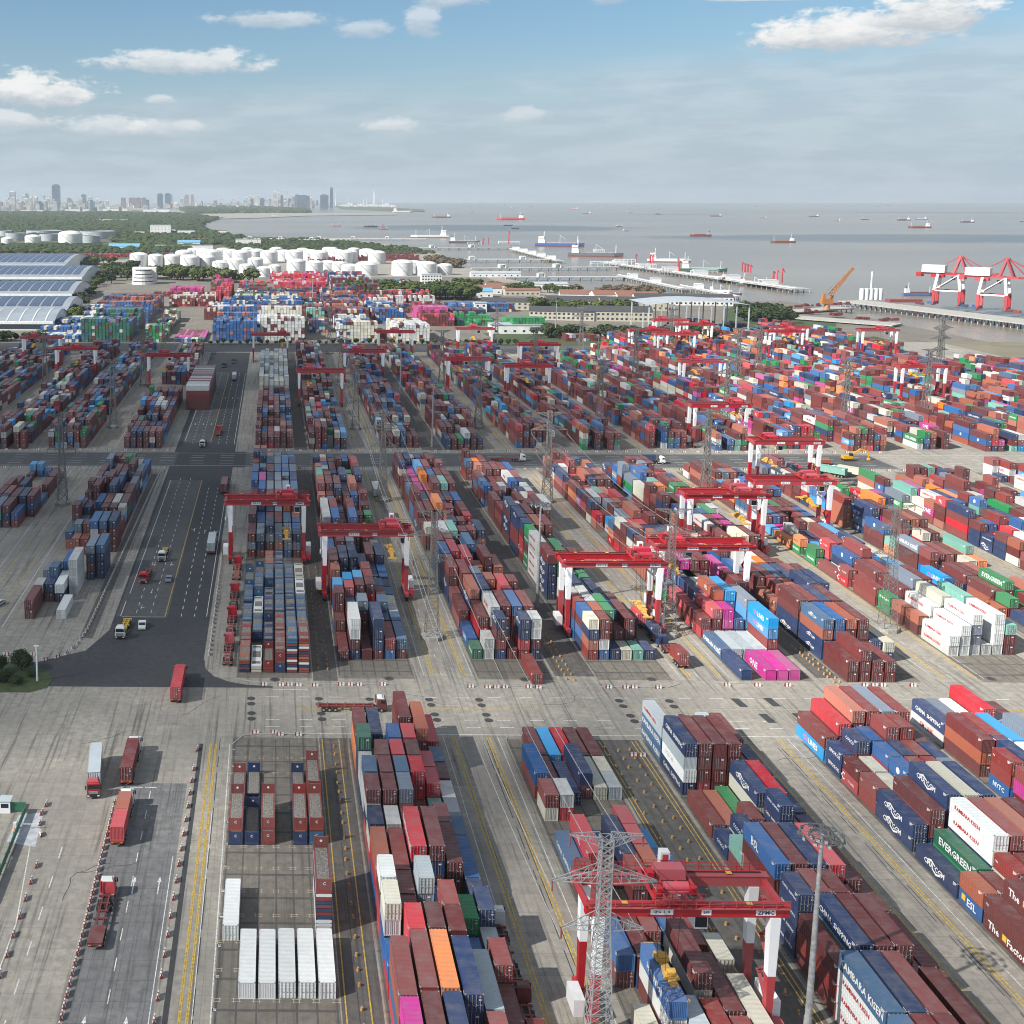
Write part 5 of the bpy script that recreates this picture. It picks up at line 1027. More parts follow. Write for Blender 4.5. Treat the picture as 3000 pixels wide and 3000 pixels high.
lorry(34.9 + .1, 158.5, 0, 'w', 'm', None, 'white lorry with an empty chassis squeezed beside the tall front block'); lorry(35.2, 141.0, 0, 'm', 'M', (1, 'm', -3.0, 'maroon short container on the lorry beside the tall front block', ''), 'lorry carrying a maroon short container beside the double yellow line')
for i, y in enumerate((272.3, 291.6, 310.8, 335.5)): lorry(-11.0 + .05 * i, y, 0, 'r', 'M' if i < 3 else 'p', None, ['nearest', 'second', 'third', 'farthest'][i] + ' red lorry with empty red trailer queueing beside the flat racks')
lorry(99.0, 272.6, 3, 'n', 'M', [(1, 'M', -3.0, 'brown red short container on the lorry leaving the truck lane', ''), ], 'lorry with a brown red short container below the lowering crane', L=12.4)
container(97.0, 283.4, 1.3, 1, 'n', label='small blue box on the lorry under the lowering crane'); lorry(98.2, 289.5, 0, 'n', 'M', None, 'blue lorry standing under the crimson box being lowered')
lorry(99.5, 487.5, -90, 'w', 'M', None, 'white cab lorry with an empty red trailer on the far cross road'); lorry(158, 484, -90, 'w', 'M', (1, 'n', 2, 'blue short container on the lorry crossing the far road', ''), 'lorry with a blue container on the far cross road')
lorry(228, 464, 40, 'p', 'M', (2, 'c', 0, 'mint green container on the parked orange lorry', ''), 'orange cab lorry with a mint green container near the excavator'); lorry(236, 462, 40, 'w', 'M', (2, 't', 0, 'cream container on the lorry parked beside the mint green one', ''), 'white lorry with a cream container parked beside the mint green one')
tr = container(38.0, 424, 1.2, 2, 'w', label='white container on a parked trailer beside the pylon')
# cars
def car(x, y, head, k='y', van=False, label='', pickup=False):
    root = empty('parked_car' if not van else 'white_van', (x, y, 0), R(head)); tag(root, label, 'van' if van else 'car', 'cars on the asphalt road')
    b = MB(); hw, L = (.95, 2.5) if van else (.9, 2.25)
    pr = [(-L, .35), (L, .35), (L, .85), (L * .55, .98)] + ([(L * .38, 1.75), (-L * .2, 1.8), (-L * .25, 1.05), (-L, 1.05)] if van else [(L * .25, 1.42), (-L * .45, 1.42), (-L * .85, .98), (-L, .95)])
    n = len(pr)
    for s in (-1, 1): b.poly([(s * hw, p[0], p[1]) for p in (pr if s > 0 else pr[::-1])])
    for i in range(n): p, q = pr[i], pr[(i + 1) % n]; b.quad((-hw, p[0], p[1]), (-hw, q[0], q[1]), (hw, q[0], q[1]), (hw, p[0], p[1]))
    b.build('body', PM[k], root); g = MB()
    a, c = pr[3], pr[4]; g.quad((-hw * .88, a[0] - .02, a[1] + .1), (hw * .88, a[0] - .02, a[1] + .1), (hw * .82, c[0] + .08, c[1] - .06), (-hw * .82, c[0] + .08, c[1] - .06)); g.v = [(p[0], p[1] + .03, p[2] + .03) for p in g.v]
    g.f = [tuple(reversed(q)) for q in g.f]
    for s in (-1, 1): g.box(*sorted((s * (hw - .02), s * (hw + .01))), -L * .35, L * .4, 1.02, 1.36 if not van else 1.6)
    g.build('windscreen', GLASS, root)
    for yy in (-L * .62, L * .62):
        for s in (-1, 1): inst('wheel', WHEEL, root, (s * (hw - .12), yy, .33), scale=(.4, .66, .66))
car(-30.9, 329.5, 178, 'y', label='silver blue car on the asphalt road beside the yellow line'); car(-34.6, 292, 184, 'w', True, 'white pickup truck turning out of the asphalt road'); car(-76.5, 308, 160, 'w', label='white car at the left picture edge on the yard lane')
# ---------------- striped barriers, bollards, lamp ----------------
bw, br_ = MB(), None
def barrier_mesh():
    m = MB(); pr = [(-.3, 0), (.3, 0), (.3, .18), (.12, .5), (.1, .95), (-.1, .95), (-.12, .5), (-.3, .18)]; Lb = 1.9; n = 4
    for k in range(n):
        y0, y1 = -Lb / 2 + (0, .62, .95, 1.57)[k], -Lb / 2 + (.62, .95, 1.57, 1.9)[k]
        for i in range(8):
            p, q = pr[i], pr[(i + 1) % 8]; m.quad((p[0], y0, p[1]), (p[0], y1, p[1]), (q[0], y1, q[1]), (q[0], y0, q[1]), k % 2)
    m.poly([(p[0], -Lb / 2, p[1]) for p in pr], 0); m.poly([(p[0], Lb / 2, p[1]) for p in reversed(pr)], 1)
    m.f = [tuple(reversed(q)) for q in m.f]
    return m.mesh('traffic_barrier', [LETW, PM['r']])
BAR = barrier_mesh(); BARR = plain('faded_barrier_red', (0.20, 0.03, 0.03), 0.7, 0, 2.0, .2); BAR.materials[1] = BARR
BWH = plain('worn_barrier_white', (0.60, 0.59, 0.56), 0.7, 0, 2.5, 0.2)
BAR.materials[0] = BWH
def barrier(x, y, rz, lab, grp): tag(inst('traffic_barrier', BAR, None, (x, y, 0), rz + random.uniform(-.08, .08), scale=(.8, .78, .8)), lab, 'traffic barrier', grp)
def barrier_row(pts, step, lab, grp, gapr=0.0):
    for (xa, ya), (xb, yb) in zip(pts, pts[1:]):
        L = math.hypot(xb - xa, yb - ya); n = max(1, int(L / step)); rz = math.atan2(yb - ya, xb - xa) - math.pi / 2
        for i in range(n):
            if random.random() < gapr: continue
            f = (i + .5) / n; barrier(xa + (xb - xa) * f, ya + (yb - ya) * f, rz, lab, grp)
barrier_row([(-15.5, 225.5), (-15.6, 222)], 1.9, 'striped barrier of the pair heading the spaced row beside the drain strip', 'barriers heading the spaced row'); barrier_row([(-15.7, 218), (-16.4, 128)], 4.6, 'red and white barrier in the widely spaced row beside the drain strip', 'spaced barriers beside the drain strip')
barrier_row([(-29.7, 203.5), (-29.3, 160), (-29.2, 128)], 2.15, 'red and white barrier in the close row left of the orange loaded lorry', 'close row of barriers along the lorry lane')
barrier_row([(-42.3, 203), (-42.7, 197), (-41.9, 193), (-40.8, 189.5)], 2.1, 'striped barrier in the curved line by the white ground panel', 'barriers curving round the white panel'); barrier_row([(-40.2, 184), (-39.5, 128)], 4.4, 'red and white barrier in the spaced row at the far left lane edge', 'spaced barriers at the left lane edge')
for (xa, xb, y, nm) in ((-3.6, 1, 231.3, 'A'), (1.6, 9.2, 230.6, 'A'), (-2, 12, 255.6, 'a'), (16, 29, 256, 'b'), (46, 66, 255.2, 'c'), (78, 92, 255.4, 'd'), (106, 122, 257.2, 'e'), (138, 150, 257.4, 'f'), (178, 196, 259, 'g')):
    x = xa
    while x < xb:
        barrier(x, y + random.uniform(-.15, .15), math.pi / 2, 'red and white barrier lying along the kerb of the front cross road', 'barriers along the front cross road'); x += random.choice((2.0, 2.1, 3.9, 5.6, 7.0))
barrier_row([(-57.5, 268.8), (-52, 272), (-50, 279), (-48.9, 290), (-47.0, 462), (-45, 467)], 2.6, 'small striped barrier in the long line left of the asphalt road', 'barrier line left of the asphalt road'); barrier_row([(-72, 272.6), (-58.5, 272.6)], 2.2, 'striped barrier in front of the empty slots on the left', 'barriers before the empty left slots'); barrier_row([(-15.9, 272), (-16.2, 345), (-16.4, 360)], 3.0, 'striped barrier along the right kerb of the asphalt road', 'barriers along the right kerb')
for y, m_ in ((472.6, 1), (506.5, 1)):
    for k in range(60):
        x = -120 + k * 6.6 + random.uniform(-1, 1)
        if -45 < x < -12: continue
        barrier(x, y, math.pi / 2, 'tiny striped barrier along the far cross road', 'barriers along the far cross road')
barrier(77.5 - 4, 222.5, math.pi / 2, 'single striped barrier on the dark runway beside the blue ribbed container', 'barriers along the front cross road'); barrier(75.3, 222.4, math.pi / 2, 'single striped barrier on the dark runway beside the blue ribbed container', 'barriers along the front cross road')
BOLM = MB().cyl((0, 0, 0), .26, .55, 8, r2=.18).mesh('bollard', [plain('faded_orange_rubber', (0.42, 0.24, 0.09), 0.8)])
for (xs, y0, y1, st) in (((68.6, 71.2, 73.6), 124, 228, 4.4), ((12.7,), 124, 226, 4.2), ((11.0, 13.2), 262, 345, 3.6), ((69.5, 71.2), 258, 330, 2.6), ((131.6, 133.2), 256, 282, 2.3)):
    for xx in xs:
        y = y0 + (xx * 1.3) % st
        while y < y1:
            tag(inst('bollard', BOLM, None, (xx + random.uniform(-.12, .12), y, 0), 0), 'small faded orange bollard standing on the dark crane runway', 'bollard', 'orange bollards on the crane runways'); y += st * random.choice((.8, 1, 1.2))
lp = empty('street_lamp', (-55.4, 257.2, .14)); tag(lp, 'white lamp post on the corner of the planted island', 'street lamp')
m = MB(); m.cyl((0, 0, 0), .26, 8.6, 10, r2=.2); m.build('pole', WHITE, lp); m = MB(); m.box(-.6, .6, -.16, .16, 8.5, 8.75); m.build('lamp_head', WHITE, lp)
# green mesh fence, hut and pole at the lower left corner
fx = empty('mesh_fence', (-45.6, 196, 0)); tag(fx, 'green panel fence around the small enclosure at the left edge', 'fence')
m = MB(); m.box(-12, -0.2, 2.9, 3.0, .3, 2.0); m.build('fence_panel', PM['G'], fx); m = MB(); m.box(-.12, 0, -26, 3, .3, 1.6); m.build('fence_panel', PM['G'], fx)
for i in range(9):
    m = MB(); m.cyl((0, 0, 0), .06, 2.1, 6); m.build('fence_post', PM['G'], fx, (-.06, 2.8 - i * 3.3, 0))
bx = empty('barrier_machine', (-46.4, 193.2, 0)); tag(bx, 'white box barrier machine with an orange post and pale arm at the left edge', 'barrier gate'); m = MB(); m.box(-.3, .3, -.3, .3, 0, 1.3); m.build('housing', WHITE, bx); m = MB(); m.cyl((.1, -.9, 0), .12, .8, 8); m.build('post', PM['o'], bx); m = MB(); m.box(.2, 4.4, -.04, .04, .95, 1.07); m.build('barrier_arm', WHITE, bx)
bx = empty('gate_cabin', (-49.5, 199.5, 0)); tag(bx, 'small pale gate cabin at the left edge behind the green fence', 'cabin'); m = MB(); m.box(-1, 1, -1, 1, 0, 2.3); m.box(-1.15, 1.15, -1.15, 1.15, 2.3, 2.45, 1); m.build('cabin_body', [WHITE, PM['l']], bx); m = MB(); m.box(-.7, .7, -1.03, -1, 1.1, 1.9); m.build('window', GLASS, bx)
# excavator on the far cross road
ex = empty('excavator', (248, 491, 0)); tag(ex, 'yellow excavator digging beside the far cross road on the right', 'excavator')
m = MB(); m.box(-2, 2, -1.5, -.8, 0, .9); m.box(-2, 2, .8, 1.5, 0, .9); m.build('track', DARK, ex); m = MB(); m.box(-2.2, 1.6, -1.4, 1.4, 1.0, 2.3); m.build('upper_body', YEL, ex); m = MB(); m.box(.4, 1.7, -1.3, -.1, 2.3, 3.4); m.build('cab', GLASS, ex)
m = MB(); m.bar((1.5, .4, 2.0), (5.5, .4, 5.0), .6); m.bar((5.5, .4, 5.0), (8.6, .4, 4.2), .5); m.bar((8.6, .4, 4.2), (9.3, .4, 1.0), .4); m.build('boom', YEL, ex); m = MB(); m.box(8.7, 9.8, -.2, 1.0, .2, 1.1, 0, taper=.15); m.build('bucket', YEL, ex)
dt = empty('dump_truck', (233, 483, 0), R(90)); tag(dt, 'small brown dump truck left of the yellow excavator', 'truck'); m = MB(); m.box(-1.2, 1.2, -3.5, 1.2, 1, 2.4, 0, taper=-.15); m.build('tipper_body', PM['p'], dt); m = MB(); m.box(-1.2, 1.2, 1.5, 3.2, .7, 2.7); m.build('cab', PM['t'], dt)
for s in (-1, 1):
    for yy in (-2.5, -1.2, 2.3): inst('wheel', WHEEL, dt, (s * 1.05, yy, .5))

for i, y in enumerate(NUMY):
    o_ = inst('bay_number_marking', text_mesh('%02d' % (43 - 2 * i), .62, LETW), None, (-8.07, y, .045)); o_.rotation_euler = (0, 0, R(-90)); tag(o_, kind='structure')
# ---------------- trees ----------------
def leaf_mat(name, a, b_):
    m, t, b = base_mat(name, 0.75); oi = t.nodes.new('ShaderNodeObjectInfo'); g = t.nodes.new('ShaderNodeNewGeometry')
    n = noise(t, g.outputs['Position'], 0.35, 3, 0.6); f = mth(t, 'FRACT', mth(t, 'ADD', mth(t, 'MULTIPLY', n, 1.3), oi.outputs['Random']))
    t.links.new(mixc(t, f, a, b_), b.inputs['Base Color']); b.inputs['Specular IOR Level'].default_value = 0.2
    return m
LF = leaf_mat('broad_leaves', (0.026, 0.050, 0.014), (0.095, 0.115, 0.030)); LFD = leaf_mat('dark_leaves', (0.016, 0.032, 0.012), (0.048, 0.068, 0.022)); LFB = leaf_mat('dry_leaves', (0.10, 0.075, 0.045), (0.15, 0.12, 0.08))
BARK = plain('bark', (0.07, 0.055, 0.04), 0.9)
def crown_mesh(seed, n, leaf, lobes=7, flat=.8):
    r = random.Random(seed); mb = MB(); L = []
    for i in range(lobes):
        a = r.uniform(0, 6.28); d = r.uniform(.15, .62); L.append((d * math.cos(a), d * math.sin(a), r.uniform(-.25, .45) * flat, r.uniform(.34, .55)))
    L.append((0, 0, .1, .55))
    for i in range(n):
        c = r.choice(L); v = Vector((r.gauss(0, 1), r.gauss(0, 1), r.gauss(0, 1))).normalized(); rr = c[3] * (r.random() ** .33)
        p = Vector((c[0], c[1], c[2])) + Vector((v.x * rr, v.y * rr, v.z * rr * flat)); nn = (v + Vector((r.uniform(-.6, .6), r.uniform(-.6, .6), r.uniform(-.2, .8)))).normalized()
        u = nn.orthogonal().normalized(); w = nn.cross(u); a = r.uniform(0, 6.28); u, w = u * math.cos(a) + w * math.sin(a), w * math.cos(a) - u * math.sin(a); s = leaf * r.uniform(.6, 1.3)
        mb.quad(tuple(p - u * s - w * s * .6), tuple(p + u * s - w * s * .6), tuple(p + u * s + w * s * .6), tuple(p - u * s + w * s * .6))
    return mb
CR = [crown_mesh(i, 420, .13).mesh('crown', [LF]) for i in range(4)]; CRN = [crown_mesh(10 + i, 3600, .045, 10).mesh('crown', [LFD]) for i in range(3)]
tk_ = MB(); tk_.cyl((0, 0, 0), .05, .55, 7, r2=.03)
for a in range(4): tk_.bar((0, 0, .35), (.3 * math.cos(a * 1.6), .3 * math.sin(a * 1.6), .85), .022)
TRK = tk_.mesh('trunk', [BARK])
def tree(x, y, h, w=None, mat=None, lab='', grp='', near=False, z=0, name='tree'):
    w = w or h * .9; root = empty(name, (x, y, z), random.uniform(0, 6.28)); tag(root, lab, 'tree', grp)
    inst('trunk', TRK, root, (0, 0, 0), 0, scale=(h, h, h * .9)); inst('crown', random.choice(CRN if near else CR), root, (0, 0, h * .52), 0, mat=mat, scale=(w / 2 * 1.2, w / 2 * 1.2, h * .62))
    return root
for i, (x, y, h, w, lb) in enumerate(((-60.5, 263.0, 6.0, 5.6, 'dark spreading tree on the planted island at the left edge'), (-65.5, 262.0, 4.6, 4.0, 'smaller spiky topped tree at the left picture edge'), (-63.0, 257.5, 2.6, 4.6, 'dark bush on the planted island behind the lawn'), (-60.0, 255.5, 1.8, 3.4, 'low dark bush at the front of the planted island'), (-68, 257, 3.2, 5, 'dense bush cut by the left picture edge'), (-57.6, 259.5, 1.6, 2.6, 'small round bush by the lamp post'))):
    tree(x, y, h, w, LFD, lb, 'plants on the traffic island', True, .1, 'tree' if h > 4 else 'bush')
tr_ = random.Random(77)
def belt(pts, n, hs, mat, lab, grp, spread=6, name='tree'):
    for i in range(n):
        f = tr_.random() * (len(pts) - 1); k = int(f); f -= k; a, c = pts[k], pts[min(k + 1, len(pts) - 1)]
        h = tr_.uniform(*hs); tree(a[0] + (c[0] - a[0]) * f + tr_.uniform(-spread, spread), a[1] + (c[1] - a[1]) * f + tr_.uniform(-spread, spread), h, h * tr_.uniform(1.0, 1.5), mat, lab, grp, name=name)
belt([(222, 935), (280, 920), (340, 915)], 46, (7, 12), LFD, 'dark broad tree in the belt before the cream factory buildings', 'dark tree belt before the factory', 13)
belt([at(1075, 880), at(1150, 866), at(1250, 872), at(1350, 874)], 54, (14, 20), LF, 'green tree in the grove left of the factory buildings', 'trees in the grove behind the magenta stacks', 36)
belt([at(1350, 838), at(1500, 850), at(1640, 862)], 34, (8, 13), LF, 'tree among the red roofed sheds by the bay', 'trees by the bay', 18)
belt([at(440, 812), at(540, 822), at(700, 828)], 36, (14, 22), LF, 'green tree in front of the white storage tanks', 'trees before the white tanks', 28)
belt([at(338, 840), at(352, 815), at(362, 795)], 16, (13, 20), LFD, 'dark tree in the clump beside the avenue', 'avenue clump', 14)
belt([at(205, 965), at(232, 900), at(262, 860), at(300, 815), at(318, 785)], 46, (7, 12), LF, 'tree in the line between the arched hangars and the avenue', 'hangar side tree line', 5)
belt([at(1540, 905), at(1680, 912), at(1800, 915), at(1880, 905)], 40, (8, 14), LF, 'green tree between the cream factory halls', 'trees among the factory halls', 10)
belt([at(190, 780), at(330, 770)], 30, (9, 15), LF, 'tree behind the arched hangars', 'trees behind the hangars', 26)
belt([(-240, 902), (-170, 896)], 22, (6, 9), LFD, 'dark tree at the foot of the nearest hangar', 'trees below the hangars', 7)
for k in range(48):
    x = -60 + k * 5.6 + tr_.uniform(-1, 1); tree(x, 880 + tr_.uniform(-2, 2), tr_.uniform(3, 6.5), None, LFD, 'small dark street tree in the row along the back road', 'row of street trees on the back road', name='street_tree')
belt([at(2160, 912), at(2220, 922), at(2290, 935), at(2200, 940), at(2330, 948)], 34, (9, 14), LFD, 'green tree behind the workshop canopy roof', 'trees behind the canopy', 10)
belt([at(1270, 768), at(1345, 785)], 40, (10, 16), LFB, 'bare brownish tree by the water before the jetties', 'bare trees by the water', 14, 'bare_tree'); belt([at(1890, 862), at(1925, 868), at(1700, 862)], 24, (9, 14), LFB, 'bare tree beside the long white building', 'bare trees by the bay', 6, 'bare_tree')
sheet('shore_grass', [at(2120, 905), at(2160, 896), at(2260, 912), at(2330, 929), at(2450, 948), at(2450, 962), at(2120, 960)][::-1], 0.014, M_GRASS)
# far woodland, far too many trees to count
wv, wf = [], []
def clump(x, y, w, h):
    n = len(wv); k = 5
    for j, (rr, zz) in enumerate(((.55, 0.0), (.6, .45), (.32, .85))):
        for i in range(k):
            a = 2 * math.pi * (i + j * .5) / k + tr_.uniform(-.3, .3); q = rr * w * tr_.uniform(.75, 1.2); wv.append((x + q * math.cos(a), y + q * math.sin(a), h * zz * tr_.uniform(.85, 1.1)))
    wv.append((x, y, h * tr_.uniform(.9, 1.05)))
    for j in range(2):
        for i in range(k): wf.append((n + j * k + i, n + j * k + (i + 1) % k, n + (j + 1) * k + (i + 1) % k, n + (j + 1) * k + i))
    for i in range(k): wf.append((n + 2 * k + i, n + 2 * k + (i + 1) % k, n + 15))
def wood(poly_px, n, hs):
    xs = [p[0] for p in poly_px]; ys = [p[1] for p in poly_px]; k = 0
    while k < n:
        px, py = tr_.uniform(min(xs), max(xs)), tr_.uniform(min(ys), max(ys)); ins = False; j = len(poly_px) - 1
        for i in range(len(poly_px)):
            if ((ys[i] > py) != (ys[j] > py)) and (px < (xs[j] - xs[i]) * (py - ys[i]) / (ys[j] - ys[i] + 1e-9) + xs[i]): ins = not ins
            j = i
        if not ins: continue
        k += 1; X, Y = at(px, py); h = tr_.uniform(*hs); clump(X, Y, h * tr_.uniform(.9, 1.8) * (1 + Y / 6000), h)
wood([(-20, 622), (330, 622), (560, 628), (640, 641), (596, 652), (588, 668), (500, 690), (300, 678), (-20, 690)], 4600, (9, 15))
wood([(-20, 690), (120, 680), (330, 678), (590, 668), (640, 684), (720, 700), (500, 745), (380, 740), (330, 700), (-20, 690)], 1300, (7, 13)); wood([(-20, 725), (300, 725), (380, 745), (-20, 742)], 420, (8, 13)); wood([(520, 610), (640, 606), (880, 614), (900, 623), (560, 626)], 700, (12, 26))
wood([(600, 700), (900, 700), (1180, 724), (1285, 743), (1150, 745), (900, 735), (700, 735)], 900, (3, 7))
wme = bpy.data.meshes.new('woodland'); wme.from_pydata(wv, [], wf); wme.materials.append(LFD); wo_ = bpy.data.objects.new('woodland', wme); COL.objects.link(wo_); tag(wo_, 'dense dark green woodland stretching between the tanks and the distant city', 'woodland', kind='stuff')
# ---------------- buildings ----------------
ROOFD = plain('dark_roof_felt', (0.05, 0.052, 0.058), 0.8); ROOFR = plain('red_roof_tiles', (0.20, 0.095, 0.065), 0.8); ROOFB = plain('blue_metal_roof', (0.12, 0.32, 0.50), 0.6); CREAM = plain('cream_render', (0.42, 0.39, 0.31), 0.8, 0, .3, .1); WALLW = plain('white_render', (0.66, 0.66, 0.64), 0.8, 0, .3, .1); WINM = plain('dark_window_glass', (0.03, 0.045, 0.06), 0.2); TANKW = plain('white_tank_paint', (0.60, 0.605, 0.60), 0.6, 0, .12, .12)
ROOFL = plain('light_metal_roof', (0.38, 0.41, 0.44), 0.5, 0.1, .2, .1); ROOFH = plain('hangar_roof_sheet', (0.24, 0.28, 0.32), 0.5, 0.1, .05, .12); PANEL = plain('solar_panel_glass', (0.035, 0.06, 0.12), 0.25, 0, .5, .3); TANKG = plain('grey_tank_steel', (0.33, 0.36, 0.38), 0.6, 0, .2, .15)
WIN = MB().box(-.8, .8, -.06, 0, 0, 1.5).mesh('window', [WINM]); WINS = MB().box(0, .06, -.8, .8, 0, 1.5).mesh('window', [WINM])
def building(x, y, w, d, h, wall, roof, label, fl=2, gable=True, nw=None, rz=0, cat='building', name='factory_building'):
    root = empty(name, (x, y, 0), R(rz)); tag(root, label, cat)
    m = MB(); m.box(0, w, 0, d, 0, h); m.build('wall', wall, root)
    r = MB()
    if gable:
        rh = min(w, d) * .2; o = .5
        if w >= d:
            r.quad((-o, -o, h), (w + o, -o, h), (w + o, d / 2, h + rh), (-o, d / 2, h + rh)); r.quad((-o, d / 2, h + rh), (w + o, d / 2, h + rh), (w + o, d + o, h), (-o, d + o, h)); r.poly([(0, 0, h), (0, d / 2, h + rh - .1), (0, d, h)], 1); r.poly([(w, 0, h), (w, d, h), (w, d / 2, h + rh - .1)], 1)
        else:
            r.quad((-o, -o, h), (w / 2, -o, h + rh), (w / 2, d + o, h + rh), (-o, d + o, h)); r.quad((w / 2, -o, h + rh), (w + o, -o, h), (w + o, d + o, h), (w / 2, d + o, h + rh)); r.poly([(0, 0, h), (w, 0, h), (w / 2, 0, h + rh - .1)], 1)
    else: r.box(-.4, w + .4, -.4, d + .4, h, h + .6)
    r.build('roof', [roof, wall], root)
    nw = nw or max(2, int(w / 5)); nf = max(1, fl)
    for f in range(nf):
        for i in range(nw):
            inst('window', WIN, root, ((i + .5) * w / nw, 0, 1.4 + f * (h - .6) / nf), scale=(1.3, 1, min(1.2, (h / nf) / 3)))
        for i in range(max(1, int(d / 7))): inst('window', WINS, root, (-.06, (i + .5) * d / max(1, int(d / 7)), 1.4 + f * (h - .6) / nf))
    return root
def bat(px, py, w, d, h, *a, **k): X, Y = at(px, py); return building(X, Y, w, d, h, *a, **k)
bat(1550, 936, 58, 20, 8, CREAM, ROOFD, 'long cream factory building with a dark roof before the grove', 2, True, 14, rz=-14); bat(1705, 940, 62, 22, 9, CREAM, ROOFD, 'cream factory with dark roof and many windows beside the tree belt', 2, True, 15, rz=-8); bat(1410, 906, 52, 18, 8, CREAM, ROOFD, 'cream building with grey roof left of the dark roofed factory', 2, True, 9, rz=-10)
bat(1600, 903, 60, 22, 8, CREAM, ROOFD, 'second dark roofed factory hall behind the first', 1, True, 12, rz=-8); bat(1760, 908, 66, 24, 8, CREAM, ROOFD, 'third dark roofed hall further right by the canopy', 1, True, 12, rz=-6); bat(1858, 893, 100, 14, 9, WALLW, ROOFD, 'long white building with rows of windows near the bay', 2, True, 22, rz=-6)
bat(1370, 862, 40, 18, 7, WALLW, ROOFR, 'white house with a red tiled roof in the grove', 1, True, 5); bat(1425, 850, 34, 14, 6, WALLW, ROOFR, 'long red roofed shed by the trees', 1, True, 7); bat(1480, 866, 40, 12, 6, CREAM, ROOFR, 'low orange roofed shed behind the cream building', 1, True, 7); bat(1520, 846, 60, 12, 6, WALLW, ROOFL, 'long pale roofed shed beside the inlet', 1, True, 9)
bat(1640, 880, 50, 22, 7, WALLW, ROOFR, 'red roofed workshop near the bay shore', 1, True, 5, rz=-10); bat(1740, 888, 46, 20, 9, WALLW, ROOFR, 'white and red building in front of the long white one', 2, True, 5); bat(1810, 890, 44, 22, 8, WALLW, ROOFR, 'second white and red building by the shore', 2, True, 5); bat(1376, 872, 26, 18, 7, WALLW, ROOFB, 'small building with a bright blue roof', 1, True, 3)
bat(1440, 978, 46, 18, 7, WALLW, ROOFL, 'white open shed behind the green container stack', 1, False, 6); bat(1390, 915, 12, 10, 9, WALLW, ROOFL, 'small white block beside the cream building', 2, False, 2)
bat(1235, 832, 26, 16, 12, WALLW, ROOFL, 'white three storey office by the tanks', 3, False, 7); bat(1380, 812, 70, 12, 6, WALLW, ROOFL, 'white shed running beside the jetty root', 1, True, 8); bat(440, 690, 60, 24, 30, WALLW, ROOFL, 'white block standing in the woodland', 4, False, 6); bat(480, 688, 34, 20, 16, WALLW, ROOFB, 'white and blue block in the woodland', 3, False, 4)
bat(318, 735, 64, 30, 9, WALLW, ROOFB, 'blue roofed shed before the woodland', 1, True, 8); bat(430, 733, 140, 20, 10, WALLW, ROOFL, 'long white shed behind the white tanks', 1, False, 10); bat(520, 726, 50, 24, 12, WALLW, ROOFB, 'small blue roofed shed behind the tanks', 1, True, 4)
for i, (px, py, w, h) in enumerate(((395, 690, 26, 12), (520, 690, 50, 14), (300, 652, 110, 14), (330, 646, 70, 10), (560, 712, 40, 10), (690, 716, 60, 12), (180, 672, 60, 10), (480, 654, 50, 9), (640, 690, 24, 14), (270, 650, 40, 12), (190, 620, 180, 18), (60, 622, 160, 16), (300, 618, 200, 18), (420, 621, 190, 18))):
    bat(px, py, w, 20, h, WALLW, ROOFL if i % 2 else ROOFR, ['pale low block half hidden in the distant woodland'][0], 2, False, 4)['group'] = 'pale blocks in the distant woodland'
# round fronted office by the avenue
rb = empty('office_building', at(420, 832) + (0,)); tag(rb, 'white round fronted office with stacked terraces beside the avenue', 'building')
for k in range(4):
    m = MB(); m.cyl((0, 0, k * 4.6), 15 - k * 1.2, 3.3, 24); m.build('storey', WALLW, rb); m = MB(); m.cyl((0, 0, k * 4.6 + 3.3), 13.5 - k * 1.2, 1.3, 24); m.build('window_band', WINM, rb)
m = MB(); m.box(-15, 16, 6, 22, 0, 21); m.build('rear_block', WALLW, rb); m = MB(); m.cyl((0, 0, 18.4), 11, .8, 24); m.build('roof', ROOFL, rb)
# arched hangars with solar panels
def hangar(xr, y0, y1, h, label, panels=True, length=230):
    root = empty('arched_hangar', (xr, y0, 0)); tag(root, label, 'hangar', 'arched hangars at the left'); D_ = y1 - y0; n = 12
    prof = [(D_ * i / n, h * .52 + h * .48 * math.sin(math.pi * i / n)) for i in range(n + 1)]
    m = MB()
    for (a, za), (b_, zb) in zip(prof, prof[1:]): m.quad((-length, a, za), (1.5, a, za), (1.5, b_, zb), (-length, b_, zb))
    m.build('roof', ROOFH, root); m = MB(); m.quad((-length, 0, 0), (0, 0, 0), (0, 0, h * .52), (-length, 0, h * .52)); m.poly([(0, a, 0) for a in (0, D_)] + [(0, p[0], p[1]) for p in reversed(prof)]); m.build('wall', WALLW, root)
    m = MB(); m.box(-length, .5, -.6, -.02, h * .36, h * .5); m.build('eaves_band', WALLW, root); m = MB(); m.box(-length, 0, -.2, -.03, h * .08, h * .34); m.build('window_band', WINM, root)
    for k in range(int(length / 11)):
        x1 = -6 - k * 11; p = MB()
        for (a, za), (b_, zb) in list(zip(prof, prof[1:]))[1 if panels else 0:(11 if panels else 12)]: p.quad((x1 - (8.8 if panels else 1.0), a, za + .35), (x1, a, za + .35), (x1, b_, zb + .35), (x1 - (8.8 if panels else 1.0), b_, zb + .35))
        p.build('solar_panel' if panels else 'roof_rib', PANEL if panels else TANKW, root)
for i, (px, pb, ht, hh, lb) in enumerate(((155, 968, 0, 15, 'nearest arched hangar with ribbed blue grey roof'), (195, 932, 0, 16, 'second arched hangar with rows of solar panels'), (210, 886, 0, 18, 'third arched hangar with solar panels'), (240, 834, 0, 19, 'fourth arched hangar with long solar panel strips'), (190, 797, 0, 21, 'farthest arched hangar with broad solar panels'))):
    X, Y = at(px, pb); hangar(X, Y, Y + [70, 95, 130, 170, 240][i], hh, lb, i > 0)
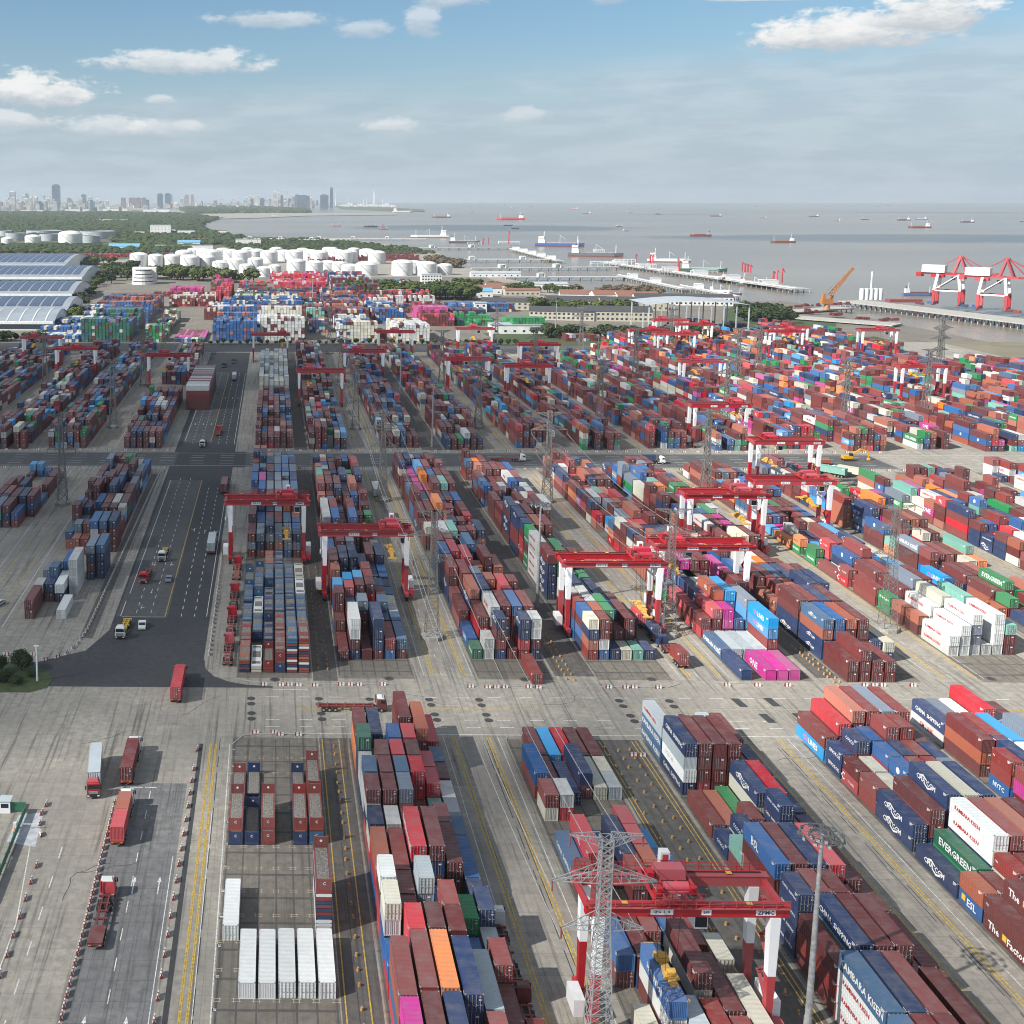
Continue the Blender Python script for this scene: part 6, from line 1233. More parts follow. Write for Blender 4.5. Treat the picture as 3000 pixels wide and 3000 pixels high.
# storage tanks
def tank(px, py, wpx, hpx, mat=TANKW, roof='dome', label='white storage tank in the crowded tank farm', grp='white storage tanks'):
    X, Y = at(px, py); s = (py - 575) * .9895 / 113; r = wpx / s / 2; h = hpx / s * .98; Y += r
    root = empty('storage_tank', (X, Y, 0)); tag(root, label, 'storage tank', grp)
    m = MB(); m.cyl((0, 0, 0), r, h, 28, cap=False); m.build('tank_shell', mat, root, smooth=True)
    m = MB(); (m.dome((0, 0, h), r, r * .28, 28, 3) if roof == 'dome' else m.cyl((0, 0, h - 3), r * .99, .4, 28)); m.build('tank_roof', mat, root, smooth=roof == 'dome')
    if wpx > 30:
        m = MB(); pv = None
        for i in range(14):
            a = -2.2 + i * .085; p = ((r + .5) * math.cos(a), (r + .5) * math.sin(a), h * (1 - i / 13)); pv and m.bar(pv, p, 1.0); pv = p
        m.build('spiral_stair', TANKG, root); m = MB()
        for z in (h * .33, h * .66, h - .3): m.cyl((0, 0, z), r + .14, .35, 28, cap=False)
        m.build('shell_ring', TANKG if mat is TANKG else WALLW, root)
front = [(404, 783, 54, 36), (455, 784, 46, 34), (502, 784, 50, 33), (555, 802, 58, 48), (605, 800, 50, 46), (645, 806, 50, 36), (690, 806, 52, 44), (720, 808, 40, 30), (748, 806, 46, 46), (773, 812, 42, 26), (805, 812, 38, 32), (868, 806, 56, 40), (922, 800, 52, 30), (962, 796, 50, 26), (995, 798, 44, 26), (1025, 806, 50, 26), (1076, 808, 66, 32),
         (1182, 808, 64, 38), (1252, 808, 60, 34), (1306, 806, 44, 28), (1215, 800, 50, 30)]
for i, (a, b_, c, d) in enumerate(front): tank(a, b_, c, d, label='large white tank in the front row of the tank farm' if i < 17 else 'white tank of the separate group right of the tank farm')
for k in range(34):
    row = k % 3; tank(545 + (k * 53) % 560 + tr_.uniform(-8, 8), [772, 762, 752][row] + tr_.uniform(-2, 2), [52, 44, 36][row], [32, 26, 22][row])
for a in ((92, 712, 48, 18), (200, 716, 72, 30), (18, 716, 36, 16)): tank(*a, label='pale domed tank at the far left', grp='far left tanks')
for a in ((140, 706, 60, 20), (40, 705, 60, 22), (120, 692, 106, 16), (278, 700, 104, 22), (262, 712, 56, 22), (12, 692, 40, 16)): tank(*a, mat=TANKG, roof='flat', label='grey open topped tank at the far left', grp='far left tanks')
# ---------------- skyline ----------------
CITYM = [plain('pale_tower_facade', (0.62, 0.62, 0.61), 0.7, 0, .02, .1), plain('glass_tower_facade', (0.08, 0.12, 0.17), 0.3, 0, .02, .2), plain('brick_tower_facade', (0.36, 0.22, 0.18), 0.8, 0, .02, .1), plain('cream_tower_facade', (0.66, 0.62, 0.55), 0.7, 0, .02, .1)]
def tower(px, pb, wpx, hpx, mi, label, grp, crown=False):
    X, Y = at(px, pb); s = (pb - 575) * .9895 / 113; w = wpx / s; h = hpx / s
    root = empty('tower_block', (X, Y, 0)); tag(root, label, 'tower block', grp)
    m = MB(); m.box(-w / 2, w / 2, 0, w * .8, 0, h); m.build('tower_wall', CITYM[mi], root)
    if crown or hpx > 22: m = MB(); m.box(-w * .3, w * .3, w * .2, w * .6, h, h * 1.05); m.build('roof_block', CITYM[mi], root)
    if hpx > 12:
        m = MB(); nb = int(hpx / 3)
        for i in range(nb): z = h * (i + .5) / nb; m.box(-w * .46, w * .46, -.8, -.1, z - h / nb * .22, z + h / nb * .22)
        m.build('window_band', CITYM[1], root)
for (a, b_, c, d, e, lb) in ((164, 612, 22, 68, 1, 'tallest dark glass tower at the left of the skyline'), (36, 612, 17, 50, 0, 'tall pale twin topped tower at the far left'), (469, 610, 16, 41, 1, 'left one of two dark twin towers'), (491, 610, 16, 42, 1, 'right one of two dark twin towers'), (971, 610, 9, 58, 1, 'slender dark tower at the end of the skyline'), (950, 612, 24, 40, 1, 'broad dark tower beside the slender one'), (888, 612, 38, 38, 1, 'wide blue glass block in the skyline'), (245, 606, 14, 35, 1, 'stepped dark tower left of the brick towers')):
    tower(a, b_, c, d, e, lb, 'landmark towers of the distant skyline', True)
for i, a in enumerate((361, 384, 405, 421, 392)): tower(a, 610, 13, 30, 2, 'reddish brick apartment tower in the distant skyline', 'brick apartment towers')
for k in range(270):
    px = tr_.uniform(-20, 980) if k < 190 else (tr_.uniform(-20, 330) if k < 250 else tr_.uniform(760, 900)); pb = tr_.uniform(602, 622) if px < 500 else tr_.uniform(598, 612)
    hp = tr_.choice((8, 10, 12, 14, 18, 24)) * (1.6 if px < 140 or 780 < px < 880 else 1.15); tower(px, pb, tr_.uniform(5, 13), hp, tr_.choice((0, 0, 3, 3, 1, 2)), 'small pale apartment block in the distant skyline', 'apartment blocks of the distant skyline')
for px, hp in ((1094, 44), (1097, 38), (905, 30), (984, 40), (1020, 24), (1066, 22), (1120, 20), (875, 34), (1075, 24)):
    X, Y = at(px, 603); s = 28 * .9895 / 113; c = empty('chimney', (X, Y, 0)); tag(c, 'thin pale chimney or mast on the far shore beyond the skyline', 'chimney', 'chimneys on the far shore'); m = MB(); m.cyl((0, 0, 0), 6, hp / s, 8, r2=3); m.build('chimney_shaft', CITYM[0], c)
for k in range(18):
    X, Y = at(1000 + k * 9, 604 + (k % 3)); b_ = empty('far_shore_shed', (X, Y, 0)); tag(b_, 'low pale industrial shed on the far shore', 'building', 'sheds on the far shore'); m = MB(); m.box(-22, 22, 0, 60, 0, 14 + 7 * (k % 4)); m.build('shed_wall', CITYM[0], b_)
spit = MB(); spit.prism([at(1000, 612), at(1180, 620), at(1245, 620), at(1240, 614), at(1100, 606), at(980, 604)], -4, 2.0); tag(spit.build('far_shore_land', M_LAND), kind='structure')
# ---------------- ships ----------------
HUL = {'n': PM['n'], 'r': PM['r'], 'm': PM['m'], 'g': PM['G'], 'w': WHITE, 'b': PM['b'], 'k': LAMPB, 'p': PM['p']}
def ship(px, py, lpx, hull='n', deck='p', house=1, head=0, label='', grp=None, scale=1.0, extra='', name='cargo_ship'):
    X, Y = at(px, py, -3); s = (py - 575) * .9895 / 116; L = lpx / s * scale; W_ = L * .15; H_ = L * .055 + 1.4
    root = empty(name, (X, Y, -3), R(head)); tag(root, label, 'ship' if name != 'fishing_boat' else 'boat', grp)
    def ring(z, f, sh): return [(-L / 2 + sh, -W_ / 2 * f, z), (-L / 2, -W_ / 2 * f * .8, z), (-L / 2, W_ / 2 * f * .8, z), (-L / 2 + sh, W_ / 2 * f, z), (L * .34, W_ / 2 * f, z), (L / 2 - sh * .3, 0, z + (L * .012 if z > 0 else 0)), (L * .34, -W_ / 2 * f, z)]
    m = MB(); a, b_, c = ring(-1, .85, L * .03), ring(H_ * .3, 1, 0), ring(H_, 1, 0)
    for i in range(7):
        j = (i + 1) % 7; m.quad(a[j], a[i], b_[i], b_[j], 1); m.quad(b_[j], b_[i], c[i], c[j], 0)
    m.poly(c[::-1], 2); m.build('hull', [HUL[hull], PM['M'], PM[deck] if deck in PM else WHITE], root)
    if house:
        h = MB(); hx = -L * .36; hl, hw = L * .12, W_ * .82
        for k in range(4 if house > 1 else 3): h.box(hx - hl * .62, hx + hl / 2 - k * hl * .07, -hw / 2 + (k % 3) * W_ * .04, hw / 2 - (k % 3) * W_ * .04, H_ + k * H_ * .5, H_ + (k + 1) * H_ * .5 - .05)
        ho = h.build('deckhouse', WHITE, root); f = MB(); f.box(hx - hl * .55, hx - hl * .25, -W_ * .09, W_ * .09, H_ * 2.3, H_ * 3.3); f.build('funnel', PM['p'] if house > 1 else LAMPB, root)
        w = MB(); w.box(hx + hl * .28, hx + hl * .33, -hw * .4, hw * .4, H_ * 1.75 + .1, H_ * 2.05); w.build('bridge_window', GLASS, ho)
    m = MB(); m.bar((-L * .33, 0, H_ * 2.2), (-L * .33, 0, H_ * 4.6), L * .008 + .15); m.bar((L * .36, 0, H_), (L * .36, 0, H_ * 3.2), L * .008 + .15); m.build('ship_mast', WHITE, root)
    if extra == 'hatch':
        m = MB()
        for k in range(4): m.box(-L * .24 + k * L * .14, -L * .13 + k * L * .14, -W_ * .3, W_ * .3, H_, H_ * 1.3)
        m.build('hatch_cover', PM[deck if deck in PM else 'p'], root)
    if extra == 'pipes':
        m = MB()
        for k in range(-2, 3): m.bar((-L * .27, k * W_ * .13, H_ * 1.15), (L * .36, k * W_ * .13, H_ * 1.15), .5)
        for k in range(5): m.bar((-L * .2 + k * L * .13, -W_ * .4, H_ * 1.25), (-L * .2 + k * L * .13, W_ * .4, H_ * 1.25), .4)
        m.build('deck_pipe', PM['l'], root); m = MB(); m.bar((0, 0, H_), (0, 0, H_ * 3.5), 1.0); m.bar((0, 0, H_ * 3.4), (L * .12, 0, H_ * 2.2), .7); m.build('deck_crane', PM['l'], root)
    if extra == 'crane':
        m = MB(); m.bar((L * .1, 0, H_), (L * .02, 0, H_ + L * .5), L * .03); m.bar((-L * .1, 0, H_), (L * .02, 0, H_ + L * .5), L * .02); m.build('deck_crane', PM['r'], root)
    return root
SH = [(983, 663, 32, 'r', 'l', 0, 180, 'small red hulled work barge left of the red dredger', 'hatch'), (1086, 665, 40, 'k', 'p', 1, 0, 'dark dredging barge towing beside a red crane boat', 'hatch'), (1123, 672, 28, 'r', 'w', 1, 180, 'red crane boat near the left shore', 'crane'), (1293, 638, 56, 'k', 'p', 1, 180, 'long dark cargo ship under way left of the centre', 'hatch'), (1496, 644, 82, 'r', 'p', 1, 180, 'very long low red bulk ship in the middle distance', 'hatch'),
      (1489, 661, 26, 'k', 'l', 0, 0, 'dark barge below the long red ship', ''), (1510, 670, 22, 'k', 'l', 0, 0, 'second dark barge below the long red ship', ''), (1496, 611, 18, 'r', 'w', 1, 90, 'red and white ship seen end on near the horizon', ''), (1682, 613, 26, 'r', 'w', 1, 180, 'red tanker with white house near the horizon', 'hatch'), (1718, 627, 26, 'm', 'w', 2, 160, 'white and maroon ship in the centre distance', ''), (1814, 664, 18, 'n', 'w', 1, 0, 'small navy boat in the centre of the bay', ''), (1834, 677, 18, 'b', 'w', 1, 0, 'small pale blue boat in the centre of the bay', ''),
      (1846, 622, 16, 'b', 'w', 1, 0, 'pale blue boat below the horizon', ''), (1929, 628, 22, 'm', 'p', 1, 180, 'dark red ship right of the centre distance', 'hatch'), (2098, 634, 34, 'n', 'p', 1, 180, 'dark blue ship with red house mid bay', 'hatch'), (2238, 639, 16, 'm', 'w', 1, 180, 'small maroon ship mid bay', ''), (2384, 635, 30, 'b', 'p', 1, 180, 'blue hulled ship in the right distance', 'hatch'), (2453, 648, 20, 'k', 'w', 1, 180, 'small dark ship in the right distance', ''), (2534, 644, 22, 'n', 'p', 0, 0, 'low navy barge in the right distance', ''),
      (2647, 646, 40, 'n', 'm', 1, 180, 'long navy ship in the right distance', 'hatch'), (2699, 643, 34, 'b', 'w', 1, 180, 'pale blue ship behind the navy one', 'hatch'), (2693, 668, 66, 'm', 'p', 2, 180, 'maroon cargo ship with cream house, largest at the right', 'hatch'), (2833, 652, 40, 'b', 'm', 1, 180, 'blue cargo ship at the far right', 'hatch'), (2052, 692, 62, 'r', 'p', 1, 180, 'red hulled cargo ship with dark house in the near bay', 'hatch'), (2293, 711, 72, 'g', 'p', 1, 180, 'dark green cargo ship in the near bay', 'hatch'),
      (807, 634, 18, 'w', 'w', 1, 0, 'white ship off the woodland point', ''), (890, 630, 6, 'w', 'w', 1, 0, 'tiny white sailing boat off the woodland point', ''), (2995, 650, 14, 'n', 'p', 0, 0, 'barge at the right picture edge', ''), (1382, 622, 14, 'k', 'w', 1, 0, 'small dark ship left of the red one', ''), (1750, 616, 12, 'n', 'w', 1, 0, 'tiny ship behind the white and maroon one', '')]
for (a, b_, c, h_, d_, ho, hd, lb, ex_) in SH: ship(a, b_, c, h_, d_, ho, hd, lb, 'ships lying in the bay', extra=ex_)
for k in range(46): ship(tr_.uniform(1350, 2950) if k > 16 else tr_.uniform(1680, 1900), tr_.uniform(597, 606), tr_.uniform(5, 12), tr_.choice('nkmrb'), 'p', 1, 180, 'tiny ship lying close to the horizon', 'tiny ships near the horizon')
ship(1640, 722, 112, 'b', 'r', 2, -22, 'tanker with blue and red hull and tall white house at the jetty head', 'ships at the jetties', 1.25, 'pipes'); ship(1745, 752, 120, 'k', 'm', 2, -22, 'black hulled tanker at the jetty behind the white pipes', 'ships at the jetties', 1.3, 'pipes'); ship(1258, 697, 110, 'w', 'w', 2, 180, 'white ship at the farthest jetty', 'ships at the jetties', 1.0, 'pipes'); ship(1180, 622, 60, 'w', 'w', 2, 0, 'large white ship off the far shore', 'ships lying in the bay')
ship(1960, 768, 110, 'w', 'w', 2, -12, 'white tanker at the middle pier', 'ships at the jetties', 1.1, 'pipes'); ship(2060, 796, 120, 'g', 'l', 2, -14, 'green hulled tanker with white house at the middle pier', 'ships at the jetties', 1.1, 'pipes'); ship(2210, 838, 90, 'k', 'l', 1, -14, 'black small tanker at the outer pier', 'ships at the jetties', 1, 'pipes'); ship(2250, 842, 44, 'b', 'w', 1, -14, 'small blue hulled tender at the outer pier', 'ships at the jetties'); ship(2140, 824, 60, 'b', 'w', 1, -14, 'blue and white boat at the outer pier', 'ships at the jetties', 1, 'pipes')
ship(2110, 857, 66, 'w', 'w', 1, -12, 'white work boat moored at the inner pier', 'ships at the jetties', 1, 'pipes'); ship(2150, 864, 44, 'b', 'w', 1, -12, 'blue and white tug at the inner pier', 'ships at the jetties'); ship(2690, 866, 90, 'b', 'm', 1, 0, 'blue ship lying behind the quay cranes', 'ships at the jetties', 1, 'hatch'); ship(1360, 712, 90, 'k', 'l', 1, 0, 'dark barge group at the second jetty', 'ships at the jetties', 1, 'pipes')
# ---------------- jetties ----------------
JC = plain('jetty_concrete', (0.34, 0.33, 0.30), 0.85, 0, .3, .15)
def jetty(p0, p1, w, label, zt=2.2, pipes=0, step=14, name='jetty', px=True, grp=None, rail=False):
    a = Vector(at(*p0, zt) if px else p0); b_ = Vector(at(*p1, zt) if px else p1); L = (b_ - a).length; rz = math.atan2(b_.y - a.y, b_.x - a.x)
    root = empty(name, (a.x, a.y, 0), rz); tag(root, label, 'jetty', grp); m = MB(); m.box(0, L, -w / 2, w / 2, zt - 1.1, zt); m.build('deck', JC, root)
    n = max(2, int(L / step)); pm = MB()
    for s in (-1, 1): pm.cyl((0, s * w * .38, -4), .55, 4 + zt - 1.1, 8)
    pme = pm.mesh('pile_bent', [JC])
    for i in range(n + 1): inst('pile_bent', pme, root, (i * L / n, 0, 0))
    if pipes:
        m = MB()
        for k in range(pipes): m.box(0, L, -w * .35 + k * .9, -w * .35 + k * .9 + .6, zt + .5, zt + 1.1)
        m.build('pipeline', WHITE, root); m = MB()
        for i in range(max(1, int(L / 90))):
            x = 45 + i * 90
            if x + 8 > L: break
            m.box(x, x + .8, -w * .45, w * .4, zt, zt + 6); m.box(x + 9, x + 9.8, -w * .45, w * .4, zt, zt + 6); m.box(x, x + 9.8, -w * .45, w * .4, zt + 5.2, zt + 6)
        m.build('pipe_loop', WHITE, root)
    return root
jetty((600, 696), (1030, 704), 14, 'farthest long trestle jetty reaching the white ship', pipes=2, step=30); jetty((880, 698), (1250, 700), 14, 'outer part of the farthest jetty', pipes=2, step=30); jetty((1200, 726), (1490, 724), 14, 'second trestle jetty with working platforms', pipes=2, step=22)
jetty((1300, 760), (1620, 760), 12, 'third trestle jetty with white pipe loops', pipes=3, step=18); jetty((1500, 728), (1640, 764), 16, 'angled pier head between the tankers', pipes=1, step=16); jetty((1380, 786), (1810, 782), 12, 'fourth trestle jetty with many white pipe loops', pipes=3, step=16); jetty((1480, 812), (1830, 811), 10, 'fifth trestle jetty over the inlet', pipes=3, step=14)
jetty((1820, 806), (2010, 846), 14, 'angled inner pier with white pipes', pipes=3, step=10); jetty((1780, 768), (2350, 846), 26, 'broad outer pier with red loading arms', pipes=3, step=12); jetty((2000, 836), (2165, 868), 10, 'low inner pier with moored work boats', pipes=2, step=10)
jetty((2305, 912), (2475, 900), 20, 'rusty dolphin pier left of the orange crane', step=8); jetty((2300, 925), (2630, 950), 24, 'long dark pier in front of the orange crane', step=7); jetty((2495, 880), (3080, 950), 34, 'wide quay carrying the two red and white ship cranes', step=7, zt=3.0)
for i, (px_, py_, hp) in enumerate(((2173, 795, 28), (2182, 797, 26), (2190, 798, 24), (2198, 800, 24), (2275, 826, 36), (2290, 828, 42), (2265, 824, 30), (1862, 770, 26), (1912, 770, 24), (1905, 772, 26), (1985, 790, 34), (1990, 794, 30), (1430, 716, 20), (1415, 716, 18), (1490, 716, 40), (1420, 860, 18))):
    X, Y = at(px_, py_, 2.2); s = (py_ - 575) * .9895 / 111; o = empty('loading_arm', (X, Y, 2.2)); tag(o, 'red loading arm standing on the tanker piers', 'loading arm', 'red loading arms on the piers'); m = MB(); m.cyl((0, 0, 0), 1.5, hp / s, 8, r2=1.0); m.bar((0, 0, hp / s), (4, 0, hp / s * .7), .8); m.build('arm', PM['r'], o)
for px_, py_, w_, h_ in ((1800, 775, 60, 16), (1870, 786, 50, 12), (1930, 800, 40, 12), (1740, 740, 30, 10), (2030, 800, 70, 10), (2100, 818, 60, 8), (1460, 715, 60, 8), (1370, 716, 40, 7), (1730, 780, 90, 14)):
    X, Y = at(px_, py_, 2.2); s = (py_ - 575) * .9895 / 111; o = empty('pier_platform', (X, Y, 2.2)); tag(o, 'white framed pipe platform on the tanker piers', 'platform', 'pipe platforms on the piers'); m = MB(); w = w_ / s; h = h_ / s
    for i in range(6): m.box(i * w / 5 - .3, i * w / 5 + .3, -3, -2.4, 0, h); m.box(i * w / 5 - .3, i * w / 5 + .3, 3, 3.6, 0, h)
    m.box(0, w, -3, 3.6, h - .5, h); m.box(0, w, -3, 3.6, h * .5, h * .5 + .4); m.build('platform_frame', WHITE, o)
X, Y = at(2540, 878, 3); c = empty('silo_group', (X, Y, 3)); tag(c, 'row of white silos with a thin mast at the quay tip', 'silos')
for i in range(5): m = MB(); m.cyl((i * 5 - 6, 0, 0), 2.4, 12, 14); m.build('silo', WHITE, c)
m = MB(); m.cyl((5, 3, 0), .9, 30, 8); m.build('lamp_mast', WHITE, c)
# ship-to-shore cranes
def quay_crane(px_, py_, hpx, label):
    hpx *= 1.08
    X, Y = at(px_, py_, 3); s = (py_ - 575) * .9895 / 110; H_ = hpx / s; root = empty('quay_crane', (X, Y, 3), R(-42)); tag(root, label, 'quay crane', 'ship to shore cranes on the far quay'); k = H_ / 60
    for x in (-14, 14):
        for y in (-10, 10):
            m = MB(); m.bar((x * k, y * k, 0), (x * k, y * k, 18 * k), 3.2 * k); m.build('lower_leg', CRED, root); m = MB(); m.bar((x * k, y * k, 18 * k), (x * k * .8, y * k * .9, 38 * k), 2.8 * k); m.build('upper_leg', WHITE, root)
        m = MB(); m.box(*sorted(((x - 1.2) * k, (x + 1.2) * k)), -13 * k, 13 * k, 1 * k, 4 * k); m.build('sill_beam', CRED, root); m = MB(); m.box((x - 1) * k, (x + 1) * k, -10 * k, 10 * k, 17 * k, 19.5 * k); m.build('portal_beam', CRED, root)
    for y in (-10, 10): m = MB(); m.box(-14 * k, 14 * k, (y - .7) * k, (y + .7) * k, 17 * k, 18.6 * k); m.bar((-14 * k, y * k, 19 * k), (10 * k, y * k, 37 * k), .9 * k); m.build('portal_brace', CRED if y > 0 else WHITE, root)
    m = MB()
    for y in (-4, 4): m.box(-34 * k, 24 * k, (y - 1) * k, (y + 1) * k, 37 * k, 39.5 * k)
    m.box(-36 * k, -30 * k, -7 * k, 7 * k, 34 * k, 39 * k); m.box(-20 * k, -6 * k, -5 * k, 5 * k, 33.5 * k, 37 * k); m.build('main_boom', CRED, root)
    m = MB(); m.box(-30 * k, -5 * k, -7 * k, 7 * k, 39.5 * k, 48.5 * k); m.build('machinery_house', WHITE, root)
    m = MB(); m.cyl((-10 * k, -6.6 * k, 44 * k), 2.2 * k, .2, 14, axis='y'); m.build('company_emblem', LETN, root)
    m = MB()
    for y in (-4, 4): m.bar((4 * k, y * k, 39 * k), (10 * k, y * k * .3, 60 * k), 2.4 * k); m.bar((18 * k, y * k, 39 * k), (10 * k, y * k * .3, 60 * k), 2.2 * k); m.bar((10 * k, y * k * .3, 60 * k), (-6 * k, y * k, 50 * k), .8 * k)
    m.box(7 * k, 13 * k, -2 * k, 2 * k, 58.5 * k, 60.5 * k); m.build('apex_frame', CRED, root)
    m = MB()
    for y in (-3, 3): m.bar((24 * k, y * k, 38 * k), (50 * k, y * k, 40 * k), 2.4 * k); m.bar((11 * k, y * k * .3, 60 * k), (44 * k, y * k, 41 * k), .7 * k); m.bar((11 * k, y * k * .3, 60 * k), (30 * k, y * k, 40 * k), .6 * k)
    for i in range(7): m.bar((24 + i * 4) * k and ((24 + i * 4) * k, -3 * k, 38.4 * k), ((24 + i * 4) * k, 3 * k, 38.4 * k), .5 * k)
    m.build('fore_boom', CRED, root); m = MB(); m.box(2 * k, 6 * k, -2 * k, 2 * k, 31 * k, 35 * k); m.build('operator_cab', GLASS, root)
quay_crane(2776, 893, 132, 'left red and white ship to shore crane on the quay'); quay_crane(2908, 908, 140, 'right red and white ship to shore crane on the quay')
m = MB(); cc_ = empty('quay_stack', at(2650, 885, 3) + (3,)); tag(cc_, 'rusty red hatch frames stacked on the quay left of the cranes', 'steel stack'); m.box(-18, 16, -5, 5, 0, 3.2); m.build('stacked_frame', PM['M'], cc_)
for i, (px_, py_, k_) in enumerate(((2700, 893, 'm'), (2735, 892, 'b'), (2830, 900, 'n'), (2868, 903, 'b'), (2960, 915, 'm'), (2985, 918, 'M'))):
    X, Y = at(px_, py_, 3); container(X, Y, 3, 2, k_, label=f"{CNAME[k_]} container lying on the far quay by the ship cranes, {ORD[i]} from its tip", group='containers on the far quay')
# orange harbour crane
RUO = paint('rusty_orange_paint', (0.36, 0.15, 0.05), rust=.5)
X, Y = at(2422, 905, 3); oc = empty('harbour_crane', (X, Y, 2.2)); oc.scale = (.66, .66, .66); tag(oc, 'orange harbour crane with its lattice boom raised to the right', 'harbour crane')
m = MB(); m.cyl((0, 0, 0), 5, 9, 12, r2=3.4); m.build('pedestal', RUO, oc); m = MB(); m.box(-9, 7, -4, 4, 9, 16); m.box(-8, -3, -3, 3, 16, 24, 0, taper=.6); m.build('slewing_house', RUO, oc); m = MB(); m.box(3, 8, -2, 2, 16, 22); m.build('operator_cab', RUO, oc)
m = MB()
for s in (-1, 1):
    m.bar((3, s * 2.6, 18), (36, s * .8, 62), 1.0); m.bar((1, s * 2.6, 22), (34, s * .8, 64), .8)
    for i in range(9):
        f, g_ = i / 9, (i + 1) / 9; m.bar((3 + 33 * f, s * (2.6 - 1.8 * f), 18 + 44 * f), (1 + 33 * g_, s * (2.6 - 1.8 * g_), 22 + 42 * g_), .5)
m.bar((-5, 0, 24), (8, 0, 38), .6); m.bar((8, 0, 38), (30, 0, 58), .3); m.build('lattice_boom', RUO, oc)
# rusty scrap and bollard blocks on the dolphin piers
for i, (px_, py_) in enumerate(((2330, 900), (2360, 897), (2395, 898), (2450, 893), (2470, 892), (2380, 915), (2450, 925), (2520, 935), (2590, 940), (2610, 938))):
    X, Y = at(px_, py_, 2.2); o = empty('scrap_heap', (X, Y, 2.2)); tag(o, 'rusty steel gear heaped on the dark piers by the orange crane', 'steel gear', 'rusty gear on the piers'); m = MB()
    for k in range(6): x0, y0 = tr_.uniform(-5, 4), tr_.uniform(-5, 4); m.box(x0, x0 + tr_.uniform(1, 5), y0, y0 + tr_.uniform(1, 4), 0, tr_.uniform(.8, 3.4))
    m.build('rusty_gear', PM['m'], o)
# workshop canopy
X, Y = at(2000, 985); cn = empty('workshop_canopy', (X - 14, Y + 6, 0)); tag(cn, 'open workshop canopy with a pale curved roof over parked gantry cranes', 'canopy')
m = MB()
for i in range(8):
    a, b_ = i / 8, (i + 1) / 8; m.quad((-14 + 84 * a, 0, 25 + 3 * math.sin(math.pi * a)), (-14 + 84 * b_, 0, 25 + 3 * math.sin(math.pi * b_)), (-14 + 84 * b_, 50, 25 + 3 * math.sin(math.pi * b_)), (-14 + 84 * a, 50, 25 + 3 * math.sin(math.pi * a)))
m.build('canopy_roof', ROOFL, cn)
for i in range(9):
    for y in (2, 48): m = MB(); m.box(-12 + i * 10.2, -11.2 + i * 10.2, y - .4, y + .4, 0, 25); m.build('column', PM['l'], cn)
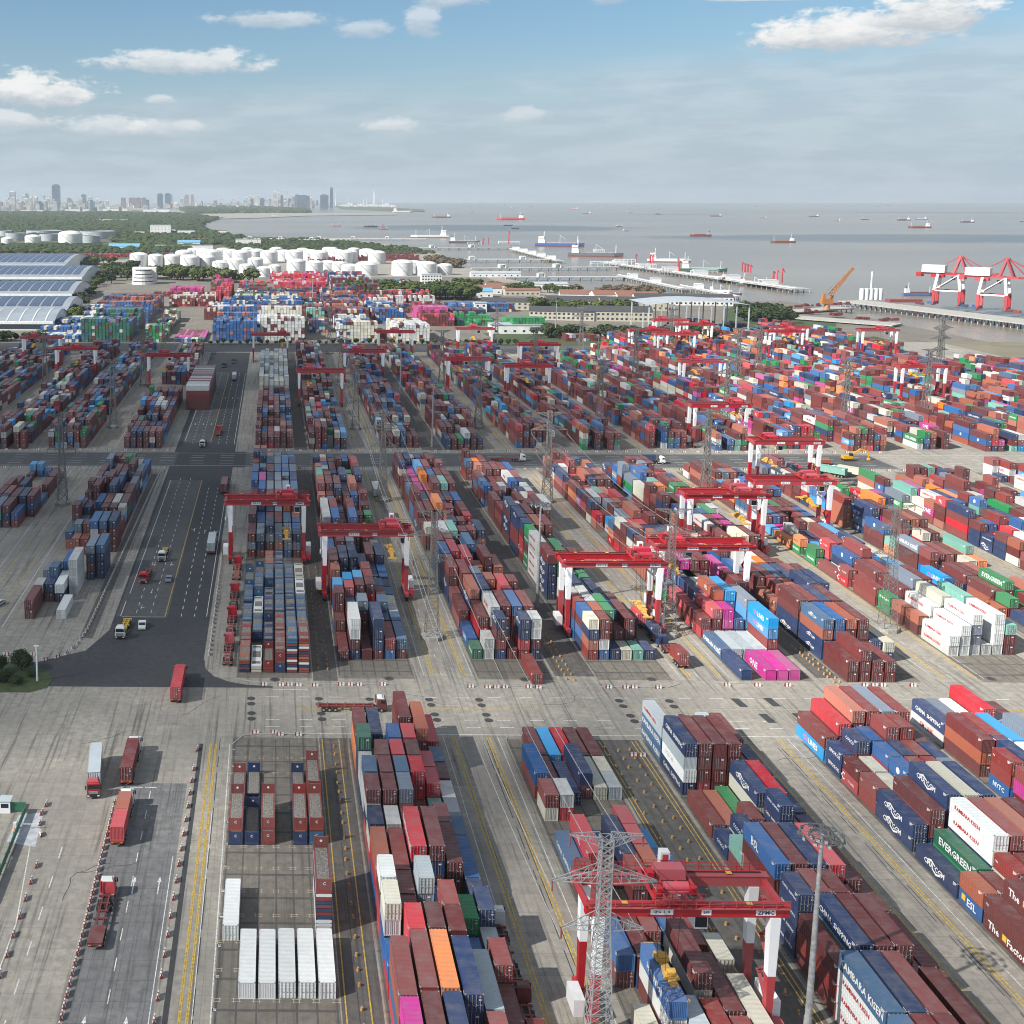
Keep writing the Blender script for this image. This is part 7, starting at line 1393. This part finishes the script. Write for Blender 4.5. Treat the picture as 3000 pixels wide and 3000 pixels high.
# ---------------- clouds above and behind the camera whose shadows lie on the yard and the bay ----------------
def cloud_mat(name, op):
    m = bpy.data.materials.new(name); m.use_nodes = True; t = m.node_tree; N_ = t.nodes; N_.clear(); o = N_.new('ShaderNodeOutputMaterial'); tr2 = N_.new('ShaderNodeBsdfTransparent'); df = N_.new('ShaderNodeBsdfDiffuse'); tl = N_.new('ShaderNodeBsdfTranslucent'); a = N_.new('ShaderNodeMixShader'); b_ = N_.new('ShaderNodeMixShader')
    df.inputs[0].default_value = (.85, .85, .87, 1); tl.inputs[0].default_value = (.8, .8, .82, 1); t.links.new(df.outputs[0], a.inputs[1]); t.links.new(tl.outputs[0], a.inputs[2])
    tcd = N_.new('ShaderNodeTexCoord'); sp = N_.new('ShaderNodeSeparateXYZ'); t.links.new(tcd.outputs['Generated'], sp.inputs[0])
    dx = mth(t, 'MULTIPLY', mth(t, 'SUBTRACT', sp.outputs[0], .5), 2); dy = mth(t, 'MULTIPLY', mth(t, 'SUBTRACT', sp.outputs[1], .5), 2); d = mth(t, 'SQRT', mth(t, 'ADD', mth(t, 'MULTIPLY', dx, dx), mth(t, 'MULTIPLY', dy, dy)))
    n = noise(t, tcd.outputs['Object'], 0.009, 4, .55); f = mth(t, 'ADD', mth(t, 'SUBTRACT', 1.0, d), mth(t, 'MULTIPLY', mth(t, 'SUBTRACT', n, .5), .7))
    fac = mth(t, 'MULTIPLY', maprange(t, f, .02, .34), op); t.links.new(fac, b_.inputs[0]); t.links.new(tr2.outputs[0], b_.inputs[1]); t.links.new(a.outputs[0], b_.inputs[2]); t.links.new(b_.outputs[0], o.inputs[0])
    return m
CM_ = {}
def cloud(gx, gy, rx, ry, op, rz=0, alt=1400.0):
    """a flat-bottomed lumpy cloud whose shadow falls round gx, gy on the ground"""
    cx_, cy_ = gx - Ld.x / -Ld.z * alt, gy - Ld.y / -Ld.z * alt; r = random.Random(int(gx + gy)); n, k = 28, 7; mb = MB(); rings = []
    for j in range(k + 1):
        a = math.pi * j / k; rr = math.sin(a); zz = math.cos(a); b0 = len(mb.v)
        for i in range(n):
            t_ = 2 * math.pi * i / n; w = 1 + .10 * math.sin(3 * t_ + gx) + .07 * math.sin(7 * t_ + gy); mb.v.append((rx * rr * w * math.cos(t_), ry * rr * w * math.sin(t_), (zz * 120 if zz > 0 else zz * 35) * (1 + .25 * math.sin(5 * t_ + j))))
        rings.append(b0)
    for a, b_ in zip(rings, rings[1:]):
        for i in range(n): j = (i + 1) % n; mb.f.append((a + i, b_ + i, b_ + j, a + j)); mb.m.append(0)
    if op not in CM_: CM_[op] = cloud_mat('cloud_body', op)
    o = mb.build('cloud', CM_[op], None, (cx_, cy_, alt), R(rz), smooth=True); tag(o, kind='stuff'); return o
for c in CLOUDS: cloud(*c)
# ---------------- haze ----------------
hb = MB(); hb.box(-29000, 29000, -1800, 21600, -5.5, HAZE_TOP)
hm = bpy.data.materials.new('haze_air'); hm.use_nodes = True; t = hm.node_tree; t.nodes.clear(); o = t.nodes.new('ShaderNodeOutputMaterial'); pv = t.nodes.new('ShaderNodeVolumePrincipled')
pv.inputs['Color'].default_value = (.80, .89, .98, 1); pv.inputs['Density'].default_value = HAZE; pv.inputs['Anisotropy'].default_value = 0.3; t.links.new(pv.outputs[0], o.inputs['Volume'])
ho = hb.build('haze', hm); tag(ho, kind='stuff')
